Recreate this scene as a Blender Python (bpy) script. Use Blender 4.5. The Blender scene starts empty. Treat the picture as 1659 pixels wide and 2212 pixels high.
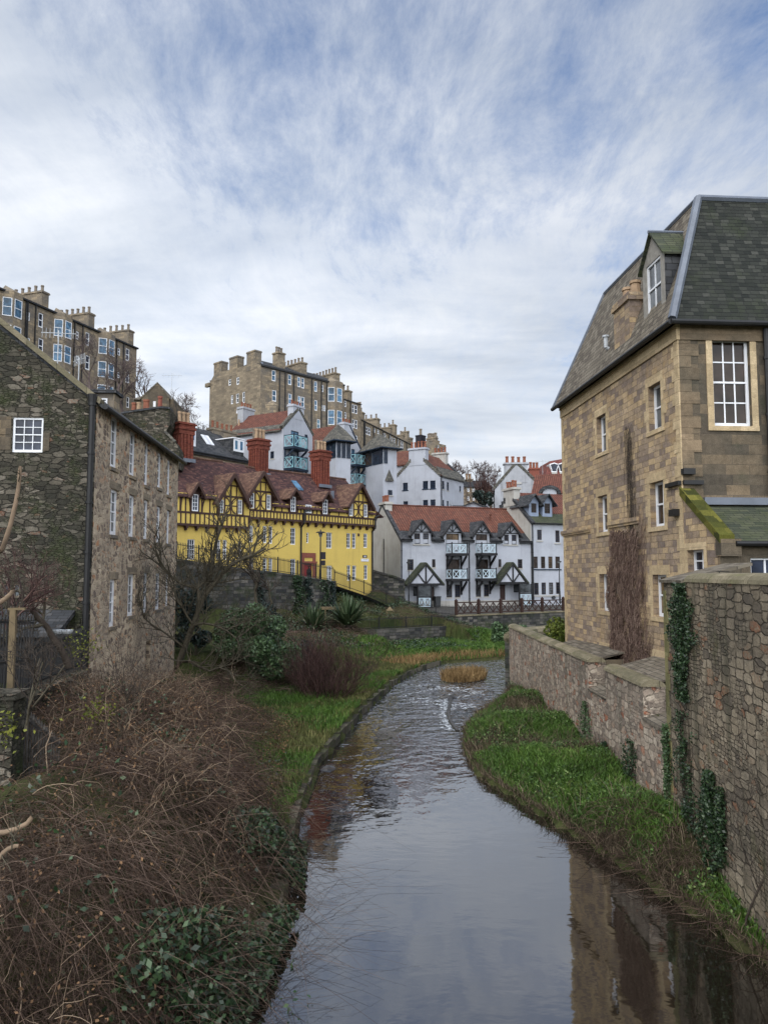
import bpy, math, random
import numpy as np
R = math.radians
rng = np.random.default_rng(7)
random.seed(7)
SC = bpy.context.scene
COL = SC.collection

# ------------------------------------------------------------------ camera
F, CU, CV, HC = 1640.0, 829.5, 1106.0, 6.4
TH = math.atan((1240.0 - CV) / F)
cam = bpy.data.cameras.new("camera")
cam.sensor_width = 36.0
cam.lens = 36.0 * F / 2212.0
cam.clip_start = 0.1
cam.clip_end = 6000.0
camo = bpy.data.objects.new("camera", cam)
camo.location = (0, 0, HC)
camo.rotation_euler = (R(90) + TH, 0, 0)
COL.objects.link(camo)
SC.camera = camo

# ------------------------------------------------------------------ light
SUN_AZ, SUN_EL = R(-136), R(44)          # compass angle from +Y, clockwise
sd = np.array([math.sin(SUN_AZ) * math.cos(SUN_EL), math.cos(SUN_AZ) * math.cos(SUN_EL), math.sin(SUN_EL)])
sun = bpy.data.lights.new("sun", 'SUN')
sun.energy = 1.1
sun.angle = R(20)
sun.color = (1.0, 0.92, 0.80)
suno = bpy.data.objects.new("sun", sun)
from mathutils import Vector
suno.rotation_euler = Vector(-sd).to_track_quat('-Z', 'Y').to_euler()
suno.location = (0, 0, 80)
COL.objects.link(suno)
SC.view_settings.view_transform = 'Standard'
SC.view_settings.look = 'None'
SC.view_settings.gamma = 1.0
SC.view_settings.exposure = 0.0

class NT:
    """tiny node-tree helper"""
    def __init__(s, tree): s.t = tree; s.n = tree.nodes; s.l = tree.links
    def new(s, typ, **kw):
        nd = s.n.new(typ)
        for k, v in kw.items():
            if k.startswith('i_'):
                key = k[2:]
                key = int(key) if key.isdigit() else key
                s.set(nd, key, v)
            else: setattr(nd, k, v)
        return nd
    def set(s, nd, key, v):
        inp = nd.inputs[key]
        if isinstance(v, bpy.types.NodeSocket): s.l.new(v, inp)
        else: inp.default_value = v
    def math(s, op, a, b=None, c=None, clamp=False):
        nd = s.n.new('ShaderNodeMath'); nd.operation = op; nd.use_clamp = clamp
        for i, v in enumerate((a, b, c)):
            if v is not None: s.set(nd, i, v)
        return nd.outputs[0]
    def vmath(s, op, a, b=None):
        nd = s.n.new('ShaderNodeVectorMath'); nd.operation = op
        s.set(nd, 0, a)
        if b is not None: s.set(nd, 1, b)
        return nd.outputs[1] if op in ('DOT_PRODUCT', 'LENGTH') else nd.outputs[0]
    def mix(s, f, a, b, mode='MIX'):
        nd = s.n.new('ShaderNodeMix'); nd.data_type = 'RGBA'; nd.blend_type = mode
        s.set(nd, 0, f)
        for k, v in ((6, a), (7, b)):
            if not isinstance(v, bpy.types.NodeSocket): v = tuple(v) + (1,) if len(v) == 3 else v
            s.set(nd, k, v)
        return nd.outputs[2]
    def ramp(s, f, stops, interp='LINEAR'):
        nd = s.n.new('ShaderNodeValToRGB'); cr = nd.color_ramp; cr.interpolation = interp
        while len(cr.elements) < len(stops): cr.elements.new(0.5)
        while len(cr.elements) > len(stops): cr.elements.remove(cr.elements[-1])
        for e, (p, c) in zip(cr.elements, stops):
            e.position = p
            if not hasattr(c, '__len__'): c = (c, c, c)
            e.color = tuple(c) + (1,)
        s.set(nd, 0, f)
        return nd.outputs[0]
    def noise(s, vec, scale, detail=4, rough=0.55, col=False, dist=0.0):
        nd = s.n.new('ShaderNodeTexNoise')
        if vec is not None: s.set(nd, 'Vector', vec)
        s.set(nd, 'Scale', scale); s.set(nd, 'Detail', detail); s.set(nd, 'Roughness', rough); s.set(nd, 'Distortion', dist)
        return nd.outputs['Color' if col else 'Fac']
    def scale(s, vec, sc):
        return s.vmath('MULTIPLY', vec, sc)

# ------------------------------------------------------------------ sky
w = bpy.data.worlds.new("World"); SC.world = w; w.use_nodes = True
T = NT(w.node_tree); T.n.clear()
sky = T.new('ShaderNodeTexSky'); sky.sky_type = 'NISHITA'; sky.sun_disc = False
sky.sun_elevation = SUN_EL; sky.sun_rotation = SUN_AZ
sky.air_density = 1.0; sky.dust_density = 0.6; sky.ozone_density = 1.6
tc = T.new('ShaderNodeTexCoord').outputs['Generated']
sp = T.new('ShaderNodeSeparateXYZ', i_0=tc)
X_, Y_, Z_ = sp.outputs
zc = T.math('MAXIMUM', Z_, 0.0)
den = T.math('ADD', zc, 0.16)
pv = T.new('ShaderNodeCombineXYZ', i_0=T.math('DIVIDE', X_, den), i_1=T.math('DIVIDE', Y_, den), i_2=0.0).outputs[0]
# sheared streaks of high cloud
warp = T.vmath('SUBTRACT', T.noise(pv, 0.55, 3, 0.5, True), (0.5, 0.5, 0.5))
pv2 = T.vmath('ADD', pv, T.scale(warp, (0.65, 0.65, 0)))
mp = T.new('ShaderNodeMapping', i_0=pv2); mp.inputs['Rotation'].default_value = (0, 0, R(14)); mp.inputs['Scale'].default_value = (1.25, 0.72, 1)
n1 = T.noise(mp.outputs[0], 1.0, 8, 0.62, False, 0.15)
n2 = T.noise(pv2, 0.8, 5, 0.55)
n3 = T.noise(T.scale(mp.outputs[0], (1.15, 0.95, 1)), 4.0, 10, 0.72, False, 0.15)
dens = T.math('ADD', T.math('MULTIPLY', n1, 0.44), T.math('ADD', T.math('MULTIPLY', n2, 0.34), T.math('MULTIPLY', n3, 0.42)))
low = T.math('POWER', T.math('SUBTRACT', 1.0, zc, clamp=True), 3.0)
dens = T.math('ADD', dens, T.math('MULTIPLY', low, 0.46))
side = T.math('MULTIPLY', X_, -0.10)
dens = T.math('ADD', dens, side)
cl = T.ramp(dens, [(0.49, 0.0), (0.60, 0.40), (0.70, 0.84), (0.82, 1.0)])
bright = T.ramp(T.noise(T.scale(pv2, (1.0, 2.2, 1)), 0.9, 6, 0.55), [(0.3, (0.50, 0.56, 0.65)), (0.5, (0.76, 0.80, 0.855)), (0.68, (1.0, 1.01, 1.02))])
# extra sky brightness out of view behind the viewer, added to light the facades
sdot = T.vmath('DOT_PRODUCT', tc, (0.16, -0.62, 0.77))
fill_glow = T.math('POWER', T.math('MAXIMUM', T.math('MULTIPLY_ADD', sdot, 0.5, 0.5), 0.0), 2.5)
gl5 = T.ramp(fill_glow, [(0.0, (.227, .227, .227)), (0.22, (.227, .227, .227)), (0.40, (.55, .54, .525)), (0.65, (1.15, 1.13, 1.08)), (1.0, (1.5, 1.46, 1.4))])
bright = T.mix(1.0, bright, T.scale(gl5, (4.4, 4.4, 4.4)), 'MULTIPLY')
lg = T.math('POWER', T.math('MAXIMUM', T.vmath('DOT_PRODUCT', tc, (-0.30, 0.90, 0.30)), 0.0), 9.0)
bright = T.mix(1.0, bright, T.ramp(lg, [(0.0, (.78, .78, .78)), (1.0, (1.0, 1.0, 1.0))]), 'MULTIPLY')
lowgrey = T.math('MULTIPLY', T.math('POWER', T.math('SUBTRACT', 1.0, zc, clamp=True), 9.0), T.math('MULTIPLY_ADD', X_, 1.3, 0.25, clamp=True))
bright = T.mix(T.math('MULTIPLY', lowgrey, 1.1, clamp=True), bright, (0.46, 0.54, 0.66))
skyc = T.mix(1.0, sky.outputs[0], (0.93, 1.27, 1.62), 'MULTIPLY')
SKY_S = 0.10
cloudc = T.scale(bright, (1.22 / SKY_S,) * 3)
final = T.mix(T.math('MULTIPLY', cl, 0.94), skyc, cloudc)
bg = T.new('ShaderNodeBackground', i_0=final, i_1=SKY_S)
T.l.new(bg.outputs[0], T.new('ShaderNodeOutputWorld').inputs[0])

# ------------------------------------------------------------------ photo measure -> place
ZM = {'f': (0, 0, 1), 'z1': (364.07, 849.5, .27432), 'z2': (758.5, 910.2, .29260), 'z3': (424.8, 728.2, .34747), 'z4': (0, 576.5, .41158),
      'z5': (1183.3, 394.4, .48005), 'z6': (970.9, 1183.3, .41477), 'z7': (364.07, 1183.3, .47548), 'z8': (0, 1274.3, .42421),
      'a1': (697.8, 1152.9, .07315), 'a2': (0, 606.8, .18288), 'a3': (364.07, 1061.9, .14631), 'a4': (0, 1243.9, .20577), 'a5': (576.5, 1213.6, .20117),
      'a6': (849.5, 1213.6, .23774), 'a7': (273.06, 788.8, .12802), 'a8': (1395.6, 394.4, .16459), 'b1': (449.0, 746.4, .18288), 'b2': (728.2, 837.4, .16459),
      'b3': (970.9, 958.7, .16459), 'b4': (606.8, 1426.0, .31090), 'b5': (1335.0, 1001.2, .19531), 'b6': (1335.0, 1395.6, .32930), 'b7': (303.4, 1183.3, .18288),
      'b8': (606.8, 1001.2, .12802)}
def P(c, x, y):
    a, b, k = ZM[c]; return a + k * x, b + k * y
CAM = np.array([0, 0, HC])
def ray(U, V):
    u = (U - CU) / F; v = (CV - V) / F
    return np.array([u, math.cos(TH) - v * math.sin(TH), math.sin(TH) + v * math.cos(TH)])
def at_d(U, V, d):
    r = ray(U, V); return CAM + r * (d / r[1])
def at_z(U, V, z):
    r = ray(U, V); return CAM + r * ((z - HC) / r[2])
def unit(v):
    v = np.asarray(v, float); return v / np.linalg.norm(v)

class Frame:
    """vertical plane: s along it (to the right as seen), t inward, z up"""
    def __init__(s, o, ex):
        s.o = np.array([o[0], o[1], 0.0]); e = np.array([ex[0], ex[1], 0.0]); s.ex = e / np.linalg.norm(e)
        s.ey = np.array([-s.ex[1], s.ex[0], 0.0])
    def w(s, a, t, z): return s.o + s.ex * a + s.ey * t + np.array([0, 0, z])
    def sz(s, U, V, t=0.0):
        r = ray(U, V); k = np.dot(s.o + s.ey * t - CAM, s.ey) / np.dot(r, s.ey)
        p = CAM + r * k
        return float(np.dot(p - s.o, s.ex)), float(p[2])
    def p(s, c, x, y, t=0.0): return s.sz(*P(c, x, y), t)
    def rect(s, c, x0, x1, y0, y1, t=0.0):
        xm, ym = (x0 + x1) / 2, (y0 + y1) / 2
        return (s.p(c, x0, ym, t)[0], s.p(c, x1, ym, t)[0], s.p(c, xm, y1, t)[1], s.p(c, xm, y0, t)[1])
    def left(s, a, t1): return Frame(s.w(a, t1, 0), -s.ey)
    def right(s, a, t0): return Frame(s.w(a, t0, 0), s.ey)
    def off(s, t, a=0.0): return Frame(s.w(a, t, 0), s.ex)
def face(U1, V1, d1, U2, V2):
    p = at_d(U1, V1, d1); q = at_z(U2, V2, p[2])
    return Frame(p, q - p) if U2 > U1 else Frame(q, p - q)

# ------------------------------------------------------------------ objects
def link(o, parent=None):
    COL.objects.link(o)
    if parent is not None: o.parent = parent
    return o
def base_of(o):
    while o.parent is not None: o = o.parent
    return np.array(o.location)
def thing(name, label, cat, loc, group=None):
    o = bpy.data.objects.new(name, None); o.empty_display_size = 0.5
    o.location = tuple(float(v) for v in loc); link(o)
    o["label"] = label; o["category"] = cat
    if group: o["group"] = group
    return o
def tag(o, label=None, cat=None, group=None, kind=None):
    if label: o["label"] = label
    if cat: o["category"] = cat
    if group: o["group"] = group
    if kind: o["kind"] = kind
    return o
def auto_uv(me, co):
    nl = len(me.loops)
    if nl == 0: return
    li = np.empty(nl, np.int32); me.loops.foreach_get('vertex_index', li)
    npoly = len(me.polygons)
    nor = np.empty(npoly * 3, np.float32); me.polygons.foreach_get('normal', nor); nor = nor.reshape(-1, 3)
    tot = np.empty(npoly, np.int32); me.polygons.foreach_get('loop_total', tot)
    flip = (nor[:, 1] > 1e-3) | ((np.abs(nor[:, 1]) <= 1e-3) & (nor[:, 0] > 0))
    steep = np.abs(nor[:, 2]) < 0.2
    nn = nor.copy()
    nn[steep & flip] *= -1
    dn = (~steep) & (nn[:, 2] < 0); nn[dn] *= -1
    t = np.stack([-nn[:, 1], nn[:, 0], np.zeros(npoly)], 1)
    ln = np.linalg.norm(t, axis=1); flat = ln < 0.05
    t[flat] = (1, 0, 0); ln[flat] = 1; t /= ln[:, None]
    b = np.cross(nn, t)
    pi = np.repeat(np.arange(npoly), tot)
    p = co[li]
    uv = np.stack([np.sum(p * t[pi], 1), np.sum(p * b[pi], 1)], 1).astype(np.float32)
    me.uv_layers.new(name='UVMap').data.foreach_set('uv', uv.ravel())
def npmesh(name, V, faces, mat, parent=None, smooth=False, uv=False, loc=None):
    """V (n,3) world; faces (m,k) array"""
    V = np.asarray(V, np.float32)
    b = base_of(parent) if parent is not None else (np.array(loc) if loc is not None else np.zeros(3))
    me = bpy.data.meshes.new(name)
    me.vertices.add(len(V)); me.vertices.foreach_set('co', (V - b).astype(np.float32).ravel())
    m, k = faces.shape
    me.loops.add(m * k); me.loops.foreach_set('vertex_index', faces.astype(np.int32).ravel())
    me.polygons.add(m); me.polygons.foreach_set('loop_start', np.arange(0, m * k, k, dtype=np.int32))
    if smooth: me.polygons.foreach_set('use_smooth', np.ones(m, bool))
    me.update(calc_edges=True)
    if uv: auto_uv(me, V.astype(np.float64))
    me.materials.append(mat)
    o = bpy.data.objects.new(name, me)
    if parent is None and loc is not None: o.location = tuple(float(v) for v in loc)
    return link(o, parent)

class B:
    def __init__(s): s.v = []; s.f = []
    def add(s, pts, faces):
        n = len(s.v); s.v += [np.asarray(p, float) for p in pts]; s.f += [[n + i for i in f] for f in faces]; return s
    def poly(s, pts): return s.add(pts, [list(range(len(pts)))])
    def hexa(s, p):
        return s.add(p, [(0, 3, 2, 1), (4, 5, 6, 7), (0, 1, 5, 4), (1, 2, 6, 5), (2, 3, 7, 6), (3, 0, 4, 7)])
    def box(s, fr, s0, s1, t0, t1, z0, z1):
        return s.hexa([fr.w(s0, t0, z0), fr.w(s1, t0, z0), fr.w(s1, t1, z0), fr.w(s0, t1, z0),
                       fr.w(s0, t0, z1), fr.w(s1, t0, z1), fr.w(s1, t1, z1), fr.w(s0, t1, z1)])
    def prism(s, fr, out, t0, t1):
        n = len(out)
        pts = [fr.w(a, t0, z) for a, z in out] + [fr.w(a, t1, z) for a, z in out]
        return s.add(pts, [list(range(n)), list(range(2 * n - 1, n - 1, -1))] + [(i, (i + 1) % n, n + (i + 1) % n, n + i) for i in range(n)])
    def bar(s, fr, a, b, wd, t0, t1):
        d = np.array([b[0] - a[0], b[1] - a[1]]); L = np.hypot(*d)
        if L < 1e-6: return s
        n = np.array([-d[1], d[0]]) / L * wd / 2
        q = [(a[0] + n[0], a[1] + n[1]), (a[0] - n[0], a[1] - n[1]), (b[0] - n[0], b[1] - n[1]), (b[0] + n[0], b[1] + n[1])]
        return s.prism(fr, q, t0, t1)
    def arc(s, fr, pts, wd, t0, t1):
        for a, b in zip(pts[:-1], pts[1:]): s.bar(fr, a, b, wd, t0, t1)
        return s
    def slab(s, pts, th):
        n = len(pts); dn = np.array([0, 0, th])
        return s.add(list(pts) + [np.asarray(p) - dn for p in pts], [list(range(n)), list(range(2 * n - 1, n - 1, -1))] + [(i, (i + 1) % n, n + (i + 1) % n, n + i) for i in range(n)])
    def tube(s, p0, p1, r0, r1=None, n=8, cap=True):
        p0 = np.asarray(p0, float); p1 = np.asarray(p1, float); r1 = r0 if r1 is None else r1
        d = unit(p1 - p0); a = unit(np.cross(d, (0.3, 0.9, 0.2) if abs(d[2]) > .8 else (0, 0, 1))); b = np.cross(d, a)
        pts = []
        for p, r in ((p0, r0), (p1, r1)):
            for i in range(n):
                g = 2 * math.pi * i / n; pts.append(p + r * (a * math.cos(g) + b * math.sin(g)))
        fs = [(i, (i + 1) % n, n + (i + 1) % n, n + i) for i in range(n)]
        if cap: fs += [list(range(n))[::-1], list(range(n, 2 * n))]
        return s.add(pts, fs)
    def path(s, pts, r, n=6):
        for a, b in zip(pts[:-1], pts[1:]): s.tube(a, b, r, r, n)
        return s
    def wall(s, fr, out, ops=(), r=0.15, t=0.0, rev=True):
        """outline polygon with rectangular openings; reveals go inward by r"""
        zs = sorted({round(v, 4) for o in ops for v in (o[2], o[3])} | {min(z for _, z in out), max(z for _, z in out)})
        smin, smax = min(a for a, _ in out), max(a for a, _ in out)
        for za, zb in zip(zs[:-1], zs[1:]):
            if zb - za < 1e-4: continue
            cuts = [smin, smax]; holes = []
            for o in ops:
                if o[2] < zb - 1e-4 and o[3] > za + 1e-4: holes.append((o[0], o[1]))
            holes.sort(); cur = smin; segs = []
            for h in holes:
                if h[0] > cur + 1e-4: segs.append((cur, h[0]))
                cur = max(cur, h[1])
            if cur < smax - 1e-4: segs.append((cur, smax))
            for sa, sb in segs:
                pl = clip(out, sa, sb, za, zb)
                if len(pl) >= 3: s.poly([fr.w(a, t, z) for a, z in pl])
        if rev:
            for o in ops:
                a0, a1, z0, z1 = o[:4]
                for (x0, y0), (x1, y1) in (((a0, z0), (a1, z0)), ((a1, z0), (a1, z1)), ((a1, z1), (a0, z1)), ((a0, z1), (a0, z0))):
                    s.poly([fr.w(x0, t, y0), fr.w(x1, t, y1), fr.w(x1, t + r, y1), fr.w(x0, t + r, y0)])
        return s
    def build(s, name, mat, parent=None, smooth=False, loc=None):
        b = base_of(parent) if parent is not None else (np.array(loc, float) if loc is not None else np.zeros(3))
        co = np.array(s.v)
        me = bpy.data.meshes.new(name)
        me.from_pydata([tuple(v - b) for v in s.v], [], s.f); me.update()
        auto_uv(me, co)
        me.materials.append(mat)
        if smooth: me.polygons.foreach_set('use_smooth', np.ones(len(me.polygons), bool))
        o = bpy.data.objects.new(name, me)
        if parent is None and loc is not None: o.location = tuple(float(v) for v in loc)
        return link(o, parent)
def clip(poly, s0, s1, z0, z1):
    def cut(pl, ins, inter):
        o = []
        for i, c in enumerate(pl):
            p = pl[i - 1]
            if ins(c):
                if not ins(p): o.append(inter(p, c))
                o.append(c)
            elif ins(p): o.append(inter(p, c))
        return o
    def ix(k, v):
        def f(p, c):
            g = (v - p[k]) / (c[k] - p[k]); return (p[0] + g * (c[0] - p[0]), p[1] + g * (c[1] - p[1]))
        return f
    pl = list(poly)
    for k, v, sg in ((0, s0, 1), (0, s1, -1), (1, z0, 1), (1, z1, -1)):
        if not pl: break
        pl = cut(pl, lambda q: sg * (q[k] - v) >= -1e-9, ix(k, v))
    out = []
    for q in pl:
        if not out or abs(q[0] - out[-1][0]) + abs(q[1] - out[-1][1]) > 1e-6: out.append(q)
    return out
# ------------------------------------------------------------------ materials
def mat(name, fn, rough=0.85, spec=0.25):
    m = bpy.data.materials.new(name); m.use_nodes = True
    t = NT(m.node_tree); t.n.clear()
    bs = t.new('ShaderNodeBsdfPrincipled'); out = t.new('ShaderNodeOutputMaterial')
    t.l.new(bs.outputs[0], out.inputs[0])
    bs.inputs['Roughness'].default_value = rough
    bs.inputs['Specular IOR Level'].default_value = spec
    fn(t, bs); return m
def bump(t, bs, h, strength=0.5, dist=0.02):
    b = t.new('ShaderNodeBump', i_Strength=strength, i_Distance=dist, i_Height=h)
    t.l.new(b.outputs[0], bs.inputs['Normal'])
def uvn(t):
    return t.new('ShaderNodeTexCoord').outputs['UV']
def solid(name, c, var=0.15, sc=6.0, rough=0.6, spec=0.3):
    def fn(t, bs):
        n = t.noise(t.new('ShaderNodeTexCoord').outputs['Object'], sc, 5, 0.6)
        lo = tuple(v * (1 - var) for v in c); hi = tuple(v * (1 + var) for v in c)
        t.set(bs, 'Base Color', t.ramp(n, [(0.3, lo), (0.7, hi)]))
    return mat(name, fn, rough, spec)
def stone(name, pal, bw, bh, mortar, mw=0.012, dist=0.03, bstr=0.6, dirt=None, moss=None, style='brick', fine=0.25, rnd=0.95, streak=None, smear=None):
    def fn(t, bs):
        uv = uvn(t)
        wob = t.vmath('SUBTRACT', t.noise(uv, 2.2, 3, 0.6, True), (0.5, 0.5, 0.5))
        wob2 = t.vmath('SUBTRACT', t.noise(uv, 9.0, 3, 0.6, True), (0.5, 0.5, 0.5))
        u2 = t.vmath('ADD', uv, t.vmath('ADD', t.scale(wob, (dist * 2.5, dist * 2.0, 0)), t.scale(wob2, (dist, dist, 0))))
        if style == 'brick':
            br = t.new('ShaderNodeTexBrick', i_Vector=u2); br.offset = 0.47; br.offset_frequency = 2; br.squash = 1.3; br.squash_frequency = 2
            for k, v in (('Color1', (0, 0, 0, 1)), ('Color2', (1, 1, 1, 1)), ('Mortar', (0, 0, 0, 1)), ('Scale', 1.0), ('Mortar Size', mw), ('Mortar Smooth', 0.3), ('Bias', 0.0), ('Brick Width', bw), ('Row Height', bh)): t.set(br, k, v)
            val = br.outputs['Color']; edge = br.outputs['Fac']
            solidf = t.math('SUBTRACT', 1.0, edge)
        else:
            def cells(k, off):
                vv = t.vmath('ADD', t.scale(u2, (k / bw, k / bh, 0)), (off, off * 1.7, 0))
                f1 = t.new('ShaderNodeTexVoronoi', voronoi_dimensions='2D', feature='F1', distance='CHEBYCHEV', i_Vector=vv, i_Scale=1.0, i_Randomness=rnd)
                f2 = t.new('ShaderNodeTexVoronoi', voronoi_dimensions='2D', feature='F2', distance='CHEBYCHEV', i_Vector=vv, i_Scale=1.0, i_Randomness=rnd)
                return t.new('ShaderNodeSeparateColor', i_0=f1.outputs['Color']).outputs[0], t.math('SUBTRACT', f2.outputs['Distance'], f1.outputs['Distance'])
            va, ea = cells(1.0, 0.0); vb, eb = cells(2.1, 5.3)
            pick = t.math('GREATER_THAN', t.noise(uv, 0.9, 2, 0.5), 0.52)      # patches of bigger and of smaller stones
            val = t.math('ADD', t.math('MULTIPLY', va, t.math('SUBTRACT', 1.0, pick)), t.math('MULTIPLY', vb, pick))
            ed = t.math('ADD', t.math('MULTIPLY', ea, t.math('SUBTRACT', 1.0, pick)), t.math('MULTIPLY', eb, pick))
            ed = t.math('ADD', ed, t.math('MULTIPLY', t.math('SUBTRACT', t.noise(uv, 22.0, 3, 0.6), 0.5), 0.22))
            solidf = t.ramp(ed, [(mw, 0.0), (mw + 0.13, 1.0)])
        fn1 = t.noise(uv, 14.0, 6, 0.7)
        vv2 = t.math('ADD', val, t.math('MULTIPLY', t.math('SUBTRACT', fn1, 0.5), fine))
        c = t.ramp(vv2, pal)
        if smear:
            sn = t.ramp(t.noise(t.vmath('ADD', uv, (3.1, 7.7, 0)), 1.7, 6, 0.65), [(smear[2] - 0.05, 0.0), (smear[2] + 0.07, 1.0)])
            c = t.mix(solidf, mortar, c); c = t.mix(t.math('MULTIPLY', sn, smear[1]), c, smear[0])
            solidf = t.math('MAXIMUM', solidf, t.math('MULTIPLY', sn, 0.85))
        else: c = t.mix(solidf, mortar, c)
        big = t.noise(uv, 0.45, 5, 0.6)
        if dirt:
            c = t.mix(t.math('MULTIPLY', t.ramp(big, [(0.42, 0.0), (0.66, 1.0)]), dirt[1]), c, dirt[0])
        if streak:
            st = t.noise(t.scale(uv, (1.6, 0.10, 0)), 1.3, 5, 0.6)
            c = t.mix(t.math('MULTIPLY', t.ramp(st, [(0.5, 0.0), (0.72, 1.0)]), streak[1]), c, streak[0])
        if moss:
            mo = t.noise(uv, 0.9, 7, 0.68)
            c = t.mix(t.math('MULTIPLY', t.ramp(mo, [(moss[2], 0.0), (moss[2] + 0.16, 1.0)]), moss[1]), c, moss[0])
        c = t.mix(1.0, c, t.ramp(t.noise(uv, 32.0, 4, 0.75), [(0.25, 0.62), (0.75, 1.35)]), 'MULTIPLY')
        c = t.mix(1.0, c, t.ramp(t.noise(uv, 5.0, 5, 0.7), [(0.3, 0.74), (0.7, 1.24)]), 'MULTIPLY')
        t.set(bs, 'Base Color', c)
        h = t.math('ADD', solidf, t.math('MULTIPLY', fn1, 0.8))
        bump(t, bs, t.math('ADD', h, t.math('MULTIPLY', val, 0.4)), bstr, 0.04)
    return mat(name, fn, 0.92, 0.15)
def slates(name, pal, bw, bh, moss=None, bstr=0.7, gap=(0.02, 0.02, 0.02)):
    def fn(t, bs):
        uv = uvn(t)
        wob = t.vmath('SUBTRACT', t.noise(uv, 5.0, 2, 0.5, True), (0.5, 0.5, 0.5))
        u2 = t.vmath('ADD', uv, t.scale(wob, (bw * 0.22, bh * 0.25, 0)))
        br = t.new('ShaderNodeTexBrick', i_Vector=u2); br.offset = 0.5; br.squash = 1.15; br.squash_frequency = 2
        for k, v in (('Color1', (0, 0, 0, 1)), ('Color2', (1, 1, 1, 1)), ('Mortar', (0, 0, 0, 1)), ('Scale', 1.0), ('Mortar Size', bh * 0.05), ('Mortar Smooth', 0.2), ('Bias', 0.0), ('Brick Width', bw), ('Row Height', bh)): t.set(br, k, v)
        c = t.ramp(t.math('ADD', br.outputs['Color'], t.math('MULTIPLY', t.math('SUBTRACT', t.noise(uv, 10.0, 5, 0.7), 0.5), 0.4)), pal)
        if moss:
            mo = t.noise(uv, 0.8, 7, 0.7)
            c = t.mix(t.math('MULTIPLY', t.ramp(mo, [(moss[2], 0.0), (moss[2] + 0.18, 1.0)]), moss[1]), c, moss[0])
        c = t.mix(br.outputs['Fac'], c, gap)
        t.set(bs, 'Base Color', c)
        sy = t.new('ShaderNodeSeparateXYZ', i_0=u2).outputs[1]
        saw = t.math('FRACT', t.math('DIVIDE', sy, bh))
        h = t.math('SUBTRACT', t.math('MULTIPLY', br.outputs['Color'], 0.5), saw)
        bump(t, bs, t.math('SUBTRACT', h, t.math('MULTIPLY', br.outputs['Fac'], 0.6)), bstr, 0.03)
    return mat(name, fn, 0.85, 0.2)
def pantile(name, pal, moss=None):
    def fn(t, bs):
        uv = uvn(t); s3 = t.new('ShaderNodeSeparateXYZ', i_0=uv)
        u, v = s3.outputs[0], s3.outputs[1]
        row = t.math('FRACT', t.math('DIVIDE', v, 0.36))
        wave = t.math('SINE', t.math('MULTIPLY', u, 2 * math.pi / 0.30))
        cell = t.new('ShaderNodeTexWhiteNoise', noise_dimensions='2D', i_Vector=t.new('ShaderNodeCombineXYZ', i_0=t.math('FLOOR', t.math('DIVIDE', u, 0.30)), i_1=t.math('FLOOR', t.math('DIVIDE', v, 0.36))).outputs[0])
        n = t.noise(uv, 0.8, 6, 0.6)
        f = t.math('ADD', t.math('MULTIPLY', cell.outputs[0], 0.45), t.math('MULTIPLY', n, 0.6))
        c = t.ramp(f, pal)
        if moss:
            mo = t.noise(uv, 1.6, 7, 0.7)
            c = t.mix(t.math('MULTIPLY', t.ramp(mo, [(moss[2], 0.0), (moss[2] + 0.2, 1.0)]), moss[1]), c, moss[0])
        c = t.mix(t.ramp(row, [(0.0, 0.75), (0.16, 0.0)]), c, (0.03, 0.012, 0.008))
        c = t.mix(t.ramp(wave, [(0.0, 0.7), (0.25, 0.0)]), c, (0.05, 0.018, 0.012))
        t.set(bs, 'Base Color', c)
        bump(t, bs, t.math('SUBTRACT', t.math('MULTIPLY', wave, 0.6), row), 0.8, 0.05)
    return mat(name, fn, 0.8, 0.25)
def harl(name, c, stain, amt=0.6, streak=0.5):
    def fn(t, bs):
        uv = uvn(t)
        a = t.noise(uv, 0.5, 6, 0.62); st = t.noise(t.scale(uv, (2.0, 0.16, 0)), 1.0, 6, 0.6)
        f = t.math('ADD', t.math('MULTIPLY', t.ramp(a, [(0.45, 0.0), (0.75, 1.0)]), amt), t.math('MULTIPLY', t.ramp(st, [(0.52, 0.0), (0.75, 1.0)]), streak), clamp=True)
        cc = t.mix(f, c, stain)
        cc = t.mix(1.0, cc, t.ramp(t.noise(uv, 12.0, 4, 0.65), [(0.3, 0.90), (0.7, 1.06)]), 'MULTIPLY')
        t.set(bs, 'Base Color', cc)
        bump(t, bs, t.noise(uv, 30.0, 4, 0.7), 0.35, 0.012)
    return mat(name, fn, 0.92, 0.15)
def glass(name, c, rough=0.06, wav=0.02, pale=None):
    def fn(t, bs):
        ob = t.new('ShaderNodeTexCoord').outputs['Object']
        rnd = t.new('ShaderNodeObjectInfo').outputs['Random']
        col = t.ramp(rnd, [(0.0, c), (0.6, tuple(v * 1.8 + 0.006 for v in c)), (0.85, tuple(v * 2.6 + 0.02 for v in c)), (1.0, pale or tuple(v * 3 + 0.05 for v in c))])
        n = t.noise(ob, 1.5, 3, 0.6)
        t.set(bs, 'Base Color', t.mix(1.0, col, t.ramp(n, [(0.3, 0.4), (0.7, 1.6)]), 'MULTIPLY'))
        bump(t, bs, t.noise(ob, 2.0, 2, 0.5), 0.25, wav)
    return mat(name, fn, rough, 0.22)
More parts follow.
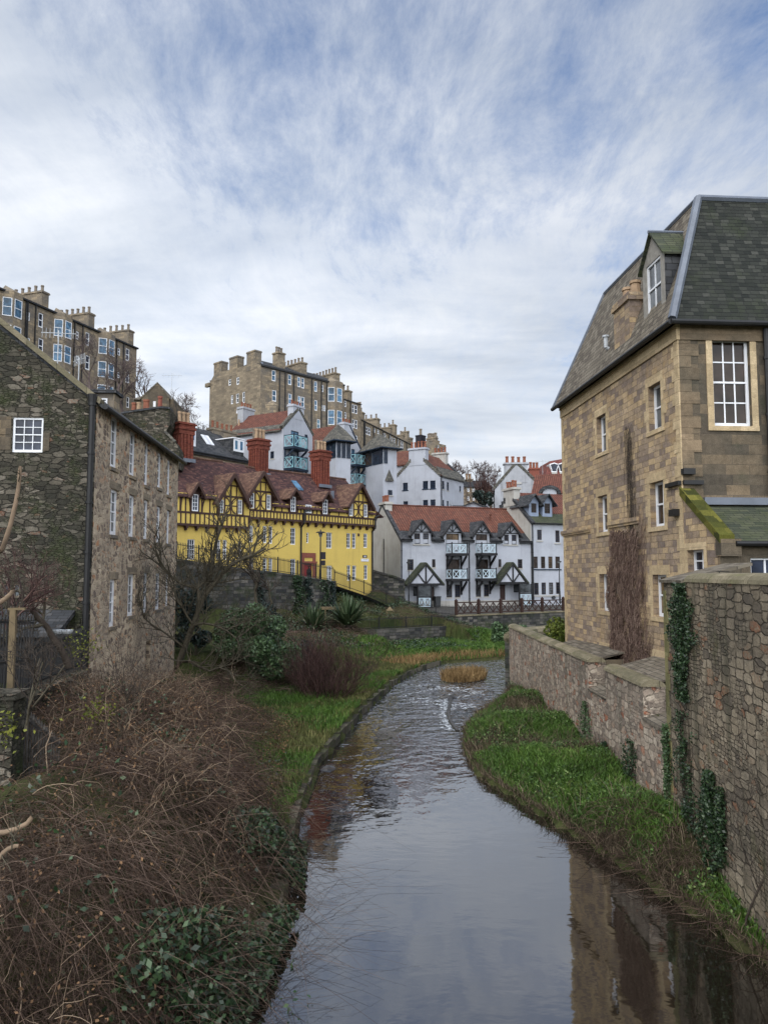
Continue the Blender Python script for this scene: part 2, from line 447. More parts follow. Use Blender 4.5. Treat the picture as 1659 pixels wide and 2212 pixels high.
def island(name, pal, rough=0.75, spec=0.2, patch=None, trans=0.0):
    """colour differs from leaf to leaf (or twig to twig)"""
    def fn(t, bs):
        g = t.new('ShaderNodeNewGeometry')
        f = g.outputs['Random Per Island']
        if patch:
            n = t.noise(t.new('ShaderNodeTexCoord').outputs['Object'], patch[0], 4, 0.6)
            f = t.math('ADD', t.math('MULTIPLY', f, 1 - patch[1]), t.math('MULTIPLY', t.ramp(n, [(0.35, 0.0), (0.65, 1.0)]), patch[1]))
        t.set(bs, 'Base Color', t.ramp(f, pal))
        if trans:
            t.set(bs, 'Transmission Weight', 0.0)
    return mat(name, fn, rough, spec)

SAND = [(0.0, (0.20, 0.155, 0.13)), (0.25, (0.27, 0.205, 0.155)), (0.5, (0.38, 0.285, 0.185)), (0.75, (0.48, 0.35, 0.20)), (0.9, (0.50, 0.37, 0.225)), (1.0, (0.33, 0.26, 0.20))]
M_ashlar = stone('sandstone_ashlar', SAND, 0.40, 0.19, (0.24, 0.18, 0.12), 0.009, 0.022, 0.9, dirt=((0.15, 0.12, 0.105), 0.55), streak=((0.15, 0.12, 0.105), 0.35), fine=0.6, moss=((0.46, 0.305, 0.135), 0.55, 0.54))
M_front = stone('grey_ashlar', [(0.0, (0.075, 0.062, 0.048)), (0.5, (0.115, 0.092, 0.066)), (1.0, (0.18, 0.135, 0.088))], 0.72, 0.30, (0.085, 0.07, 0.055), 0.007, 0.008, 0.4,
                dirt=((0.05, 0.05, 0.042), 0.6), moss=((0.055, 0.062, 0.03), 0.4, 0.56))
M_dress = stone('dressed_sandstone', [(0.0, (0.38, 0.29, 0.175)), (0.5, (0.47, 0.36, 0.22)), (1.0, (0.54, 0.42, 0.265))], 1.2, 0.42, (0.2, 0.15, 0.1), 0.004, 0.004, 0.25, dirt=((0.30, 0.23, 0.145), 0.4))
M_rubble_r = stone('river_wall_rubble', [(0.0, (0.13, 0.108, 0.085)), (0.2, (0.19, 0.155, 0.115)), (0.5, (0.27, 0.222, 0.158)), (0.82, (0.34, 0.285, 0.21)), (0.965, (0.27, 0.205, 0.14)), (0.985, (0.28, 0.14, 0.08)), (1.0, (0.25, 0.11, 0.06))],
                   0.40, 0.18, (0.11, 0.092, 0.068), 0.008, 0.014, 1.3, dirt=((0.08, 0.072, 0.06), 0.65), moss=((0.085, 0.088, 0.03), 0.6, 0.58), style='rubble', streak=((0.07, 0.066, 0.045), 0.8), rnd=0.68, fine=0.45, smear=((0.225, 0.185, 0.13), 0.55, 0.55))
M_rubble_p = stone('pink_grey_rubble', [(0.0, (0.16, 0.13, 0.11)), (0.25, (0.26, 0.205, 0.165)), (0.5, (0.40, 0.325, 0.255)), (0.8, (0.48, 0.41, 0.33)), (0.92, (0.36, 0.25, 0.18)), (0.96, (0.34, 0.14, 0.08)), (1.0, (0.28, 0.10, 0.06))],
                   0.34, 0.20, (0.26, 0.215, 0.17), 0.015, 0.04, 1.0, dirt=((0.15, 0.13, 0.11), 0.55), moss=((0.10, 0.105, 0.04), 0.5, 0.62), style='rubble', streak=((0.12, 0.11, 0.085), 0.7), rnd=0.75, fine=0.4, smear=((0.33, 0.275, 0.215), 0.55, 0.56))
M_rubble_l = stone('tan_rubble', [(0.0, (0.13, 0.10, 0.085)), (0.30, (0.22, 0.165, 0.125)), (0.48, (0.48, 0.385, 0.28)), (0.88, (0.58, 0.475, 0.345)), (0.95, (0.48, 0.25, 0.13)), (1.0, (0.40, 0.19, 0.10))],
                   0.30, 0.20, (0.54, 0.43, 0.31), 0.06, 0.045, 0.8, dirt=((0.26, 0.215, 0.17), 0.5), style='rubble', fine=0.35, smear=((0.44, 0.345, 0.24), 0.3, 0.58))
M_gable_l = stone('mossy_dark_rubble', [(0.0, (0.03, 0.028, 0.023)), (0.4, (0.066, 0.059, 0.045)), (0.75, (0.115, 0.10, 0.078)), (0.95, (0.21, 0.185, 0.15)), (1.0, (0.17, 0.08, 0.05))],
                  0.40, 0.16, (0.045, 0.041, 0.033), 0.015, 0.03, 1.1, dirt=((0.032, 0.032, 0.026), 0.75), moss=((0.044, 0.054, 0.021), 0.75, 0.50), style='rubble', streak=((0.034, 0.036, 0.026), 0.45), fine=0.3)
M_dark_wall = stone('dark_retaining_stone', [(0.0, (0.03, 0.031, 0.034)), (0.5, (0.075, 0.072, 0.07)), (1.0, (0.155, 0.142, 0.125))], 0.50, 0.26, (0.045, 0.042, 0.035), 0.016, 0.04, 0.8,
                    dirt=((0.03, 0.033, 0.025), 0.55), moss=((0.035, 0.048, 0.018), 0.7, 0.5))
M_tenement = stone('sooty_sandstone', [(0.0, (0.16, 0.132, 0.10)), (0.5, (0.235, 0.188, 0.132)), (1.0, (0.32, 0.25, 0.165))], 0.75, 0.36, (0.12, 0.10, 0.075), 0.012, 0.02, 0.35,
                   dirt=((0.12, 0.115, 0.112), 0.65), streak=((0.10, 0.094, 0.088), 0.5))
M_tenement_lt = stone('clean_sandstone', [(0.0, (0.17, 0.14, 0.105)), (0.5, (0.235, 0.192, 0.138)), (1.0, (0.30, 0.242, 0.17))], 0.75, 0.36, (0.2, 0.165, 0.12), 0.012, 0.02, 0.35, dirt=((0.12, 0.10, 0.08), 0.5))
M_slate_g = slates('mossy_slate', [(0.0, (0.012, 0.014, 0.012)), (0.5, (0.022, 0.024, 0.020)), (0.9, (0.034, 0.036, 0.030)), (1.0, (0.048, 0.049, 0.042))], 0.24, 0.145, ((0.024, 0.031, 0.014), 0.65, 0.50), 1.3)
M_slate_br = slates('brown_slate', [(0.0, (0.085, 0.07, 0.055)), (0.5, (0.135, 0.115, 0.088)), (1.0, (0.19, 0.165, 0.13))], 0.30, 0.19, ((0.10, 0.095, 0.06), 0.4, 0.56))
M_slate_d = slates('dark_slate', [(0.0, (0.026, 0.028, 0.032)), (0.5, (0.045, 0.047, 0.052)), (1.0, (0.075, 0.075, 0.078))], 0.34, 0.22, ((0.035, 0.045, 0.02), 0.45, 0.56))
M_slate_t = slates('grey_tower_slate', [(0.0, (0.06, 0.058, 0.052)), (0.5, (0.095, 0.09, 0.078)), (1.0, (0.14, 0.13, 0.108))], 0.34, 0.22, ((0.08, 0.08, 0.05), 0.45, 0.54))
M_slate_mossy = slates('green_mossy_slate', [(0.0, (0.035, 0.042, 0.03)), (1.0, (0.075, 0.08, 0.05))], 0.30, 0.15, ((0.042, 0.054, 0.018), 0.7, 0.48))
M_claytile = slates('purple_clay_tile', [(0.0, (0.036, 0.020, 0.021)), (0.45, (0.060, 0.031, 0.030)), (0.8, (0.088, 0.043, 0.038)), (1.0, (0.125, 0.065, 0.052))], 0.26, 0.17, ((0.10, 0.062, 0.046), 0.45, 0.55), 0.5, (0.028, 0.013, 0.012))
M_claytile_o = slates('orange_clay_tile', [(0.0, (0.065, 0.036, 0.029)), (0.5, (0.11, 0.06, 0.045)), (1.0, (0.165, 0.10, 0.068))], 0.26, 0.17, ((0.12, 0.09, 0.06), 0.5, 0.55), 0.5, (0.06, 0.03, 0.02))
M_pantile = pantile('orange_pantile', [(0.2, (0.10, 0.038, 0.027)), (0.5, (0.17, 0.062, 0.04)), (0.8, (0.23, 0.098, 0.062))], ((0.07, 0.045, 0.037), 0.75, 0.46))
M_pantile_d = pantile('brown_pantile', [(0.2, (0.085, 0.034, 0.026)), (0.5, (0.14, 0.052, 0.036)), (0.8, (0.19, 0.074, 0.05))], ((0.07, 0.045, 0.035), 0.5, 0.55))
M_mansard = slates('red_mansard_tile', [(0.0, (0.11, 0.035, 0.03)), (1.0, (0.19, 0.065, 0.05))], 0.3, 0.25)
M_white = harl('white_harl', (0.385, 0.40, 0.445), (0.24, 0.245, 0.265), 0.5, 0.5)
M_cream = harl('cream_harl', (0.40, 0.385, 0.355), (0.22, 0.20, 0.175), 0.55, 0.7)
M_grey_harl = harl('grey_harl', (0.35, 0.36, 0.385), (0.19, 0.19, 0.20), 0.6, 0.8)
M_yellow = harl('yellow_harl', (0.61, 0.445, 0.12), (0.42, 0.30, 0.095), 0.35, 0.5)
M_timber = solid('dark_brown_timber', (0.048, 0.024, 0.019), 0.3, 3.0, 0.7)
M_black = solid('black_timber', (0.010, 0.010, 0.012), 0.3, 4.0, 0.55)
M_iron = solid('black_iron', (0.009, 0.009, 0.010), 0.3, 5.0, 0.5, 0.4)
M_paint = solid('white_window_paint', (0.72, 0.73, 0.76), 0.06, 3.0, 0.4, 0.4)
M_brownframe = solid('dark_window_frame', (0.022, 0.014, 0.011), 0.2, 3.0, 0.5)
M_rail_white = solid('pale_painted_rail', (0.40, 0.49, 0.55), 0.08, 4.0, 0.5)
M_rail_teal = solid('turquoise_painted_rail', (0.24, 0.44, 0.49), 0.1, 4.0, 0.5)
M_bluebk = solid('blue_black_paint', (0.012, 0.022, 0.04), 0.2, 4.0, 0.5)
M_lead = solid('lead_flashing', (0.11, 0.125, 0.155), 0.2, 2.0, 0.45, 0.5)
M_cope = stone('lichened_coping', [(0.0, (0.13, 0.115, 0.075)), (0.5, (0.19, 0.165, 0.11)), (1.0, (0.25, 0.21, 0.145))], 0.8, 3.0, (0.06, 0.055, 0.035), 0.01, 0.01, 0.5, dirt=((0.08, 0.075, 0.05), 0.5), moss=((0.10, 0.11, 0.03), 0.5, 0.52))
M_mossskew = stone('bright_moss', [(0.0, (0.03, 0.034, 0.010)), (0.5, (0.07, 0.072, 0.014)), (1.0, (0.125, 0.115, 0.025))], 0.4, 0.3, (0.07, 0.075, 0.02), 0.0, 0.08, 0.8)
M_brick = stone('red_chimney_brick', [(0.0, (0.10, 0.028, 0.020)), (0.5, (0.165, 0.045, 0.03)), (1.0, (0.225, 0.07, 0.045))], 0.22, 0.075, (0.16, 0.06, 0.045), 0.006, 0.004, 0.3, dirt=((0.075, 0.03, 0.024), 0.5))
M_pot = solid('buff_clay_pot', (0.32, 0.22, 0.14), 0.3, 4.0, 0.8)
M_pot_red = solid('red_clay_pot', (0.20, 0.075, 0.045), 0.3, 4.0, 0.8)
M_pot_grey = solid('sooty_clay_pot', (0.17, 0.14, 0.11), 0.3, 4.0, 0.8)
M_glass = glass('window_glass', (0.010, 0.013, 0.022), pale=(0.12, 0.13, 0.14))
M_glass_warm = glass('brown_lit_glass', (0.016, 0.010, 0.007), pale=(0.13, 0.08, 0.03))
M_glass_sky = glass('sky_facing_glass', (0.035, 0.075, 0.12), 0.1, pale=(0.07, 0.16, 0.21))
M_glass_clear = glass('curtained_glass', (0.06, 0.065, 0.07), pale=(0.3, 0.3, 0.3))
M_red = solid('red_door_paint', (0.22, 0.018, 0.02), 0.15, 3.0, 0.4)
M_redstone = solid('red_sandstone', (0.20, 0.065, 0.045), 0.2, 5.0, 0.85)
M_doorbrown = solid('dark_brown_door', (0.03, 0.012, 0.010), 0.2, 3.0, 0.5)
M_cloth = solid('black_cloth', (0.012, 0.011, 0.013), 0.3, 8.0, 0.9)
M_skin = solid('skin', (0.42, 0.24, 0.17), 0.08, 9.0, 0.6)
M_hair = solid('dark_hair', (0.02, 0.013, 0.01), 0.3, 9.0, 0.7)
M_fence = solid('brown_stained_fence', (0.035, 0.017, 0.013), 0.3, 2.0, 0.7)
M_wood = solid('weathered_post_wood', (0.14, 0.105, 0.06), 0.35, 3.0, 0.9)
M_oldiron = solid('peeling_grey_iron', (0.06, 0.055, 0.05), 0.7, 9.0, 0.8)
M_signdark = solid('dark_sign_plate', (0.012, 0.010, 0.016), 0.1, 3.0, 0.5)
M_signwhite = solid('white_sign_plate', (0.66, 0.66, 0.70), 0.06, 3.0, 0.5)
M_alu = solid('aerial_metal', (0.42, 0.44, 0.46), 0.15, 3.0, 0.4, 0.5)
M_bench = solid('orange_bench_wood', (0.25, 0.095, 0.035), 0.25, 3.0, 0.7)
M_greybin = solid('dark_grey_plastic', (0.03, 0.032, 0.035), 0.2, 3.0, 0.5)
M_road = stone('street_setts', [(0.0, (0.05, 0.048, 0.045)), (1.0, (0.10, 0.095, 0.088))], 0.2, 0.14, (0.04, 0.038, 0.035), 0.01, 0.01, 0.4)
M_path = solid('pale_gravel', (0.24, 0.20, 0.15), 0.3, 8.0, 0.95)
M_cobble = stone('kerb_stone', [(0.0, (0.03, 0.029, 0.023)), (0.5, (0.06, 0.055, 0.04)), (1.0, (0.12, 0.105, 0.08))], 0.9, 0.5, (0.03, 0.03, 0.02), 0.012, 0.03, 0.7, moss=((0.06, 0.08, 0.02), 0.8, 0.5))
M_wetstone = solid('wet_rock', (0.03, 0.027, 0.023), 0.4, 3.0, 0.25, 0.5)
M_litter = solid('dead_leaf_litter', (0.022, 0.017, 0.012), 0.5, 5.0, 0.95)

M_bark = solid('grey_green_bark', (0.066, 0.056, 0.038), 0.4, 6.0, 0.9)
M_bark_d = solid('dark_twig_bark', (0.045, 0.034, 0.026), 0.35, 6.0, 0.9)
M_bark_far = solid('far_twig_bark', (0.10, 0.075, 0.07), 0.3, 3.0, 0.9)
M_deadwood = solid('cut_pale_wood', (0.19, 0.135, 0.09), 0.3, 6.0, 0.85)
M_bramble = island('bramble_cane', [(0.0, (0.016, 0.011, 0.009)), (0.4, (0.054, 0.036, 0.028)), (0.75, (0.118, 0.080, 0.061)), (0.93, (0.205, 0.147, 0.115)), (1.0, (0.34, 0.265, 0.21))], 0.85, 0.1, (0.35, 0.3))
M_bramble_l = island('pale_bramble_branch', [(0.0, (0.04, 0.028, 0.021)), (0.6, (0.115, 0.078, 0.055)), (1.0, (0.28, 0.21, 0.145))], 0.85, 0.1)
M_weedleaf = island('weed_leaf', [(0.0, (0.018, 0.034, 0.012)), (0.5, (0.045, 0.085, 0.022)), (0.85, (0.09, 0.15, 0.04)), (1.0, (0.17, 0.21, 0.08))], 0.6, 0.25)
M_deadleaf = island('dead_leaf', [(0.0, (0.03, 0.018, 0.012)), (0.6, (0.10, 0.058, 0.032)), (1.0, (0.22, 0.13, 0.07))], 0.8, 0.15)
M_creeper = island('dead_creeper', [(0.0, (0.07, 0.045, 0.038)), (0.5, (0.16, 0.105, 0.085)), (1.0, (0.30, 0.215, 0.17))], 0.85, 0.1)
M_ivy = island('ivy_leaf', [(0.0, (0.008, 0.017, 0.008)), (0.5, (0.018, 0.038, 0.015)), (0.85, (0.035, 0.068, 0.026)), (1.0, (0.075, 0.11, 0.05))], 0.4, 0.4)
M_laurel = island('laurel_leaf', [(0.0, (0.022, 0.042, 0.018)), (0.5, (0.055, 0.10, 0.038)), (1.0, (0.13, 0.19, 0.09))], 0.4, 0.4, (0.9, 0.4))
M_darkleaf = island('dark_evergreen_leaf', [(0.0, (0.008, 0.014, 0.012)), (0.6, (0.018, 0.032, 0.026)), (1.0, (0.045, 0.065, 0.055))], 0.45, 0.35)
M_yellowleaf = island('yellow_green_leaf', [(0.0, (0.06, 0.075, 0.012)), (1.0, (0.17, 0.175, 0.03))], 0.6, 0.2)
M_goldbush = island('golden_shrub_leaf', [(0.0, (0.03, 0.05, 0.008)), (0.6, (0.09, 0.115, 0.018)), (1.0, (0.2, 0.21, 0.035))], 0.6, 0.2, (1.2, 0.5))
M_purple = island('purple_twig', [(0.0, (0.022, 0.011, 0.011)), (0.5, (0.055, 0.028, 0.026)), (1.0, (0.135, 0.08, 0.066))], 0.7, 0.2)
M_phorm = island('sword_leaf', [(0.0, (0.014, 0.025, 0.012)), (0.5, (0.045, 0.075, 0.032)), (0.9, (0.12, 0.16, 0.085)), (1.0, (0.26, 0.25, 0.16))], 0.5, 0.35)
M_grass = island('bank_grass', [(0.0, (0.018, 0.034, 0.008)), (0.4, (0.042, 0.085, 0.014)), (0.75, (0.075, 0.145, 0.022)), (1.0, (0.14, 0.185, 0.045))], 0.6, 0.25, (0.55, 0.45))
M_grass_b = island('tired_grass', [(0.0, (0.035, 0.042, 0.014)), (0.4, (0.08, 0.09, 0.028)), (0.75, (0.14, 0.135, 0.05)), (1.0, (0.24, 0.20, 0.095))], 0.7, 0.2, (0.6, 0.5))
M_reed = island('dry_reed', [(0.0, (0.09, 0.055, 0.025)), (0.5, (0.21, 0.135, 0.06)), (1.0, (0.34, 0.23, 0.11))], 0.8, 0.15, (0.8, 0.4))
M_weed = island('brown_weed', [(0.0, (0.028, 0.021, 0.015)), (0.6, (0.08, 0.06, 0.04)), (1.0, (0.18, 0.14, 0.095))], 0.85, 0.15)

def ground_mat(t, bs):
    ob = t.new('ShaderNodeTexCoord').outputs['Object']
    n = t.noise(ob, 0.35, 7, 0.65); n2 = t.noise(ob, 4.0, 6, 0.7)
    c = t.ramp(n, [(0.3, (0.024, 0.036, 0.010)), (0.5, (0.045, 0.052, 0.018)), (0.7, (0.06, 0.05, 0.028))])
    c = t.mix(1.0, c, t.ramp(n2, [(0.25, 0.45), (0.75, 1.5)]), 'MULTIPLY')
    t.set(bs, 'Base Color', c); bump(t, bs, n2, 0.8, 0.08)
M_ground = mat('earth_and_turf', ground_mat, 0.95, 0.1)

def water_mat():
    m = bpy.data.materials.new('river_water'); m.use_nodes = True
    t = NT(m.node_tree); t.n.clear()
    ob = t.new('ShaderNodeTexCoord').outputs['Object']
    y = t.new('ShaderNodeSeparateXYZ', i_0=ob).outputs[1]
    wob = t.scale(t.vmath('SUBTRACT', t.noise(ob, 0.25, 3, 0.5, True), (.5, .5, .5)), (1.2, 1.2, 0))
    o2 = t.vmath('ADD', ob, wob)
    chop = t.ramp(t.math('DIVIDE', y, 60.0), [(0.30, 0.0), (0.40, 0.22), (0.52, 0.85), (0.64, 1.3), (0.8, 1.7)])
    patch = t.ramp(t.noise(t.scale(o2, (0.35, 0.18, 1)), 1.0, 3, 0.5), [(0.38, 0.35), (0.62, 1.0)])
    r1 = t.noise(t.scale(o2, (1.0, 0.85, 1)), 1.9, 2, 0.45)
    r2 = t.noise(t.scale(o2, (1.0, 0.8, 1)), 5.0, 2, 0.5)
    calm = t.noise(t.scale(o2, (0.8, 1.4, 1)), 1.6, 3, 0.5)
    hgt = t.math('ADD', t.math('MULTIPLY', t.math('MULTIPLY', t.math('ADD', t.math('MULTIPLY', r1, 1.0), t.math('MULTIPLY', r2, 0.28)), chop), patch), t.math('MULTIPLY', calm, 0.03))
    b = t.new('ShaderNodeBump', i_Strength=1.0, i_Distance=0.13, i_Height=hgt)
    foam = t.math('MULTIPLY', t.ramp(t.noise(t.scale(o2, (2.2, 5.0, 1)), 2.2, 5, 0.65), [(0.53, 0.0), (0.64, 0.8)]), t.ramp(t.math('DIVIDE', y, 60.0), [(0.48, 0.0), (0.58, 0.45), (0.8, 0.7)]))
    body = t.new('ShaderNodeBsdfDiffuse', i_0=(0.012, 0.009, 0.006, 1))
    gl = t.new('ShaderNodeBsdfGlossy', i_0=(0.92, 0.94, 0.98, 1), i_1=0.035); t.l.new(b.outputs[0], gl.inputs['Normal'])
    fr = t.new('ShaderNodeFresnel', i_0=1.95); t.l.new(b.outputs[0], fr.inputs['Normal'])
    fac = t.math('MULTIPLY_ADD', fr.outputs[0], 1.15, 0.06, clamp=True)
    mx = t.new('ShaderNodeMixShader', i_0=fac); t.l.new(body.outputs[0], mx.inputs[1]); t.l.new(gl.outputs[0], mx.inputs[2])
    fo = t.new('ShaderNodeBsdfDiffuse', i_0=(0.55, 0.58, 0.62, 1))
    mx2 = t.new('ShaderNodeMixShader', i_0=foam); t.l.new(mx.outputs[0], mx2.inputs[1]); t.l.new(fo.outputs[0], mx2.inputs[2])
    t.l.new(mx2.outputs[0], t.new('ShaderNodeOutputMaterial').inputs[0])
    return m
M_water = water_mat()
M_foam = solid('white_water', (0.62, 0.66, 0.70), 0.25, 5.0, 0.5)
# ------------------------------------------------------------------ river and ground
XL = np.array([(-40, -2.4), (8, -2.6), (14.8, -1.95), (20, -2.3), (26.2, -2.2), (35, -1.05), (44.7, .57), (50.7, 2.2), (55, 4.4), (57.5, 8.5), (60, 16), (66, 34), (80, 70)])
XR = np.array([(-40, 6.5), (8, 6.6), (12.3, 6.35), (14.3, 5.95), (16.9, 5.3), (21, 4.1), (24.7, 3.0), (28.4, 2.9), (31.8, 3.3), (35, 4.3), (40, 6.3), (43.7, 7.2), (45, 9), (48, 16), (54, 34), (66, 70)])
def xl(y): return np.interp(y, XL[:, 0], XL[:, 1])
def xr(y): return np.interp(y, XR[:, 0], XR[:, 1])
HW0, HW1, LW1 = np.array([5.60, 4.0]), np.array([6.92, 18.9]), np.array([7.12, 43.7])
def wallx(y): return np.interp(y, [4.0, 18.9, 43.7], [5.60, 6.92, 7.12])
GP = np.array([(-10, 26, .8), (-10, 40, .8), (-4, 40, .55), (-13, 45, 2.2), (-14, 53, 5.5), (-22, 42, 4), (-16, 14, 3.5), (-10, 10, 2.2), (-5, 8, .8), (-4, 9, .9), (-7, 8, 1.1), (-30, 25, 6), (-16, 62, 7.2), (-8, 66, 5.7), (-1, 72, 5),
               (-26, 62, 8.5), (-8, 84, 9), (-22, 92, 14), (-38, 100, 20), (-50, 80, 19), (-40, 122, 24), (-20, 118, 20), (-8, 132, 19), (6, 150, 17), (20, 175, 15), (-60, 160, 30),
               (6, 92, 5), (18, 100, 4.2), (30, 96, 3.6), (30, 120, 5), (44, 120, 5), (60, 150, 8), (40, 180, 10), (34, 84, 2.4), (60, 90, 3), (20, 76, 1.8), (8, 73, 1.6), (0, 66, 1.6), (-4, 56, 2.0), (-5, 50, 1.5),
               (2, 62, 1.0), (8, 62, .6), (14, 66, .8), (9, 20, 2.6), (9, 42, 2.4), (12, 44, 2.2), (20, 30, 3), (40, 30, 4), (22, 52, 2.0), (36, 60, 2), (10, 6, 3.5), (25, 10, 4), (-8, -20, 3), (10, -20, 4), (-60, 20, 12), (-120, 60, 32),
               (0, 260, 24), (-100, 250, 40), (90, 200, 16), (140, 100, 10), (140, 0, 8), (-140, -60, 14), (140, -60, 8), (60, 320, 26)], float)
YF0 = face(805.6, 1137.5, 75.0, 534.0, 1119.7)
STREET = [YF0.sz(U, V, -5.5) for U, V in ((330, 1203), (385, 1211), (478, 1226), (604, 1240.5), (725, 1259), (790, 1281), (838, 1302), (866, 1318))]
ST = np.array(STREET)
def street_z(s): return np.interp(s, ST[:, 0], ST[:, 1])
_x = []
for s_ in np.arange(-22, 26, 2.0):
    zs_ = float(street_z(s_))
    for t_, z_ in ((-4.6, zs_ - .35), (-2.2, zs_ - .35), (0.5, zs_ - .35), (3, zs_ - .2)):
        if s_ < ST[-1, 0]: p_ = YF0.w(s_, t_, 0); _x.append((p_[0], p_[1], z_))
    for t_, k_ in ((-6.2, .62), (-7.5, .45), (-9.5, .30), (-12.5, .22)):
        if s_ < ST[-1, 0] - 2:
            p_ = YF0.w(s_, t_, 0)
            z_ = (2.2 if t_ > -10 else 1.5) if s_ < ST[4, 0] else 1.7 + (zs_ - 1.9) * k_
            if p_[1] > 47 and p_[0] > -15: _x.append((p_[0], p_[1], z_))
WF0 = face(*P('z2', 365, 868), 80.0, *P('z2', 1310, 885))
for s_ in np.arange(-1, 30, 2.5):
    for t_, z_ in ((-.5, 2.75), (-2.5, 2.6), (-5, 2.3), (-7.2, 2.1), (2, 2.8), (8, 3.2), (-9.5, .75), (-12, .6)):
        if s_ < 3 and t_ < -4: continue
        p_ = WF0.w(s_, t_, 0); _x.append((p_[0], p_[1], z_))
_x += [(-11.5, 24.6, 3.0), (-12, 21, 3.0), (-14, 17, 3.1), (-16, 23, 3.1), (-11, 18, 2.9), (-20, 20, 3.5), (-9.4, 29.5, 1.6), (-9.6, 33, .8), (-10, 37, .8), (-8.4, 22, 2.7), (-6, 20, 2.6), (-5.6, 14, 3.0), (-7.5, 16.5, 1.7), (-8.5, 15.5, 1.8), (-4.5, 17, 2.2), (-7, 25, 2.4), (-8.2, 28, 2.0), (-6.6, 28, 1.4), (-5, 24, 1.8), (-4.5, 5, .5), (-7, 5, .8), (-5.4, 11.5, 2.0), (-7.5, 12, 2.3), (-5.2, 16, 2.6), (-4.2, 12.5, 2.0), (-4, 14.5, 2.2)]
GP = np.concatenate([GP, np.array(_x)])
def hbase(x, y):
    x = np.asarray(x, float); y = np.asarray(y, float)
    d2 = (x[..., None] - GP[:, 0]) ** 2 + (y[..., None] - GP[:, 1]) ** 2 + 1.0
    wt = d2 ** -2.0
    return (wt * GP[:, 2]).sum(-1) / wt.sum(-1)
def sm(a, b, v):
    t = np.clip((v - a) / (b - a), 0, 1); return t * t * (3 - 2 * t)
_g0, _g1 = at_d(762, 1362, 61.5), at_d(990, 1352, 67.5); _GF = Frame(_g0, _g1 - _g0); _QF = face(*P('a6', 570, 495), 72.0, *P('a6', 1550, 455))
def below_walls(x, y, h):
    for fr, lo_, hi_ in ((_GF, -.5, 9.5), (_QF, -1.0, 60.0)):
        s_ = (x - fr.o[0]) * fr.ex[0] + (y - fr.o[1]) * fr.ex[1]; t_ = (x - fr.o[0]) * fr.ey[0] + (y - fr.o[1]) * fr.ey[1]
        cap = .62 + .10 * np.clip(-t_, 0, 3) * 0
        h = np.where((t_ < .42) & (t_ > -9) & (s_ > lo_) & (s_ < hi_) & (y > 50), np.minimum(h, cap), h)
    return h
def ground_h(x, y):
    x = np.asarray(x, float); y = np.asarray(y, float)
    h = hbase(x, y)
    L, Rr, W = xl(y), xr(y), wallx(y)
    dl = L - x                      # >0 on the left bank
    left = 0.42 + (h - 0.42) * sm(1.0, 6.5, dl) * 1.0
    left = np.where((y > 22) & (y < 47), 0.42 + (np.minimum(h, 6) - 0.42) * sm(2.0, 9.0, dl), left)
    nr = 1 - sm(26, 33, y); of = 2.0 * sm(17, 26, y)
    leftn = 0.30 + (np.minimum(h, 4.0) - 0.30) * sm(of, 2.4 + of, dl)
    left = nr * leftn + (1 - nr) * left
    dr = x - Rr
    mound = 0.12 + 0.75 * sm(0.0, 1.6, dr) * (0.55 + 0.45 * np.sin(y * 0.55 + 1.0) ** 2)
    right = np.where(x > W + 0.25, h, mound)
    far = 0.22 + (h - 0.22) * sm(0.5, 9.0, np.maximum(dr, 0) * 0 + np.maximum(L - x, 0))
    far = below_walls(x, y, far)
    out = np.where(dl > 0, np.where(y > 50, far, left), np.where(dr > 0, right, -0.7))
    ins = np.minimum(-dl, -dr)      # >0 in the river
    return np.where((dl <= 0) & (dr <= 0), -0.15 - 0.5 * sm(0, 1.0, ins), out)
def axis(segs):
    o = []
    for a, b, st in segs: o += list(np.arange(a, b, st))
    return np.array(o + [segs[-1][1]])
gx = axis([(-3000, -300, 450), (-300, -60, 30), (-60, -16, 2.2), (-16, 10, 0.28), (10, 40, 1.5), (40, 100, 10), (100, 300, 40), (300, 3000, 450)])
gy = axis([(-1500, -200, 325), (-200, -20, 30), (-20, 4, 3), (4, 76, 0.33), (76, 84, 0.9), (84, 180, 4), (180, 400, 30), (400, 4000, 450)])
GX, GY = np.meshgrid(gx, gy)
GZ = ground_h(GX, GY)
bumpy = (np.sin(GX * 3.1 + GY * 1.7) + np.sin(GX * 1.3 - GY * 2.9 + 2) + np.sin(GX * 5.3 + 1) * np.sin(GY * 4.7)) * 0.035
GZ = GZ + np.where((GZ > 0.05) & (np.abs(GX) < 60) & (GY > 0), bumpy, 0)
nx, ny = len(gx), len(gy)
idx = np.arange(nx * ny).reshape(ny, nx)
fc = np.stack([idx[:-1, :-1], idx[:-1, 1:], idx[1:, 1:], idx[1:, :-1]], -1).reshape(-1, 4)
g = npmesh('ground', np.stack([GX, GY, GZ], -1).reshape(-1, 3), fc, M_ground, smooth=True)
tag(g, 'grassy earth of the valley floor, banks and hillside', kind='structure'); g["category"] = 'ground'
# water
wy = axis([(-40, 4, 4), (4, 60, .5), (60, 84, 4)]); rows = 24
WV = []
for y in wy:
    a, b = xl(y) - 0.35, xr(y) + 0.6
    for k in range(rows + 1): WV.append((a + (b - a) * k / rows, y, 0.0))
idx = np.arange(len(wy) * (rows + 1)).reshape(len(wy), rows + 1)
fc = np.stack([idx[:-1, :-1], idx[:-1, 1:], idx[1:, 1:], idx[1:, :-1]], -1).reshape(-1, 4)
rv = npmesh('river_water', np.array(WV), fc, M_water, smooth=True)
tag(rv, 'shallow dark river reflecting the cloudy sky', kind='structure'); rv["category"] = 'river'

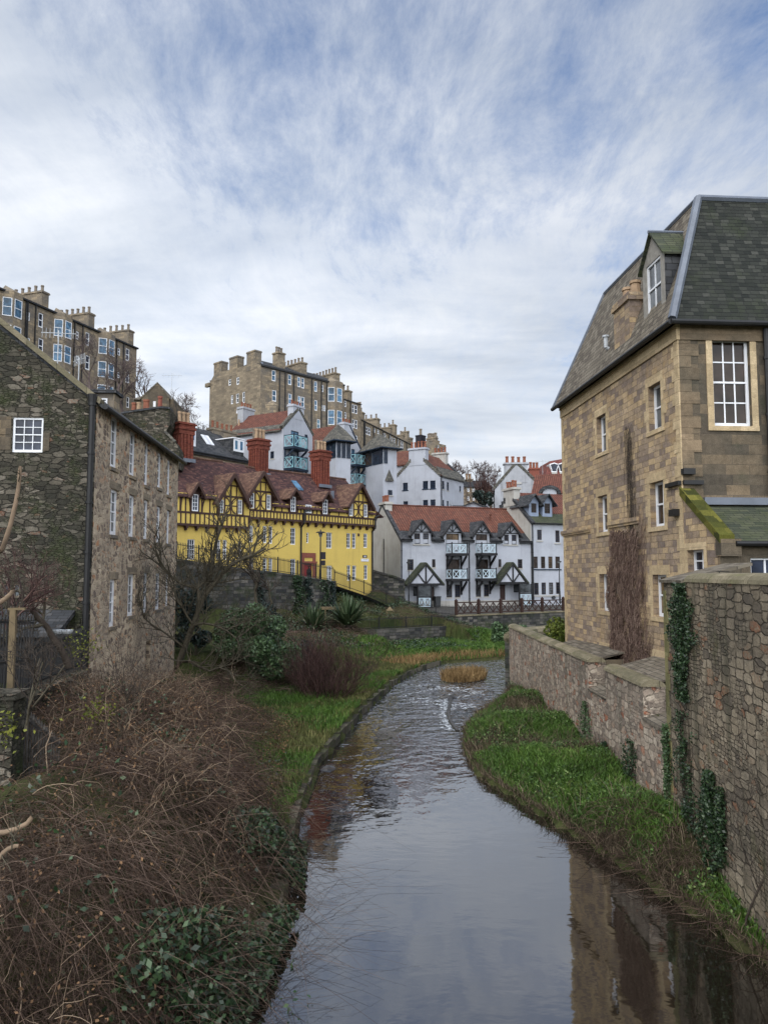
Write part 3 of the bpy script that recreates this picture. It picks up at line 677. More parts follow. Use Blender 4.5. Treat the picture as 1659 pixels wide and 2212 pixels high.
# ------------------------------------------------------------------ building helpers
def bars(b, fr, rc, r, cols, rows, fw, bw, meet=True, t0=None):
    s0, s1, z0, z1 = rc
    ta, tb = r - 0.03, r + 0.05
    b.box(fr, s0, s0 + fw, ta, tb, z0, z1); b.box(fr, s1 - fw, s1, ta, tb, z0, z1)
    b.box(fr, s0 + fw, s1 - fw, ta, tb, z1 - fw, z1); b.box(fr, s0 + fw, s1 - fw, ta, tb, z0, z0 + fw * 1.35)
    a0, a1, c0, c1 = s0 + fw, s1 - fw, z0 + fw * 1.35, z1 - fw
    zm = (c0 + c1) / 2
    if meet: b.box(fr, a0, a1, ta + .01, tb - .005, zm - bw * .75, zm + bw * .75)
    for i in range(1, cols):
        x = a0 + (a1 - a0) * i / cols; b.box(fr, x - bw / 2, x + bw / 2, ta + .02, tb - .01, c0, c1)
    for j in range(1, rows):
        z = c0 + (c1 - c0) * j / rows
        if meet and abs(z - zm) < 0.01: continue
        b.box(fr, a0, a1, ta + .023, tb - .013, z - bw / 2, z + bw / 2)
def window(fr, rc, parent, r=0.15, cols=2, rows=4, fw=0.06, bw=0.035, fm=None, gm=None, sill=None, meet=True, name='window', sm_=None):
    b = B(); bars(b, fr, rc, r, cols, rows, fw, bw, meet)
    w_ = b.build(name, fm or M_paint, parent)
    p = B(); s0, s1, z0, z1 = rc
    p.box(fr, s0 + .01, s1 - .01, r + 0.022, r + 0.03, z0 + .01, z1 - .01)
    p.build('pane', gm or M_glass, w_)
    if sill:
        q = B(); q.box(fr, s0 - sill, s1 + sill, -0.06, r - 0.035, z0 - 0.13, z0 - 0.004); q.build('sill', sm_ or M_dress, w_)
    return w_
def surround(b, fr, rc, wd, proud=0.025, quoin=0.0, lintel=None):
    s0, s1, z0, z1 = rc; lt = lintel or wd
    b.box(fr, s0 - wd, s1 + wd, -proud, 0.05, z1 + .003, z1 + lt)
    b.box(fr, s0 - wd, s1 + wd, -proud - .02, 0.05, z0 - wd * .75, z0 - .003)
    if quoin:
        n = max(3, int(round((z1 - z0) / 0.33))); hh = (z1 - z0) / n
        for k in range(n):
            e = wd + (quoin if k % 2 else 0.0)
            za, zb = z0 + k * hh, z0 + (k + 1) * hh - 0.006
            b.box(fr, s0 - e, s0 - .002, -proud, 0.05, za, zb); b.box(fr, s1 + .002, s1 + e, -proud, 0.05, za, zb)
    else:
        b.box(fr, s0 - wd, s0 - .002, -proud, 0.05, z0, z1); b.box(fr, s1 + .002, s1 + wd, -proud, 0.05, z0, z1)
def pot(parent, p, h, r, m):
    b = B(); b.tube(p, p + np.array([0, 0, h * .82]), r * .95, r * .8, 10, True); b.tube(p + np.array([0, 0, h * .82]), p + np.array([0, 0, h]), r, r * .98, 10, True)
    return b.build('chimney_pot', m, parent)
def chimney(parent, fr, s0, s1, t0, t1, z0, z1, m, cap=0.12, pots=3, ph=0.6, pr=0.13, pm=None, along='s', capm=None):
    b = B(); b.box(fr, s0, s1, t0, t1, z0, z1 - .28)
    b.box(fr, s0 - cap, s1 + cap, t0 - cap, t1 + cap, z1 - .28, z1 - .1); b.box(fr, s0 - cap * .5, s1 + cap * .5, t0 - cap * .5, t1 + cap * .5, z1 - .1, z1)
    c = b.build('chimney', m, parent)
    for k in range(pots):
        f = (k + .5) / pots
        q = fr.w(s0 + (s1 - s0) * f, (t0 + t1) / 2, z1) if along == 's' else fr.w((s0 + s1) / 2, t0 + (t1 - t0) * f, z1)
        pot(c, q, ph * (0.9 + 0.2 * random.random()), pr, pm or M_pot)
    return c
def pipe(parent, fr, s, z0, z1, r=0.05, m=None, t=-0.1, name='downpipe'):
    b = B(); b.tube(fr.w(s, t, z0), fr.w(s, t, z1), r, r, 8)
    z = z0 + .8
    while z < z1: b.tube(fr.w(s, t, z), fr.w(s, t, z + .08), r * 1.35, r * 1.35, 8); z += 1.7
    return b.build(name, m or M_iron, parent)
def lerp(a, b, t): return a + (b - a) * t
def slabq(b, pts, th=0.14): b.slab([np.asarray(p) for p in pts], th)
def gable_body(b, fr, L, D, zb, ze, zr, ops=(), r=.15, opsL=(), opsR=(), ridge='s', ra=.5):
    """box with gables; ridge along s ('s') or along t ('t'); ra = place of the ridge"""
    if ridge == 's':
        b.wall(fr, [(0, zb), (L, zb), (L, ze), (0, ze)], ops, r)
        b.poly([fr.w(0, D, zb), fr.w(L, D, zb), fr.w(L, D, ze), fr.w(0, D, ze)])
        b.wall(fr.left(0, D), [(0, zb), (D, zb), (D, ze), (D * (1 - ra), zr), (0, ze)], opsL, r)
        b.wall(fr.right(L, 0), [(0, zb), (D, zb), (D, ze), (D * ra, zr), (0, ze)], opsR, r)
    else:
        b.wall(fr, [(0, zb), (L, zb), (L, ze), (L * ra, zr), (0, ze)], ops, r)
        b.poly([fr.w(0, D, zb), fr.w(L, D, zb), fr.w(L, D, ze), fr.w(L * ra, D, zr), fr.w(0, D, ze)])
        b.wall(fr.left(0, D), [(0, zb), (D, zb), (D, ze), (0, ze)], opsL, r)
        b.wall(fr.right(L, 0), [(0, zb), (D, zb), (D, ze), (0, ze)], opsR, r)
def gable_roof(b, fr, L, D, ze, zr, ov=.25, ridge='s', th=.16, ra=.5, ends=0.0):
    up = 0.05
    if ridge == 's':
        T = D * ra; sl = (zr - ze) / T; zz = ze - sl * ov + up; sr = (zr - ze) / (D - T)
        slabq(b, [fr.w(-ends, -ov, zz), fr.w(L + ends, -ov, zz), fr.w(L + ends, T, zr + up), fr.w(-ends, T, zr + up)], th)
        slabq(b, [fr.w(-ends, T, zr + up), fr.w(L + ends, T, zr + up), fr.w(L + ends, D + ov, ze - sr * ov + up), fr.w(-ends, D + ov, ze - sr * ov + up)], th)
    else:
        S = L * ra; sl = (zr - ze) / S; sr = (zr - ze) / (L - S)
        slabq(b, [fr.w(-ov, -ends, ze - sl * ov + up), fr.w(S, -ends, zr + up), fr.w(S, D + ends, zr + up), fr.w(-ov, D + ends, ze - sl * ov + up)], th)
        slabq(b, [fr.w(S, -ends, zr + up), fr.w(L + ov, -ends, ze - sr * ov + up), fr.w(L + ov, D + ends, ze - sr * ov + up), fr.w(S, D + ends, zr + up)], th)
def skew(b, fr, a, c, wd=0.3, t0=-0.05, t1=0.3, up=0.18):
    """raised stone edge of a gable from point a to c (s,z)"""
    d = np.array([c[0] - a[0], c[1] - a[1]]); n = np.array([-d[1], d[0]]) / np.hypot(*d)
    if n[1] < 0: n = -n
    o = [(a[0], a[1] - .1), (c[0], c[1] - .1), (c[0] + n[0] * up, c[1] + n[1] * up), (a[0] + n[0] * up, a[1] + n[1] * up)]
    b.prism(fr, o, t0, t1)
def steps(b, fr, a, c, n, t0=-0.06, t1=0.35, h=.3):
    """crow steps from low end a to high end c (s,z)"""
    for k in range(n):
        s0, s1 = lerp(a[0], c[0], k / n), lerp(a[0], c[0], (k + 1) / n)
        z0, z1 = lerp(a[1], c[1], k / n) - .25, lerp(a[1], c[1], (k + 1) / n) + h * .35
        b.box(fr, min(s0, s1) + .004, max(s0, s1) - .004, t0, t1, z0, z1)
# ================================================================== right stone house
LF = face(1461.7, 701.6, 22.0, 1212.0, 881.6)          # long side, seen left of its near corner
Pn = LF.sz(1461.7, 701.6); SN = Pn[0]; ZE = Pn[1]      # s of the near corner, eaves height
SF = LF.sz(1212.0, 881.6)[0]
FF = Frame(LF.w(SN, 0, 0), LF.ey)                      # front, faces the viewer
rh = thing('stone_house', 'tall golden sandstone house with steep slate roof standing over the right river wall', 'house', (*LF.w((SN + SF) / 2, 4, 0)[:2], 2.6))
DW = 9.0
RHW = {}
for k, (x0, x1, y0, y1) in {'t1': (220, 262, 1046, 1214), 't2': (453, 510, 905, 1112), 'm1': (226, 268, 1408, 1573), 'm2': (460, 523, 1345, 1548),
                             'b1': (233, 276, 1762, 1928), 'b2': (473, 537, 1765, 1955), 'g1': (240, 278, 2108, 2190), 'g2': (478, 540, 2150, 2330)}.items():
    RHW[k] = LF.rect('z5', x0, x1, y0, y1)
w1 = FF.rect('z5', 741, 911, 700, 1096)
lz = FF.p('z5', 585, 1400)[1]                          # top of the lean-to
wb = B()
lean_s = LF.p('b5', 1100, 850)[0]; lean_z = LF.p('b5', 1070, 820)[1]
lean_top = LF.p('b5', 672, 340)[1]
sw = LF.rect('b5', 768, 950, 955, 1205)
wb.wall(LF, [(SF, 1.2), (SN, 1.2), (SN, ZE), (SF, ZE)], list(RHW.values()), 0.24)
wb.wall(LF, [(SN, 1.2), (lean_s, 1.2), (lean_s, lean_z), (SN, lean_top)], [sw], 0.24)
Lback = LF.left(SF, DW); wb.poly([Lback.w(0, 0, 1), Lback.w(DW, 0, 1), Lback.w(DW, 0, ZE), Lback.w(0, 0, ZE)])
wb.poly([LF.w(SF, DW, 1), LF.w(SN, DW, 1), LF.w(SN, DW, ZE), LF.w(SF, DW, ZE)])
wb.build('wall', M_ashlar, rh)
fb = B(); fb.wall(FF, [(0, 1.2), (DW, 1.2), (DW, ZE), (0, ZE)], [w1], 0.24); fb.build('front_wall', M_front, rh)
for k, rc in RHW.items():
    window(LF, rc, rh, 0.21, 2, 2, .075, .035, gm=M_glass_warm if k in ('m1', 'm2', 'b1', 'b2', 'g2') else M_glass_clear, meet=True)
window(FF, w1, rh, .16, 3, 4, .085, .038, gm=M_glass_warm)
window(LF, sw, rh, .21, 2, 2, .06, .04, meet=False)
for k, rc in RHW.items(): tr = B(); surround(tr, LF, rc, 0.19, .02, .15, .30); tr.build('window_surround', M_dress, rh)
tr = B(); surround(tr, LF, sw, .16, .02, 0, .2); tr.build('window_surround', M_dress, rh)
tr = B(); surround(tr, FF, w1, .19, .03, 0, .24); tr.build('window_surround', M_dress, rh)
tr = B()
for kk, z in enumerate(np.arange(2.4, ZE - .45, .36)):  # quoins
    e = .42 if kk % 2 else .26
    tr.box(LF, SN - e, SN + .018, -.02, .04, z, z + .352); tr.box(LF, SF - .018, SF + (.62 - e), -.02, .04, z, z + .352)
tr.box(LF, SF - .05, SN + .05, -.055, .05, ZE - .46, ZE - .12); tr.box(LF, SF - .05, SN + .08, -.09, .05, ZE - .117, ZE - .01)
tr.build('dressed_stone', M_dress, rh)
fq = B()
for kk, z in enumerate(np.arange(2.4, ZE - .45, .36)):
    e = .62 if kk % 2 else .38
    fq.box(FF, .02, e, -.022, .04, z, z + .352)
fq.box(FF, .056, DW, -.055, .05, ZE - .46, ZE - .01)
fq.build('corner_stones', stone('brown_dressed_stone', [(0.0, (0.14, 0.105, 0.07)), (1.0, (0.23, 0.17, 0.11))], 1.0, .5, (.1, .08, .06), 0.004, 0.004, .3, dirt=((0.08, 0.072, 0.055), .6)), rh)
for x0, x1, y0, y1 in ((65, 190, 1575, 1553), (275, 410, 1535, 1510)):
    st = B(); a, c = LF.p('z5', x0, y0), LF.p('z5', x1, y1); zz = (a[1] + c[1]) / 2
    st.box(LF, a[0], c[0], -.10, .05, zz - .09, zz + .05); st.box(LF, a[0], c[0], -.06, .05, zz - .17, zz - .09); st.build('string_course', M_ashlar, rh)
# roof: steep slopes to a flat top
def w3(p): return np.asarray(p)
TI, RISE = 1.55, FF.sz(1541, 431, 1.55)[1]
e = .28; zev = ZE + .05
A0, A1 = LF.w(SF - e, -e, zev), LF.w(SN + e, -e, zev); A2, A3 = LF.w(SN + e, DW + e, zev), LF.w(SF - e, DW + e, zev)
C0, C1 = LF.w(SF + 1.5, TI, RISE), LF.w(SN - 1.5, TI, RISE); C2, C3 = LF.w(SN - 1.5, DW - TI, RISE), LF.w(SF + 1.5, DW - TI, RISE)
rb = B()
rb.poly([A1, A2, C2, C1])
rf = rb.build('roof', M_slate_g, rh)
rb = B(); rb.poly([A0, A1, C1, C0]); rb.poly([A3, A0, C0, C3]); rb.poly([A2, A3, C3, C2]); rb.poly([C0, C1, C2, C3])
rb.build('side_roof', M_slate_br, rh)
ld = B()
ld.tube(A1 + (C1 - A1) * .01, C1, .13, .13, 6); ld.tube(C1, C2, .11, .11, 6); ld.tube(C1, C0, .09, .09, 6); ld.tube(A0, C0, .08, .08, 6)
ld.build('lead_ridge', M_lead, rh)
gt = B(); gt.path([A0 + np.array([-.05, 0, -.06]), A1 + np.array([-.05, -.05, -.06]), A2 + np.array([0, -.05, -.06])], .085, 8); gt.build('gutter', M_iron, rh)
# dormer
TD_ = .12
s0, s1 = SN - 2.62, SN - .95; sm_ = (s0 + s1) / 2; zE = ZE + 2.72; zA = ZE + 3.62; zB = ZE + .6
dw = (s0 + .30, s1 - .30, ZE + .98, zE - .02)
db = B(); DF = LF.off(TD_)
db.wall(DF, [(s0, zB), (s1, zB), (s1, zE), (sm_, zA), (s0, zE)], [dw], .1)
dr_ = db.build('dormer', solid('grey_weatherboard', (0.25, 0.235, 0.21), .25, 5.0, .8), rh)
for ss in (s0, s1): ck = B(); ck.poly([DF.w(ss, 0, zB - .4), DF.w(ss, .95, zB - .4), DF.w(ss, .95, zE), DF.w(ss, 0, zE)]); ck.build('dormer_cheek', M_slate_d, dr_)
dro = B()
slabq(dro, [DF.w(s0 - .12, -.12, zE - .1), DF.w(sm_, -.12, zA + .06), DF.w(sm_, 1.42, zA + .06), DF.w(s0 - .12, 1.05, zE - .1)], .07)
slabq(dro, [DF.w(sm_, -.12, zA + .06), DF.w(s1 + .12, -.12, zE - .1), DF.w(s1 + .12, 1.05, zE - .1), DF.w(sm_, 1.42, zA + .06)], .07)
dro.build('dormer_roof', M_slate_mossy, dr_)
dl_ = B(); dl_.tube(DF.w(sm_, -.14, zA + .06), DF.w(sm_, 1.35, zA + .06), .06, .06, 6); dl_.build('dormer_ridge', M_lead, dr_)
bars_ = B(); bars(bars_, DF, dw, .06, 2, 2, .07, .04); dwn = bars_.build('dormer_window', M_paint, dr_); b = B(); b.box(DF, dw[0], dw[1], .085, .095, dw[2], dw[3]); b.build('dormer_pane', M_glass_clear, dr_)
# eaves chimney
ca, cb = LF.p('z5', 303, 760)[0], LF.p('z5', 372, 700)[0]
ct = LF.p('z5', 372, 485)[1]
chimney(rh, LF, ca, cb, -.03, .75, ZE - .3, ct, M_ashlar, .07, 2, .55, .2, M_pot)
ck = B(); ck.poly([LF.w(cb + .3, .1, ZE + .3), LF.w(cb + .02, .1, ZE + .3), LF.w(cb + .02, .72, ZE + 1.9), LF.w(cb + .3, .72, ZE + 1.9)]); ck.build('flashing', M_lead, rh)
fl = B(); q = LF.w(ca - .9, .15, ZE + 1.0); fl.tube(q, q + np.array([-.15, 0, .05]), .07, .07); fl.tube(q + np.array([-.15, 0, .05]), q + np.array([-.15, 0, .45]), .08, .08); fl.tube(q + np.array([-.15, 0, .45]), q + np.array([-.15, 0, .52]), .13, .13); fl.build('flue_pipe', M_alu, rh)
# lean-to at the near end
LT = FF.off(-(lean_s - SN))
lo = B()
lo.wall(LT, [(0, 1.2), (DW, 1.2), (DW, lean_z - .1), (0, lean_z - .1)], [LT.rect('b5', 1468, 1980, 1045, 1480)], .12)
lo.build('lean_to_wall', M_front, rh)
window(LT, LT.rect('b5', 1468, 1980, 1045, 1480), rh, .1, 3, 1, .05, .05, gm=M_glass, meet=False)
lr = B(); slabq(lr, [LT.w(.3, -.2, lean_z - .12), LT.w(DW, -.2, lean_z - .12), FF.w(DW, .0, lean_top - .35), FF.w(.3, .0, lean_top - .35)], .1); lr.build('lean_to_roof', M_slate_mossy, rh)
sk = B()
aa, bb_ = (SN - .05, lean_top + .1), (lean_s + .22, lean_z + .0)
sk.prism(LF, [(aa[0], aa[1] - .16), (bb_[0], bb_[1] - .16), (bb_[0], bb_[1] + .06), (aa[0], aa[1] + .1)], -.07, .34); sk.build('mossy_skew', M_mossskew, rh)
kn = B(); kn.box(LF, lean_s - .05, lean_s + .25, -.05, .5, lean_z - .5, lean_z - .05); kn.box(LF, lean_s - .0, lean_s + .12, -.02, .5, 1.4, lean_z - .503); kn.build('skew_putt', M_front, rh)
fs = B(); fs.box(FF, .6, DW, -.14, .02, lean_top - .33, lean_top - .12); fs.build('lead_flashing', M_lead, rh)
gl_ = B(); gl_.tube(LT.w(.35, -.26, lean_z - .17), LT.w(DW, -.26, lean_z - .17), .07, .07); gl_.build('lean_to_gutter', M_iron, rh)
psx = FF.p('z5', 978, 1000)[0]
pipe(rh, FF, psx, lean_top - .2, ZE - .1, .075, M_iron, -.15)
bk = B(); a = FF.p('b5', 690, 80); bk.box(FF, a[0], a[0] + .35, -.2, 0, a[1] - .12, a[1] + .05); a = LF.p('b5', 555, 250); c = LF.p('b5', 670, 250); bk.box(LF, a[0], SN, -.12, 0, a[1] - .06, a[1] + .06); bk.box(FF, 0, .6, -.12, 0, a[1] - .06, a[1] + .06); a = LF.p('b5', 655, 545); bk.box(LF, a[0] - .18, a[0] + .18, -.2, 0, a[1] - .1, a[1] + .1); bk.build('iron_bracket', M_iron, rh)

# ================================================================== right river walls
HWF = Frame((*HW1, 0), HW0 - HW1)                       # s runs toward the viewer, inward = away from the river
HL = float(np.linalg.norm(HW0 - HW1)); HZ = 6.24
hw = thing('river_wall', 'tall mossy rubble wall with rounded coping and ivy at the right edge', 'wall', (*HW1, 0))
b = B(); b.wall(HWF, [(0, -.6), (HL, -.6), (HL, HZ), (0, HZ)]); e_ = HWF.left(0, .55); b.wall(e_, [(0, -.6), (.55, -.6), (.55, HZ), (0, HZ)]); b.poly([HWF.w(0, .55, -.6), HWF.w(HL, .55, -.6), HWF.w(HL, .55, HZ), HWF.w(0, .55, HZ)]); b.poly([HWF.w(0, 0, HZ), HWF.w(HL, 0, HZ), HWF.w(HL, .55, HZ), HWF.w(0, .55, HZ)])
b.build('masonry', M_rubble_r, hw)
c = B(); s = 1.7
while s < HL:
    ln = .62 + .25 * random.random(); pr = [(.30 * math.cos(math.pi * k / 8) + .275, .20 * math.sin(math.pi * k / 8)) for k in range(9)]
    o = [HWF.w(s + .012, t, HZ - .02 + z) for t, z in pr] + [HWF.w(min(s + ln, HL), t, HZ - .02 + z) for t, z in pr]
    c.add(o, [(k, k + 1, 10 + k, 9 + k) for k in range(8)] + [list(range(9)), list(range(17, 8, -1)), (0, 9, 17, 8)]); s += ln
c.build('coping', M_cope, hw)
c = B(); slabq(c, [HWF.w(-.12, -.08, HZ + .02), HWF.w(1.68, -.08, HZ + .02), HWF.w(1.68, 1.5, HZ + .42), HWF.w(-.12, 1.5, HZ + .42)], .07); c.build('slate_capping', M_slate_br, hw)
q = B()
for k, z in enumerate(np.arange(.8, HZ - .3, .4)): q.box(HWF, -.015, .32 if k % 2 else .2, -.02, .05, z, z + .39)
q.build('quoin', stone('green_stained_quoin', [(0.0, (0.15, 0.14, 0.06)), (1.0, (0.27, 0.24, 0.12))], .6, .5, (.1, .1, .05), .004, .01, .4, dirt=((.11, .105, .06), .6)), hw)

LWF = Frame((*LW1, 0), HW1 - LW1); LL = float(np.linalg.norm(HW1 - LW1))
def lws(U): return LWF.sz(U, 1450)[0]
n1a, n1b, n2a = lws(1270), lws(1307), lws(1387)
lw = thing('river_wall', 'low pink and grey rubble river wall with window notches and rounded coping', 'wall', (*LW1, 0))
ZT = 3.42
b = B(); out = [(0, -.6), (LL, -.6), (LL, 2.55), (n2a, 2.55), (n2a, ZT), (n1b, ZT), (n1b, 2.5), (n1a, 2.5), (n1a, ZT), (0, ZT - .08)]
b.prism(LWF, out, 0, .6); b.build('masonry', M_rubble_p, lw)
c = B()
for a0, a1 in ((-.05, n1a + .05), (n1b - .05, n2a + .05)):
    s = a0
    while s < a1 - .01:
        ln = min(.7 + .4 * random.random(), a1 - s); pr = [(.33 * math.cos(math.pi * k / 8) + .27, .19 * math.sin(math.pi * k / 8)) for k in range(9)]
        o = [LWF.w(s + .01, t, ZT - .03 + z) for t, z in pr] + [LWF.w(s + ln, t, ZT - .03 + z) for t, z in pr]
        c.add(o, [(k, k + 1, 10 + k, 9 + k) for k in range(8)] + [list(range(9)), list(range(17, 8, -1)), (0, 9, 17, 8)]); s += ln
c.build('coping', M_cope, lw)
c = B()
near_b = lws(1216)
for a0, a1 in ((near_b - 2.0, n1a), (n1b, n2a)):
    slabq(c, [LWF.w(a0, .45, ZT + .12), LWF.w(a1, .45, ZT + .12), LWF.w(a1, 1.6, ZT + .42), LWF.w(a0, 1.6, ZT + .42)], .06)
slabq(c, [LWF.w(n1a, -.04, 2.52), LWF.w(n1b, -.04, 2.52), LWF.w(n1b, 1.6, 2.95), LWF.w(n1a, 1.6, 2.95)], .06)
slabq(c, [LWF.w(n2a, -.04, 2.57), LWF.w(LL - .02, -.04, 2.57), LWF.w(LL - .02, 1.6, 3.0), LWF.w(n2a, 1.6, 3.0)], .06)
c.build('slate_capping', M_slate_br, lw)
c = B()
for ss in (n1a, n1b, n2a): c.box(LWF, ss - .12 if ss != n1b else ss, ss if ss != n1b else ss + .12, .61, 1.5, 1.5, ZT + .05)
c.build('notch_cheek', M_front, lw)

# far garden wall that curves on behind the low wall's end
cv = thing('garden_wall', 'pale curved coping wall running behind the far end of the low river wall', 'wall', (14, 50, 1))
b = B(); c = B()
pts = [(7.4, 43.9), (8.2, 46.0), (9.6, 48.2), (11.6, 50.2), (14.2, 51.8), (17.5, 53), (22, 54), (28, 54.6)]
for p, q in zip(pts[:-1], pts[1:]):
    fr = Frame((*p, 0), np.array(q) - np.array(p)); L = math.hypot(q[0] - p[0], q[1] - p[1])
    b.box(fr, -.05, L + .05, 0, .5, -.4, 2.75)
    c.tube(fr.w(-.05, .25, 2.78), fr.w(L + .05, .25, 2.78), .33, .33, 10)
b.build('masonry', M_dark_wall, cv); c.build('coping', M_cope, cv)

# ================================================================== left stone mill
LH = face(210.0, 870.8, 26.0, 389.0, 996.3)
NS = LH.sz(210.0, 870.8)[0]; LZE = LH.sz(210, 870.8)[1]; LS1 = LH.sz(386.5, 996)[0]
lh = thing('stone_mill', 'four storey rubble stone mill with mossy gable on the left bank', 'house', (*LH.w(LS1 / 2, 4, 0)[:2], .8))
LHW = []
for rc in ((583, 625, 785, 1058), (683, 718, 862, 1100), (760, 786, 922, 1150), (829, 853, 975, 1163), (879, 900, 1012, 1200),
           (581, 625, 1167, 1408), (679, 713, 1197, 1418), (757, 784, 1222, 1430), (823, 849, 1256, 1448), (876, 897, 1277, 1454),
           (577, 612, 1640, 1888), (673, 710, 1612, 1832), (754, 781, 1606, 1815), (819, 846, 1608, 1798), (872, 891, 1612, 1780)): LHW.append(LH.rect('z4', *rc))
door = LH.rect('z4', 766, 791, 1962, 2150)
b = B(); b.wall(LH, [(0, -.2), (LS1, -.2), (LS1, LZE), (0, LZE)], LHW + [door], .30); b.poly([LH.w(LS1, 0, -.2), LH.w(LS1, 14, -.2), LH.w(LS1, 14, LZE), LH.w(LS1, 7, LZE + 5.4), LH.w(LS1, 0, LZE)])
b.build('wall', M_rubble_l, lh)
for rc in LHW: window(LH, rc, lh, .13, 2, 4, .11, .035, gm=M_glass_clear, sill=.04, sm_=M_tenement)
b = B(); b.box(LH, door[0], door[1], .2, .26, door[2], door[3]); b.build('door', M_black, lh)
for rc in LHW: b = B(); b.box(LH, rc[0] - .16, rc[1] + .16, -.012, .05, rc[3] + .003, rc[3] + .27); b.build('lintel', M_tenement_lt, lh)
LG = Frame(LH.w(0, 0, 0), -LH.ey); LG = Frame(LH.w(0, 14, 0), -LH.ey)      # gable toward the viewer, s = 14 at the corner
gw = LG.rect('z4', 68, 228, 790, 973)
gz = LG.sz(203.7, 860.5)[1]
gout = [(0, .3), (14, .3), (14, gz), (7, gz + 7 * .80), (0, gz)]
low1 = LG.rect('a4', 20, 210, 80, 230)
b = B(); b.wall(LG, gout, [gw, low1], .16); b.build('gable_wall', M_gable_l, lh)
window(LG, gw, lh, .07, 3, 4, .07, .026, gm=M_glass, meet=True)
window(LG, low1, lh, .1, 3, 2, .05, .03, fm=M_tenement, gm=M_glass, meet=False)
b = B(); skew(b, LG, (14.12, gz - .12), (7, gz + 5.6), t0=-.12, t1=.3, up=.1); b.build('skew', M_cope, lh)
b = B(); slabq(b, [LH.w(-.02, -.22, LZE - .05), LH.w(LS1 + .2, -.22, LZE - .05), LH.w(LS1 + .2, 7, LZE + 5.5), LH.w(-.02, 7, LZE + 5.5)], .14); slabq(b, [LH.w(0, 7, LZE + 5.5), LH.w(LS1, 7, LZE + 5.5), LH.w(LS1, 14, LZE), LH.w(0, 14, LZE)], .14); b.build('roof', M_slate_d, lh)
b = B(); b.tube(LH.w(-.02, -.3, LZE - .12), LH.w(LS1 + .25, -.3, LZE - .12), .1, .1, 8); b.build('gutter', M_iron, lh)
pipe(lh, LG, 13.9, 1.2, gz - .1, .10, M_iron, -.16)
b = B(); a = LG.p('z4', 505, 690); b.tube(LG.w(13.9, -.16, gz - .25), LG.w(13.9, -.16, gz + .1), .13, .17, 8); b.build('rainwater_head', M_iron, lh)
# plain lighter patches of old masonry on the gable
for x0, x1, y0, y1 in ((0, 62, 785, 880), (0, 60, 885, 960), (228, 262, 870, 965)): rc = LG.rect('z4', x0, x1, y0, y1); b = B(); b.box(LG, *rc[:2], -.02, .05, *rc[2:]); b.build('dressed_block', M_front, lh)
# dark open shelter against the foot of the gable
sh = thing('shelter', 'dark lean-to shelter against the foot of the mossy gable', 'shed', (*LG.w(10, -1, 0)[:2], 3.2))
b = B(); za = LG.p('a4', 300, 330)[1]; slabq(b, [LG.w(3, -1.6, za - .55), LG.w(13.5, -1.6, za - .75), LG.w(13.5, -.02, za - .1), LG.w(3, -.02, za + .1)], .16); b.build('roof', M_slate_d, sh)
b = B(); b.box(LG, 3, 13.5, -.9, -.8, 2.2, za - .5); b.build('boarding', M_black, sh)
for ss in (11.0, 12.0, 13.3): b = B(); b.box(LG, ss, ss + .09, -1.55, -1.46, 2.4, za - .72); b.build('post', M_timber, sh)
# ================================================================== yellow half-timbered house
YF = face(805.6, 1137.5, 75.0, 534.0, 1119.7)           # s = 0 where the two frieze levels meet
YR = YF.sz(805.6, 1137.5)[0]; YL = YF.sz(374, 1130)[0]
J = YF.off(-.32)                                        # jettied timber storey
zr0, zr1 = YF.p('z1', 1000, 1010, -.32)[1], YF.p('z1', 1000, 938, -.32)[1]
zl0, zl1 = YF.p('a3', 500, 512, -.32)[1], YF.p('a3', 500, 305, -.32)[1]
zeR, zeL = YF.p('z1', 900, 890, -.6)[1], YF.p('z1', 130, 805, -.6)[1]
TR = 3.7
zrR, zrL = YF.p('z1', 1000, 630, TR)[1], YF.p('z1', 300, 525, TR)[1]
yh = thing('half_timbered_house', 'yellow house with dark timber frieze, brown tiled roof and tall red chimneys', 'house', (*YF.w(YR / 2, 3, 0)[:2], 5.2))
up = [(638, 668, 1042, 1172), (744, 776, 1045, 1180), (790, 821, 1048, 1185), (961, 1001, 1060, 1192), (1087, 1106, 1098, 1180), (1243, 1288, 1097, 1222), (1402, 1433, 1103, 1222), (1446, 1476, 1103, 1222), (1536, 1566, 1105, 1217),
      (1405, 1434, 1355, 1475), (1447, 1478, 1357, 1475), (1539, 1568, 1353, 1467), (961, 1001, 1305, 1438), (744, 776, 1300, 1415), (790, 819, 1300, 1415), (640, 669, 1303, 1400),
      (150, 209, 1150, 1310), (379, 410, 1155, 1308), (429, 461, 1155, 1310), (549, 576, 1165, 1295)]
upr = [YF.rect('z1', *r) for r in up]
whd = YF.rect('z1', 1246, 1289, 1357, 1482); rdr = YF.rect('z1', 1068, 1134, 1322, 1470)
rdr = (rdr[0], rdr[1], whd[2] - .1, rdr[3])
b = B(); b.wall(YF, [(YL, 2), (YR, 2), (YR, zr0 + .3), (YL, zr0 + .3)], upr + [whd, rdr], .17)
rr = YF.right(YR, 0); b.wall(rr, [(0, 2), (7.4, 2), (7.4, zr1), (0, zr1)]); b.poly([YF.w(YL, 7.4, 2), YF.w(YR, 7.4, 2), YF.w(YR, 7.4, zeR), YF.w(YL, 7.4, zeR)])
b.wall(J, [(0, zr0 - .02), (YR + .1, zr0 - .02), (YR + .1, zeR + .25), (0, zeR + .25)]); b.wall(J, [(YL, zl0), (0, zl0), (0, zeL + .25), (YL, zeL + .25)])
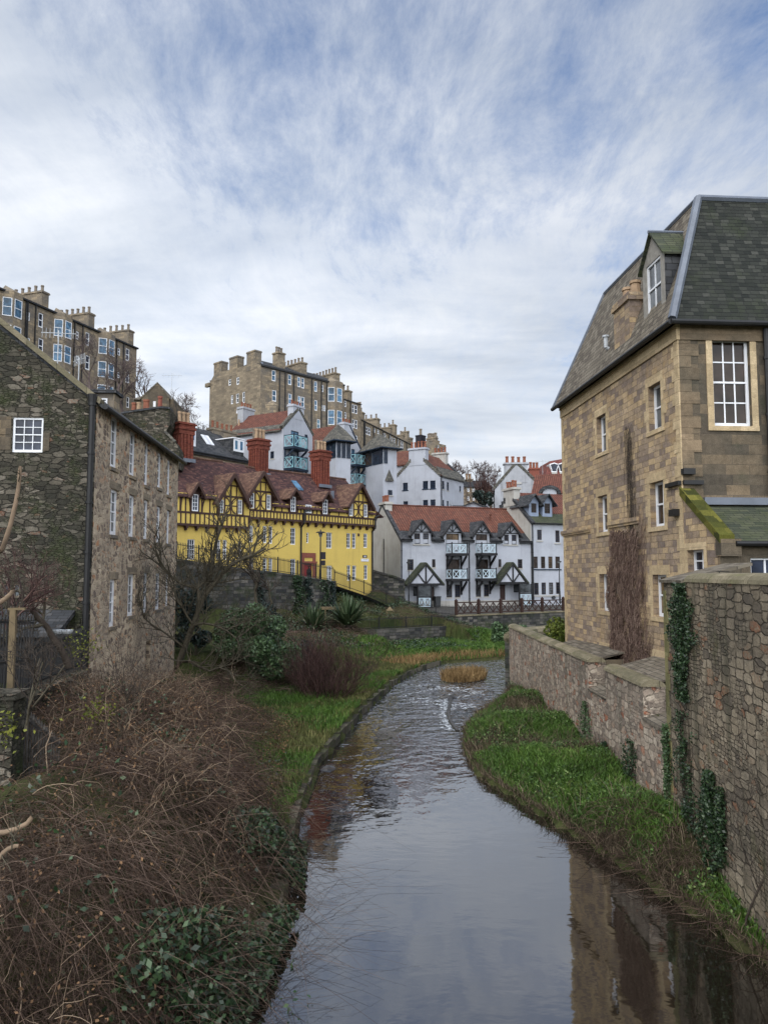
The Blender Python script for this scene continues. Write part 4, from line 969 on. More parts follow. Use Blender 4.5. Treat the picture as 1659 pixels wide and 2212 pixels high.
b.poly([J.w(0, 0, zr0 - .02), J.w(YR + .1, 0, zr0 - .02), J.w(YR + .1, .32, zr0 - .02), J.w(0, .32, zr0 - .02)]); b.poly([J.w(YL, 0, zl0), J.w(0, 0, zl0), J.w(0, .32, zl0), J.w(YL, .32, zl0)])
b.poly([J.w(YR + .1, 0, zr0), J.w(YR + .1, 7.4, zr0), J.w(YR + .1, 7.4, zeR + .25), J.w(YR + .1, 0, zeR + .25)])
b.build('wall', M_yellow, yh)
for i, rc in enumerate(upr): window(YF, rc, yh, .10, 1 if i == 4 else (3 if i in (5, 16) else 2), 4, .06, .026)
window(YF, whd, yh, .12, 3, 3, .1, .05, gm=M_glass_clear, meet=False, name='french_window')
b = B(); b.box(YF, rdr[0], rdr[1], .16, .22, rdr[2], rdr[2] + 2.05); dd = b.build('door', M_red, yh)
window(YF, (rdr[0], rdr[1], rdr[2] + 2.1, rdr[3]), yh, .12, 2, 2, .08, .05, meet=False, name='fanlight')
b = B(); b.box(YF, rdr[0] - .35, rdr[0] - .01, -.06, .1, rdr[2], rdr[3] + .3); b.box(YF, rdr[1] + .01, rdr[1] + .35, -.06, .1, rdr[2], rdr[3] + .3); b.box(YF, rdr[0] - .35, rdr[1] + .35, -.07, .1, rdr[3] + .303, rdr[3] + .75); b.box(YF, rdr[0] - .5, rdr[1] + .5, -.1, .1, rdr[3] - .2, rdr[3] - .02)
b.build('door_surround', M_redstone, yh)
# timber work
tb = B()
def timber(s0, s1, z0, z1, zt, st=.36, bracket=.95):
    tb.box(J, s0, s1, -.05, .02, z0 - .02, z0 + .17); tb.box(J, s0, s1, -.05, .02, z1 - .16, z1)
    n = int((s1 - s0) / st)
    for k in range(n + 1):
        s = s0 + (s1 - s0 - .12) * k / n; tb.box(J, s, s + .12, -.03, .02, z0 + .174, z1 - .164)
    n = int((s1 - s0) / bracket)
    for k in range(n + 1):
        s = s0 + (s1 - s0 - .2) * k / n; tb.box(J, s, s + .2, -.03, .30, z0 - .20, z0 - .024); tb.box(J, s + .03, s + .17, .1, .31, z0 - .36, z0 - .204)
timber(0.0, YR + .1, zr0, zr1, zeR); timber(YL, -.02, zl0, zl1, zeL, .42, 1.0)
tb.box(J, YR - .03, YR + .12, -.05, .02, zr1 + .004, zeR + .2)
tb.build('timber_frieze', M_timber, yh)
def brace(s0, s1, z0, z1, sgn):
    """curved brace rising from (s0,z0) to (s1,z1)"""
    return [(lerp(s0, s1, 1 - math.cos(a)) if sgn > 0 else lerp(s0, s1, math.sin(a)), lerp(z0, z1, math.sin(a)) if sgn > 0 else lerp(z0, z1, 1 - math.cos(a))) for a in np.linspace(0, math.pi / 2, 7)]
def arches(s0, s1, z1, zt):
    bt = B()
    bt.box(J, s0, s0 + .12, -.03, .02, z1 + .004, zt + .2); bt.box(J, s1 - .12, s1, -.03, .02, z1 + .004, zt + .2)
    m = (s0 + s1) / 2; bt.box(J, m - .06, m + .06, -.03, .02, z1 + .004, zt + .2)
    bt.arc(J, [(lerp(s0 + .1, m - .1, 1 - math.cos(a)), lerp(z1 + .02, zt + .2, math.sin(a))) for a in np.linspace(0, 1.57, 7)], .13, -.026, .02)
    bt.arc(J, [(lerp(s1 - .1, m + .1, 1 - math.cos(a)), lerp(z1 + .02, zt + .2, math.sin(a))) for a in np.linspace(0, 1.57, 7)], .13, -.026, .02); bt.build('curved_braces', M_timber, yh)
jx = lambda x, y=900: J.p('z1', x, y)[0]
for x0, x1 in ((88, 183), (258, 395)): arches(jx(x0), jx(x1), zl1, zeL)
for x0, x1 in ((832, 955), (1010, 1075), (1130, 1208), (1262, 1420)): arches(jx(x0), jx(x1), zr1, zeR)
# dormers
SLOPE = (zrR - zeR) / (TR + .6)
cuts = []
def dormer_big(xa, ya, xl_, yl_, xr_, yr_, wins, zb, i):
    G = J.off(-.1)
    a = G.p('z1', xa, ya); l = G.p('z1', xl_, yl_); r_ = G.p('z1', xr_, yr_)
    ws = [G.rect('z1', *w_) for w_ in wins]
    ws = [(w_[0], w_[1], zb + .05, w_[3]) for w_ in ws]
    s0, s1 = ws[0][0] - .16, ws[1][1] + .16; sm_ = (s0 + s1) / 2; hw_ = (s1 - s0) / 2
    za = a[1]; zl = max(w_[3] for w_ in ws) + .12
    ov = .42; k = (za - zl) / (hw_ + .05)
    d = B(); d.wall(G, [(s0, zb), (s1, zb), (s1, zl), (sm_, za - .05), (s0, zl)], ws, .1)
    for ss in (s0, s1): d.poly([G.w(ss, 0, zb), G.w(ss, 3.2, zb), G.w(ss, 3.2, zl), G.w(ss, 0, zl)])
    do = d.build('gable_dormer', M_yellow, yh)
    for w_ in ws:
        b = B(); bars(b, G, w_, .04, 2, 4, .065, .028); wf = b.build('dormer_window', M_paint, do)
        p = B(); p.box(G, w_[0], w_[1], .075, .085, w_[2], w_[3]); p.build('dormer_pane', M_glass, do)
    t_ = B(); m0, m1 = ws[0][1] + .02, ws[1][0] - .02
    T_ = G.off(-.03)
    for s_, e_ in ((s0, ws[0][0] - .01), (m0, m0 + .14), (m1 - .14, m1), (ws[1][1] + .01, s1)): t_.box(T_, s_, e_, 0, .05, zb, zl)
    t_.box(T_, s0, s1, -.02, .05, zl, zl + .16); t_.box(T_, sm_ - .06, sm_ + .06, -.01, .05, zb, za - .5)
    zm = zl + (za - zl) * .48; hw2 = hw_ * .52; t_.box(T_, sm_ - hw2, sm_ + hw2, 0, .05, zm, zm + .12)
    for q in (-.42, .42): t_.box(T_, sm_ + q * hw_ - .05, sm_ + q * hw_ + .05, 0, .05, zl + .164, zl + (za - zl) * .5)
    zc = (zb + zl) / 2; R2 = (m1 - m0) / 2 - .14
    t_.box(T_, m0 + .14, m1 - .14, .002, .05, zc - .05, zc + .05)
    for sx in (-1, 1):
        for sy in (-1, 1):
            t_.arc(T_, [(sm_ + sx * R2 * (1 - math.sin(a_)) if False else sm_ + sx * lerp(.08, R2, 1 - math.cos(a_)), zc + sy * lerp(.05, (zl - zb) / 2 - .04, math.sin(a_))) for a_ in np.linspace(0, 1.5, 7)], .11, .004, .05)
    t_.build('dormer_timber', M_timber, do)
    r2 = B(); ze_ = zl - k * ov + .02
    slabq(r2, [G.w(s0 - ov, -.5, ze_), G.w(sm_, -.5, za + .1), G.w(sm_, 3.6, za + .1), G.w(s0 - ov, 3.6, ze_)], .12)
    slabq(r2, [G.w(sm_, -.5, za + .1), G.w(s1 + ov, -.5, ze_), G.w(s1 + ov, 3.6, ze_), G.w(sm_, 3.6, za + .1)], .12)
    r2.build('dormer_roof', M_claytile_o, do)
    bb = B(); bb.bar(G, (s0 - ov, ze_ - .16), (sm_, za - .06), .26, -.56, -.46); bb.bar(G, (sm_, za - .06), (s1 + ov, ze_ - .16), .26, -.555, -.465); bb.build('bargeboard', M_timber, do)
    f_ = B(); f_.box(G, s0 - ov - .06, s0 - ov + .1, 1.4 + .2, 1.5 + .4, ze_ + .02, ze_ + (za - ze_) * .7); f_.build('flashing', M_lead, do)
    cuts.append((s0, s1))
def dormer_small(xa, ya, win, zb):
    G = J.off(-.1); w_ = G.rect('z1', *win); w_ = (w_[0], w_[1], zb + .04, w_[3])
    s0, s1 = w_[0] - .14, w_[1] + .14; sm_ = (s0 + s1) / 2; za = G.p('z1', xa, ya)[1] - .1; zl = w_[3] + .1
    d = B(); d.wall(G, [(s0, zb), (s1, zb), (s1, zl), (sm_, za - .08), (s0, zl)], [w_], .08)
    for ss in (s0, s1): d.poly([G.w(ss, 0, zb), G.w(ss, 2.2, zb), G.w(ss, 2.2, zl), G.w(ss, 0, zl)])
    do = d.build('small_dormer', M_timber, yh)
    b = B(); bars(b, G, w_, .03, 2, 4, .065, .03); b.build('dormer_window', M_paint, do)
    p = B(); p.box(G, w_[0], w_[1], .06, .075, w_[2], w_[3]); p.build('dormer_pane', M_glass, do)
    ov = .34; k = (za - zl) / (sm_ - s0) * .85; ze_ = za + .06 - k * (sm_ - s0 + ov); r2 = B()
    slabq(r2, [G.w(s0 - ov, -.45, ze_), G.w(sm_, -.45, za + .06), G.w(sm_, 3.0, za + .06), G.w(s0 - ov, 3.0, ze_)], .1)
    slabq(r2, [G.w(sm_, -.45, za + .06), G.w(s1 + ov, -.45, ze_), G.w(s1 + ov, 3.0, ze_), G.w(sm_, 3.0, za + .06)], .1)
    r2.build('dormer_roof', M_claytile_o, do)
    bb = B(); bb.bar(G, (s0 - ov, ze_ - .12), (sm_, za - .06), .18, -.5, -.42); bb.bar(G, (sm_, za - .06), (s1 + ov, ze_ - .12), .18, -.495, -.425); bb.build('bargeboard', M_timber, do)
    cuts.append((s0, s1))
dormer_big(522, 640, 400, 800, 655, 855, [(400, 436, 838, 955), (549, 581, 840, 970)], zl1, 0)
dormer_big(755, 625, 625, 770, 862, 790, [(640, 676, 785, 915), (775, 806, 800, 925)], zr1, 1)
dormer_big(1522, 718, 1385, 850, 1615, 870, [(1424, 1452, 865, 975), (1539, 1566, 875, 982)], zr1, 2)
dormer_small(240, 700, (188, 236, 795, 942), zl1)
dormer_small(1003, 745, (964, 1001, 815, 942), zr1)
dormer_small(1245, 770, (1217, 1252, 838, 962), zr1)
w_ = J.rect('z1', 1078, 1124, 905, 952); b = B(); bars(b, J.off(-.05), (w_[0], w_[1], zr1 + .02, w_[3] + .3), .02, 3, 2, .08, .05); sw_ = b.build('window', M_paint, yh); b = B(); b.box(J, w_[0], w_[1], -.02, -.008, zr1, w_[3] + .3); b.build('pane', M_glass, sw_)
# main roof, cut where the dormers break the eaves
cuts.sort()
def roof_y(sa, sb, ze, zr):
    o = B(); x = sa
    for c0, c1 in [c for c in cuts if c[1] > sa and c[0] < sb] + [(sb, sb)]:
        for p, q, t_ in ((x, c0, -.6), (c0, c1, .35)):
            if q - p < .02: continue
            k = (zr - ze) / (TR + .6); zt = ze + k * (t_ + .6); tm = .55
            # bell-cast eaves: flatter at the foot
            def zf(t): u = (t + .6) / (TR + .6); return ze + (zr - ze) * (u ** 1.18)
            ts = [t_] + [v for v in (.2, 1.0, 2.2) if v > t_ + .05] + [TR]
            for ta, tb_ in zip(ts[:-1], ts[1:]): slabq(o, [YF.w(p, ta, zf(ta)), YF.w(q, ta, zf(ta)), YF.w(q, tb_, zf(tb_)), YF.w(p, tb_, zf(tb_))], .12)
        x = c1
    slabq(o, [YF.w(sa, TR, zr), YF.w(sb, TR, zr), YF.w(sb, 2 * TR + .5, ze), YF.w(sa, 2 * TR + .5, ze)], .12)
    return o
endR = YF.p('z1', 1390, 672, TR)[0]
o = roof_y(0, YR - .2, zeR, zrR)
o.build('roof', M_claytile, yh)
o = roof_y(YL - .5, -.01, zeL, zrL); o.build('roof', M_claytile, yh)
b = B(); hp = YF.w(YR - .2, TR, zrR - .6)
slabq(b, [YF.w(YR + .9, -.6, zeR - .2), YF.w(YR + .9, 2 * TR + .5, zeR - .2), YF.w(YR - .22, TR + .4, zrR - .4), YF.w(YR - .22, TR - 1.2, zrR - 1.4)], .12); b.build('roof_hip', M_claytile, yh)
b = B(); b.tube(YF.w(0, TR, zrR + .02), YF.w(YR - .2, TR, zrR + .02), .12, .12, 6); b.tube(YF.w(YL, TR, zrL + .02), YF.w(-.01, TR, zrL + .02), .12, .12, 6); b.build('ridge_tiles', M_claytile_o, yh)
kb = B(); slabq(kb, [YF.w(-2.6, 1.6, zrL - 1.2), YF.w(-1.4, 1.6, zrL - 1.2), YF.w(-1.9, TR + .2, zrL + .55), YF.w(-2.1, TR + .2, zrL + .55)], .1)
def brick_stack(x0, x1, ytop, tb_, zbase):
    s0, s1 = YF.p('z1', x0, 500, tb_)[0], YF.p('z1', x1, 500, tb_)[0]; sm_ = (s0 + s1) / 2; a = .62
    zt = YF.p('z1', (x0 + x1) / 2, ytop, tb_)[1]
    b = B(); b.box(YF, sm_ - a, sm_ + a, tb_ - a, tb_ + a, zbase, zt - .9)
    for k in range(4):
        q = -a + .04 + (2 * a - .28) * k / 3
        b.box(YF, sm_ + q, sm_ + q + .2, tb_ - a - .09, tb_ - a - .001, zbase, zt - 1.0); b.box(YF, sm_ + q, sm_ + q + .2, tb_ + a + .001, tb_ + a + .09, zbase, zt - 1.0)
        b.box(YF, sm_ - a - .09, sm_ - a - .001, tb_ + q, tb_ + q + .2, zbase, zt - 1.0); b.box(YF, sm_ + a + .001, sm_ + a + .09, tb_ + q, tb_ + q + .2, zbase, zt - 1.0)
    for g_, z0_, z1_ in ((.12, 1.0, .62), (.2, .617, .45), (.13, .447, .2), (.24, .197, .1), (.16, .097, 0)): b.box(YF, sm_ - a - g_, sm_ + a + g_, tb_ - a - g_, tb_ + a + g_, zt - z0_, zt - z1_)
    c = b.build('chimney', M_brick, yh)
    for q in (-.4, 0, .4): pot(c, YF.w(sm_ + q, tb_ - .15, zt), .95, .17, M_pot)
    if x0 > 500: 
        for q in (-.3, .3): pot(c, YF.w(sm_ + q, tb_ + .3, zt), 1.1, .17, M_pot_grey)
    f_ = B(); f_.box(YF, sm_ - a - .18, sm_ + a + .18, tb_ - a - .2, tb_ - a - .1, zbase, zbase + .3); f_.build('flashing', M_lead, c)
brick_stack(48, 168, 238, 3.2, zrL - .6); brick_stack(640, 780, 365, 4.0, zrR - .7); brick_stack(1136, 1256, 455, 2.9, zrR - 1.3)
rw = YF.p('z1', 1015, 720, 2.2); b = B(); k = SLOPE
slabq(b, [YF.w(rw[0] - .3, 1.7, zeR + k * 2.25), YF.w(rw[0] + .35, 1.7, zeR + k * 2.25), YF.w(rw[0] + .35, 2.75, zeR + k * 3.3), YF.w(rw[0] - .3, 2.75, zeR + k * 3.3)], .08); b.build('skylight', M_glass_sky, yh)
for x in (1040, 1600):
    s = YF.p('z1', x, 1200)[0]; pp = B(); pp.path([YF.w(s, -.1, 4.4), YF.w(s, -.1, zr0 - .45), YF.w(s, -.48, zr0 - .1), YF.w(s, -.48, zr1 + .1), YF.w(s + .5, -.6, zeR - .1)], .085); pp.build('downpipe', M_iron, yh)
b = B(); b.tube(YF.w(0, -.68, zeR - .08), YF.w(YR, -.68, zeR - .08), .07, .07, 6)
for x, y in ((709, 1042), (1496, 1115)): q = YF.p('z1', x, y); v_ = B(); v_.box(YF, q[0] - .13, q[0] + .13, -.03, .02, q[1] - .14, q[1] + .14); v_.build('air_vent', M_timber, yh)
# two plates by the corner
q0 = YF.rect('a1', 1168, 1292, 632, 712); sg = thing('street_sign', 'small dark two-line name plate high on the corner of the yellow house', 'sign', YF.w(q0[0], -.02, q0[2]))
b = B(); b.box(YF, q0[0], q0[1], -.04, -.004, q0[2], q0[3]); b.build('plate', M_signdark, sg)
b = B(); h_ = q0[3] - q0[2]; b.box(YF, q0[0] + .14, q0[1] - .14, -.046, -.041, q0[2] + h_ * .56, q0[2] + h_ * .76); tx = b.build('lettering', M_signwhite, sg)
b = B(); b.box(YF, q0[0] + .14, q0[1] - .14, -.046, -.041, q0[2] + h_ * .22, q0[2] + h_ * .42); b.build('lettering', M_signwhite, sg)
q1 = YF.rect('a1', 1120, 1342, 740, 820); sg = thing('notice_plate', 'long white notice plate below the dark name plate on the yellow wall', 'sign', YF.w(q1[0], -.02, q1[2]))
b = B(); b.box(YF, q1[0], q1[1], -.04, -.004, q1[2], q1[3]); b.build('plate', M_signwhite, sg)
b = B(); h_ = q1[3] - q1[2]; b.box(YF, q1[0] + .3, q1[1] - .15, -.045, -.041, q1[2] + h_ * .62, q1[2] + h_ * .72); b.build('lettering', M_lead, sg)

# ================================================================== white riverside house with balconies
_p1, _p2 = P('z2', 365, 868), P('z2', 1310, 885)
WF = face(*_p1, 80.0, *_p2)
WL = WF.p('z2', 1325, 900)[0]; WE = WF.sz(*_p1)[1]; WD = 10.6
WR = WF.p('z2', 600, 636, WD / 2)[1]; WB = 1.8
wh = thing('white_house', 'white harled riverside house with orange pantile roof, balconies and two gabled porches', 'house', (*WF.w(WL / 2, 5, 0)[:2], 2.9))
wwin = [(416, 460, 1018, 1098), (597, 622, 1018, 1078), (1086, 1108, 1018, 1075), (1229, 1263, 1018, 1085), (703, 744, 1205, 1300), (765, 805, 1205, 1300), (920, 957, 1205, 1295), (979, 1016, 1203, 1293)]
wr = [WF.rect('z2', *r) for r in wwin]
bdr = [WF.rect('z2', 700, 800, 1018, 1150), WF.rect('z2', 930, 1012, 1018, 1148)]
pw = [WF.rect('z2', 458, 546, 1222, 1288), WF.rect('z2', 1198, 1278, 1203, 1262)]
pd = [WF.rect('z2', 573, 613, 1222, 1342), WF.rect('z2', 1097, 1137, 1205, 1338)]
b = B(); b.wall(WF, [(0, WB), (WL, WB), (WL, WE), (0, WE)], wr + bdr + pw + pd, .12)
b.poly([WF.w(0, WD, WB), WF.w(WL, WD, WB), WF.w(WL, WD, WE), WF.w(0, WD, WE)]); b.build('wall', M_white, wh)
b = B(); b.wall(WF.left(0, WD), [(0, WB), (WD, WB), (WD, WE), (WD / 2, WR), (0, WE)]); b.build('gable_wall', M_cream, wh)
for rc in wr: window(WF, rc, wh, .07, 2, 4, .09, .045, M_brownframe, M_glass, sill=.05, sm_=M_cream)
for rc in bdr: window(WF, rc, wh, .07, 2, 1, .1, .06, M_brownframe, M_glass_warm, meet=False, name='balcony_door')
for rc in pw: window(WF, rc, wh, .04, 2, 1, .09, .07, M_black, M_glass_clear, meet=False, name='porch_window')
for rc in pd: b = B(); b.box(WF, rc[0], rc[1], .05, .1, rc[2], rc[3]); b.build('door', M_doorbrown, wh)
def xpanel(b, fr, s0, s1, z0, z1, t, n=1, w_=.075):
    b.box(fr, s0, s1, t - .03, t + .03, z0, z0 + w_); b.box(fr, s0, s1, t - .03, t + .03, z1 - w_, z1)
    for k in range(n):
        a0, a1 = lerp(s0, s1, k / n), lerp(s0, s1, (k + 1) / n)
        b.box(fr, a0, a0 + w_, t - .028, t + .028, z0 + w_, z1 - w_); b.box(fr, a1 - w_, a1, t - .026, t + .026, z0 + w_, z1 - w_)
        b.bar(fr, (a0 + w_, z0 + w_), (a1 - w_, z1 - w_), w_ * .9, t - .022, t + .018); b.bar(fr, (a0 + w_, z1 - w_), (a1 - w_, z0 + w_), w_ * .9, t - .018, t + .022)
def balcony(par, fr, s0, s1, zd, dep, m, hr=.98, nx_=2, dark=None):
    dark = dark or M_black
    dk = B(); dk.box(fr, s0 - .06, s1 + .06, -dep - .06, -.01, zd - .26, zd); bo = dk.build('balcony', dark, par)
    f = B(); f.box(fr, s0, s0 + .09, -dep, -dep + .09, zd, zd + hr + .2); f.box(fr, s1 - .09, s1, -dep, -dep + .09, zd, zd + hr + .2); f.box(fr, s0, s1, -dep, -dep + .09, zd + hr + .02, zd + hr + .1)
    f.box(fr, s0, s0 + .09, -dep + .09, -.01, zd + hr + .02, zd + hr + .1); f.box(fr, s1 - .09, s1, -dep + .09, -.01, zd + hr + .02, zd + hr + .1)
    f.build('balcony_frame', dark, bo)
    p = B(); xpanel(p, fr, s0 + .14, s1 - .14, zd + .06, zd + hr, -dep + .04, nx_); p.build('front_panel', m, bo)
    for sd_, ss in ((fr.left(s0 + .04, 0), 0), (fr.left(s1 - .04, 0), 0)):
        p = B(); xpanel(p, sd_, .12, dep - .1, zd + .06, zd + hr, 0, 1); p.build('side_panel', m, bo)
    for ss in (s0 + .05, s1 - .2):
        k = B(); L_ = Frame(fr.w(ss, 0, 0), -fr.ey); k.bar(L_, (.08, zd - 1.35), (dep * .95, zd - .3), .2, 0, .16); k.box(L_, .0, .16, 0, .16, zd - 1.7, zd - .264); k.build('balcony_bracket', dark, bo)
for x0, x1, y in ((742, 860, 974), (962, 1075, 973), (742, 862, 1163), (962, 1075, 1160)):
    a0, a1 = WF.p('z2', x0, y, -1.4)[0], WF.p('z2', x1, y, -1.4)[0]; balcony(wh, WF, a0, a1, WF.p('z2', x1, y, -1.4)[1], 1.4, M_rail_white)
# roof
gable_k = (WR - WE) / (WD / 2)
kz = lambda t: WE + gable_k * t
dorm = [(525, 716, (466, 508, 826, 905), (530, 571, 826, 905)), (760, 718, (700, 795, 828, 960), None), (975, 728, (920, 1004, 832, 958), None), (1187, 736, (1128, 1162, 835, 908), (1184, 1219, 837, 910))]
dcut = []
for xa, ya, wa, wb_ in dorm:
    G = WF.off(-.02); ws = [G.rect('z2', *wa)] + ([G.rect('z2', *wb_)] if wb_ else [])
    pad = .28; s0, s1 = ws[0][0] - pad, ws[-1][1] + pad; sm_ = (s0 + s1) / 2; zl = ws[0][3] + .08; za = WF.p('z2', xa, ya, -.35)[1] - .12
    zb_ = WE - (.5 if wb_ else 1.0)
    d = B(); d.wall(G, [(s0, zb_ if wb_ else ws[0][2] - .1), (s1, zb_ if wb_ else ws[0][2] - .1), (s1, zl), (sm_, za - .06), (s0, zl)], ws, .1)
    for ss in (s0, s1): d.poly([G.w(ss, 0, WE - .3), G.w(ss, 3, WE - .3), G.w(ss, 3, zl), G.w(ss, 0, zl)])
    do = d.build('dormer', M_white, wh)
    for w__ in ws:
        b = B(); bars(b, G, w__, .05, 2, 4 if wb_ else 1, .08, .045, bool(wb_)); b.build('dormer_window', M_brownframe, do); p = B(); p.box(G, w__[0], w__[1], .08, .09, w__[2], w__[3]); p.build('dormer_pane', M_glass if wb_ else M_glass_warm, do)
    if wb_: b = B(); b.box(G, s0 + .1, s1 - .1, -.08, .02, ws[0][2] - .14, ws[0][2] - .02); b.build('dormer_sill', M_cream, do)
    tt = B(); TT = G.off(-.05); tt.box(TT, s0 - .1, s1 + .1, 0, .05, zl, zl + .12)
    hh = za - zl
    tt.box(TT, sm_ - .06, sm_ + .06, .002, .05, zl + .12, za - .15)
    for sx in (-1, 1): tt.bar(TT, (sm_ + sx * .06, zl + .14), (sm_ + sx * (s1 - s0) * .24, zl + hh * .46), .1, .004, .05)
    tt.build('dormer_timber', M_black, do)
    ov = .3; k = (za - zl) / (sm_ - s0); ze_ = za + .05 - k * (sm_ - s0 + ov); r2 = B()
    slabq(r2, [G.w(s0 - ov, -.4, ze_), G.w(sm_, -.4, za + .05), G.w(sm_, 4.2, za + .05), G.w(s0 - ov, 4.2, ze_)], .1); slabq(r2, [G.w(sm_, -.4, za + .05), G.w(s1 + ov, -.4, ze_), G.w(s1 + ov, 4.2, ze_), G.w(sm_, 4.2, za + .05)], .1)
    r2.build('dormer_roof', M_slate_d, do)
    bb = B(); bb.bar(G, (s0 - ov, ze_ - .14), (sm_, za - .08), .18, -.45, -.38); bb.bar(G, (sm_, za - .08), (s1 + ov, ze_ - .14), .18, -.445, -.385); bb.build('bargeboard', M_black, do)
    dcut.append((s0, s1))
o1, o2 = B(), B(); x = .05
for c0, c1 in dcut + [(WL - .06, WL - .06)]:
    for p, q, t_ in ((x, c0, -.3), (c0, c1, .3)):
        if q - p < .02: continue
        slabq(o1, [WF.w(p, t_, kz(t_) + .06), WF.w(q, t_, kz(t_) + .06), WF.w(q, 1.25, kz(1.25) + .06), WF.w(p, 1.25, kz(1.25) + .06)], .12)
    x = c1
slabq(o2, [WF.w(.05, 1.2, kz(1.2) + .13), WF.w(WL - .06, 1.2, kz(1.2) + .13), WF.w(WL - .06, WD / 2, WR + .1), WF.w(.05, WD / 2, WR + .1)], .1)
slabq(o2, [WF.w(.05, WD / 2, WR + .1), WF.w(WL - .06, WD / 2, WR + .1), WF.w(WL - .06, WD + .3, WE), WF.w(.05, WD + .3, WE)], .1)
o1.build('eaves_slates', M_slate_d, wh); o2.build('roof', M_pantile, wh)
b = B(); b.tube(WF.w(.05, WD / 2, WR + .12), WF.w(WL, WD / 2, WR + .12), .11, .11, 6); b.build('ridge_tiles', M_pantile_d, wh)
b = B(); WLF = WF.left(0, WD); skew(b, WLF, (WD + .15, WE - .2), (WD / 2, WR + .02), t0=-.08, t1=.32, up=.2); skew(b, WLF, (-.1, WE - .1), (WD / 2, WR + .02), t0=-.08, t1=.32, up=.2); b.build('skew', M_slate_d, wh)
chimney(wh, WF, -.04, .75, WD / 2 - 1.0, WD / 2 + .9, WR - 1.2, WF.p('z2', 230, 598, WD / 2)[1], M_cream, .14, 3, .75, .17, M_pot_red, 't')
b = B(); b.tube(WF.w(0, -.34, WE - .03), WF.w(dcut[0][0], -.34, WE - .03), .07, .07, 6); gutter_pts = [(dcut[0][1], dcut[1][0]), (dcut[1][1], dcut[2][0]), (dcut[2][1], dcut[3][0]), (dcut[3][1], WL)]
b.build('gutter', M_iron, wh)
for a0, a1 in gutter_pts: b = B(); b.tube(WF.w(a0, -.34, WE - .03), WF.w(a1, -.34, WE - .03), .07, .07, 6); b.build('gutter', M_iron, wh)
for x, zt in ((365, WE), (868, WE), (1328, WE)): pipe(wh, WF, max(.08, WF.p('z2', x, 1000)[0]), 2.9, zt - .1, .065, M_iron, -.1)
pipe(wh, WF.left(0, WD), WF.left(0, WD).p('z2', 245, 950)[0], 5, 10.3, .05, M_iron, -.08)
b = B(); b.box(WF, -.02, WL, -.05, -.002, WB, 3.55); b.build('plinth', M_cream, wh)
qv = WF.p('z2', 1033, 690, 3.0); b = B(); b.tube(WF.w(qv[0], 3.2, kz(3.2)), WF.w(qv[0], 3.2, kz(3.2) + .7), .13, .1); b.tube(WF.w(qv[0], 3.2, kz(3.2) + .7), WF.w(qv[0], 3.2, kz(3.2) + .8), .18, .18); b.build('roof_vent', M_pantile_d, wh)
# porches
for i, (xa, ya, x0, x1, yb) in enumerate(((550, 1040, 422, 684, 1203), (1190, 1038, 1085, 1308, 1192))):
    dp = 1.5; a = WF.p('z2', xa, ya, -dp); s0, s1 = WF.p('z2', x0, yb, -dp)[0], WF.p('z2', x1, yb, -dp)[0]; zb_ = WF.p('z2', (x0 + x1) / 2, yb, -dp)[1]; sm_, za = a[0], a[1]
    sm_ = (s0 + s1) / 2
    G = WF.off(-dp + .12); r2 = B()
    slabq(r2, [WF.w(s0 - .1, -dp, zb_), WF.w(sm_, -dp, za), WF.w(sm_, 0, za), WF.w(s0 - .1, 0, zb_)], .16); slabq(r2, [WF.w(sm_, -dp, za), WF.w(s1 + .1, -dp, zb_), WF.w(s1 + .1, 0, zb_), WF.w(sm_, 0, za)], .16)
    po = r2.build('porch_roof', M_slate_mossy, wh)
    g_ = B(); g_.prism(G, [(s0 + .4, zb_ + .1), (s1 - .4, zb_ + .1), (sm_, za - .35)], 0, .06); g_.build('porch_gable', M_white, po)
    t_ = B(); TT = WF.off(-dp + .02); t_.bar(TT, (s0 - .05, zb_ - .1), (sm_, za - .12), .26, 0, .09); t_.bar(TT, (sm_, za - .12), (s1 + .05, zb_ - .1), .26, .003, .088); t_.box(TT, s0 + .15, s1 - .15, .01, .12, zb_ - .12, zb_ + .08); t_.box(TT, sm_ - .07, sm_ + .07, .012, .1, zb_ + .08, za - .3)
    q_ = (s1 - s0) * .22; h_ = (za - zb_) * .5
    for sx in (-1, 1): t_.bar(TT, (sm_ + sx * .08, zb_ + .1), (sm_ + sx * q_ * 1.05, zb_ + h_), .13, .015, .1)
    t_.build('porch_timber', M_black, po)
    p_ = pw[i]; f_ = B()
    for ss in (p_[0] - .14, p_[1] + .02): f_.box(WF, ss, ss + .14, -dp + .1, -dp + .24, 2.9, zb_ - .12)
    f_.box(WF, p_[0] - .0, p_[1] + .02, -dp + .1, -dp + .2, p_[2] - .14, p_[2] - .02); f_.build('porch_post', M_black, po)
    x_ = B(); xpanel(x_, WF, p_[0] + .03, p_[1] - .01, 3.0, p_[2] - .18, -dp + .14, 2, .08); x_.build('porch_panel', M_rail_white, po)
    gl_ = B(); gl_.box(WF, p_[0] + .02, p_[1], -dp + .13, -dp + .15, p_[2], zb_ - .16); gl_.build('porch_glass', M_glass_clear, po)
    ll = B(); q = WF.w(pd[i][0] - .3 if i == 0 else pd[i][1] + .35, -.2, pd[i][3] - .1); ll.tube(q, q + np.array([0, 0, .16]), .1, .06); ll.build('porch_lamp', M_rail_white, po)

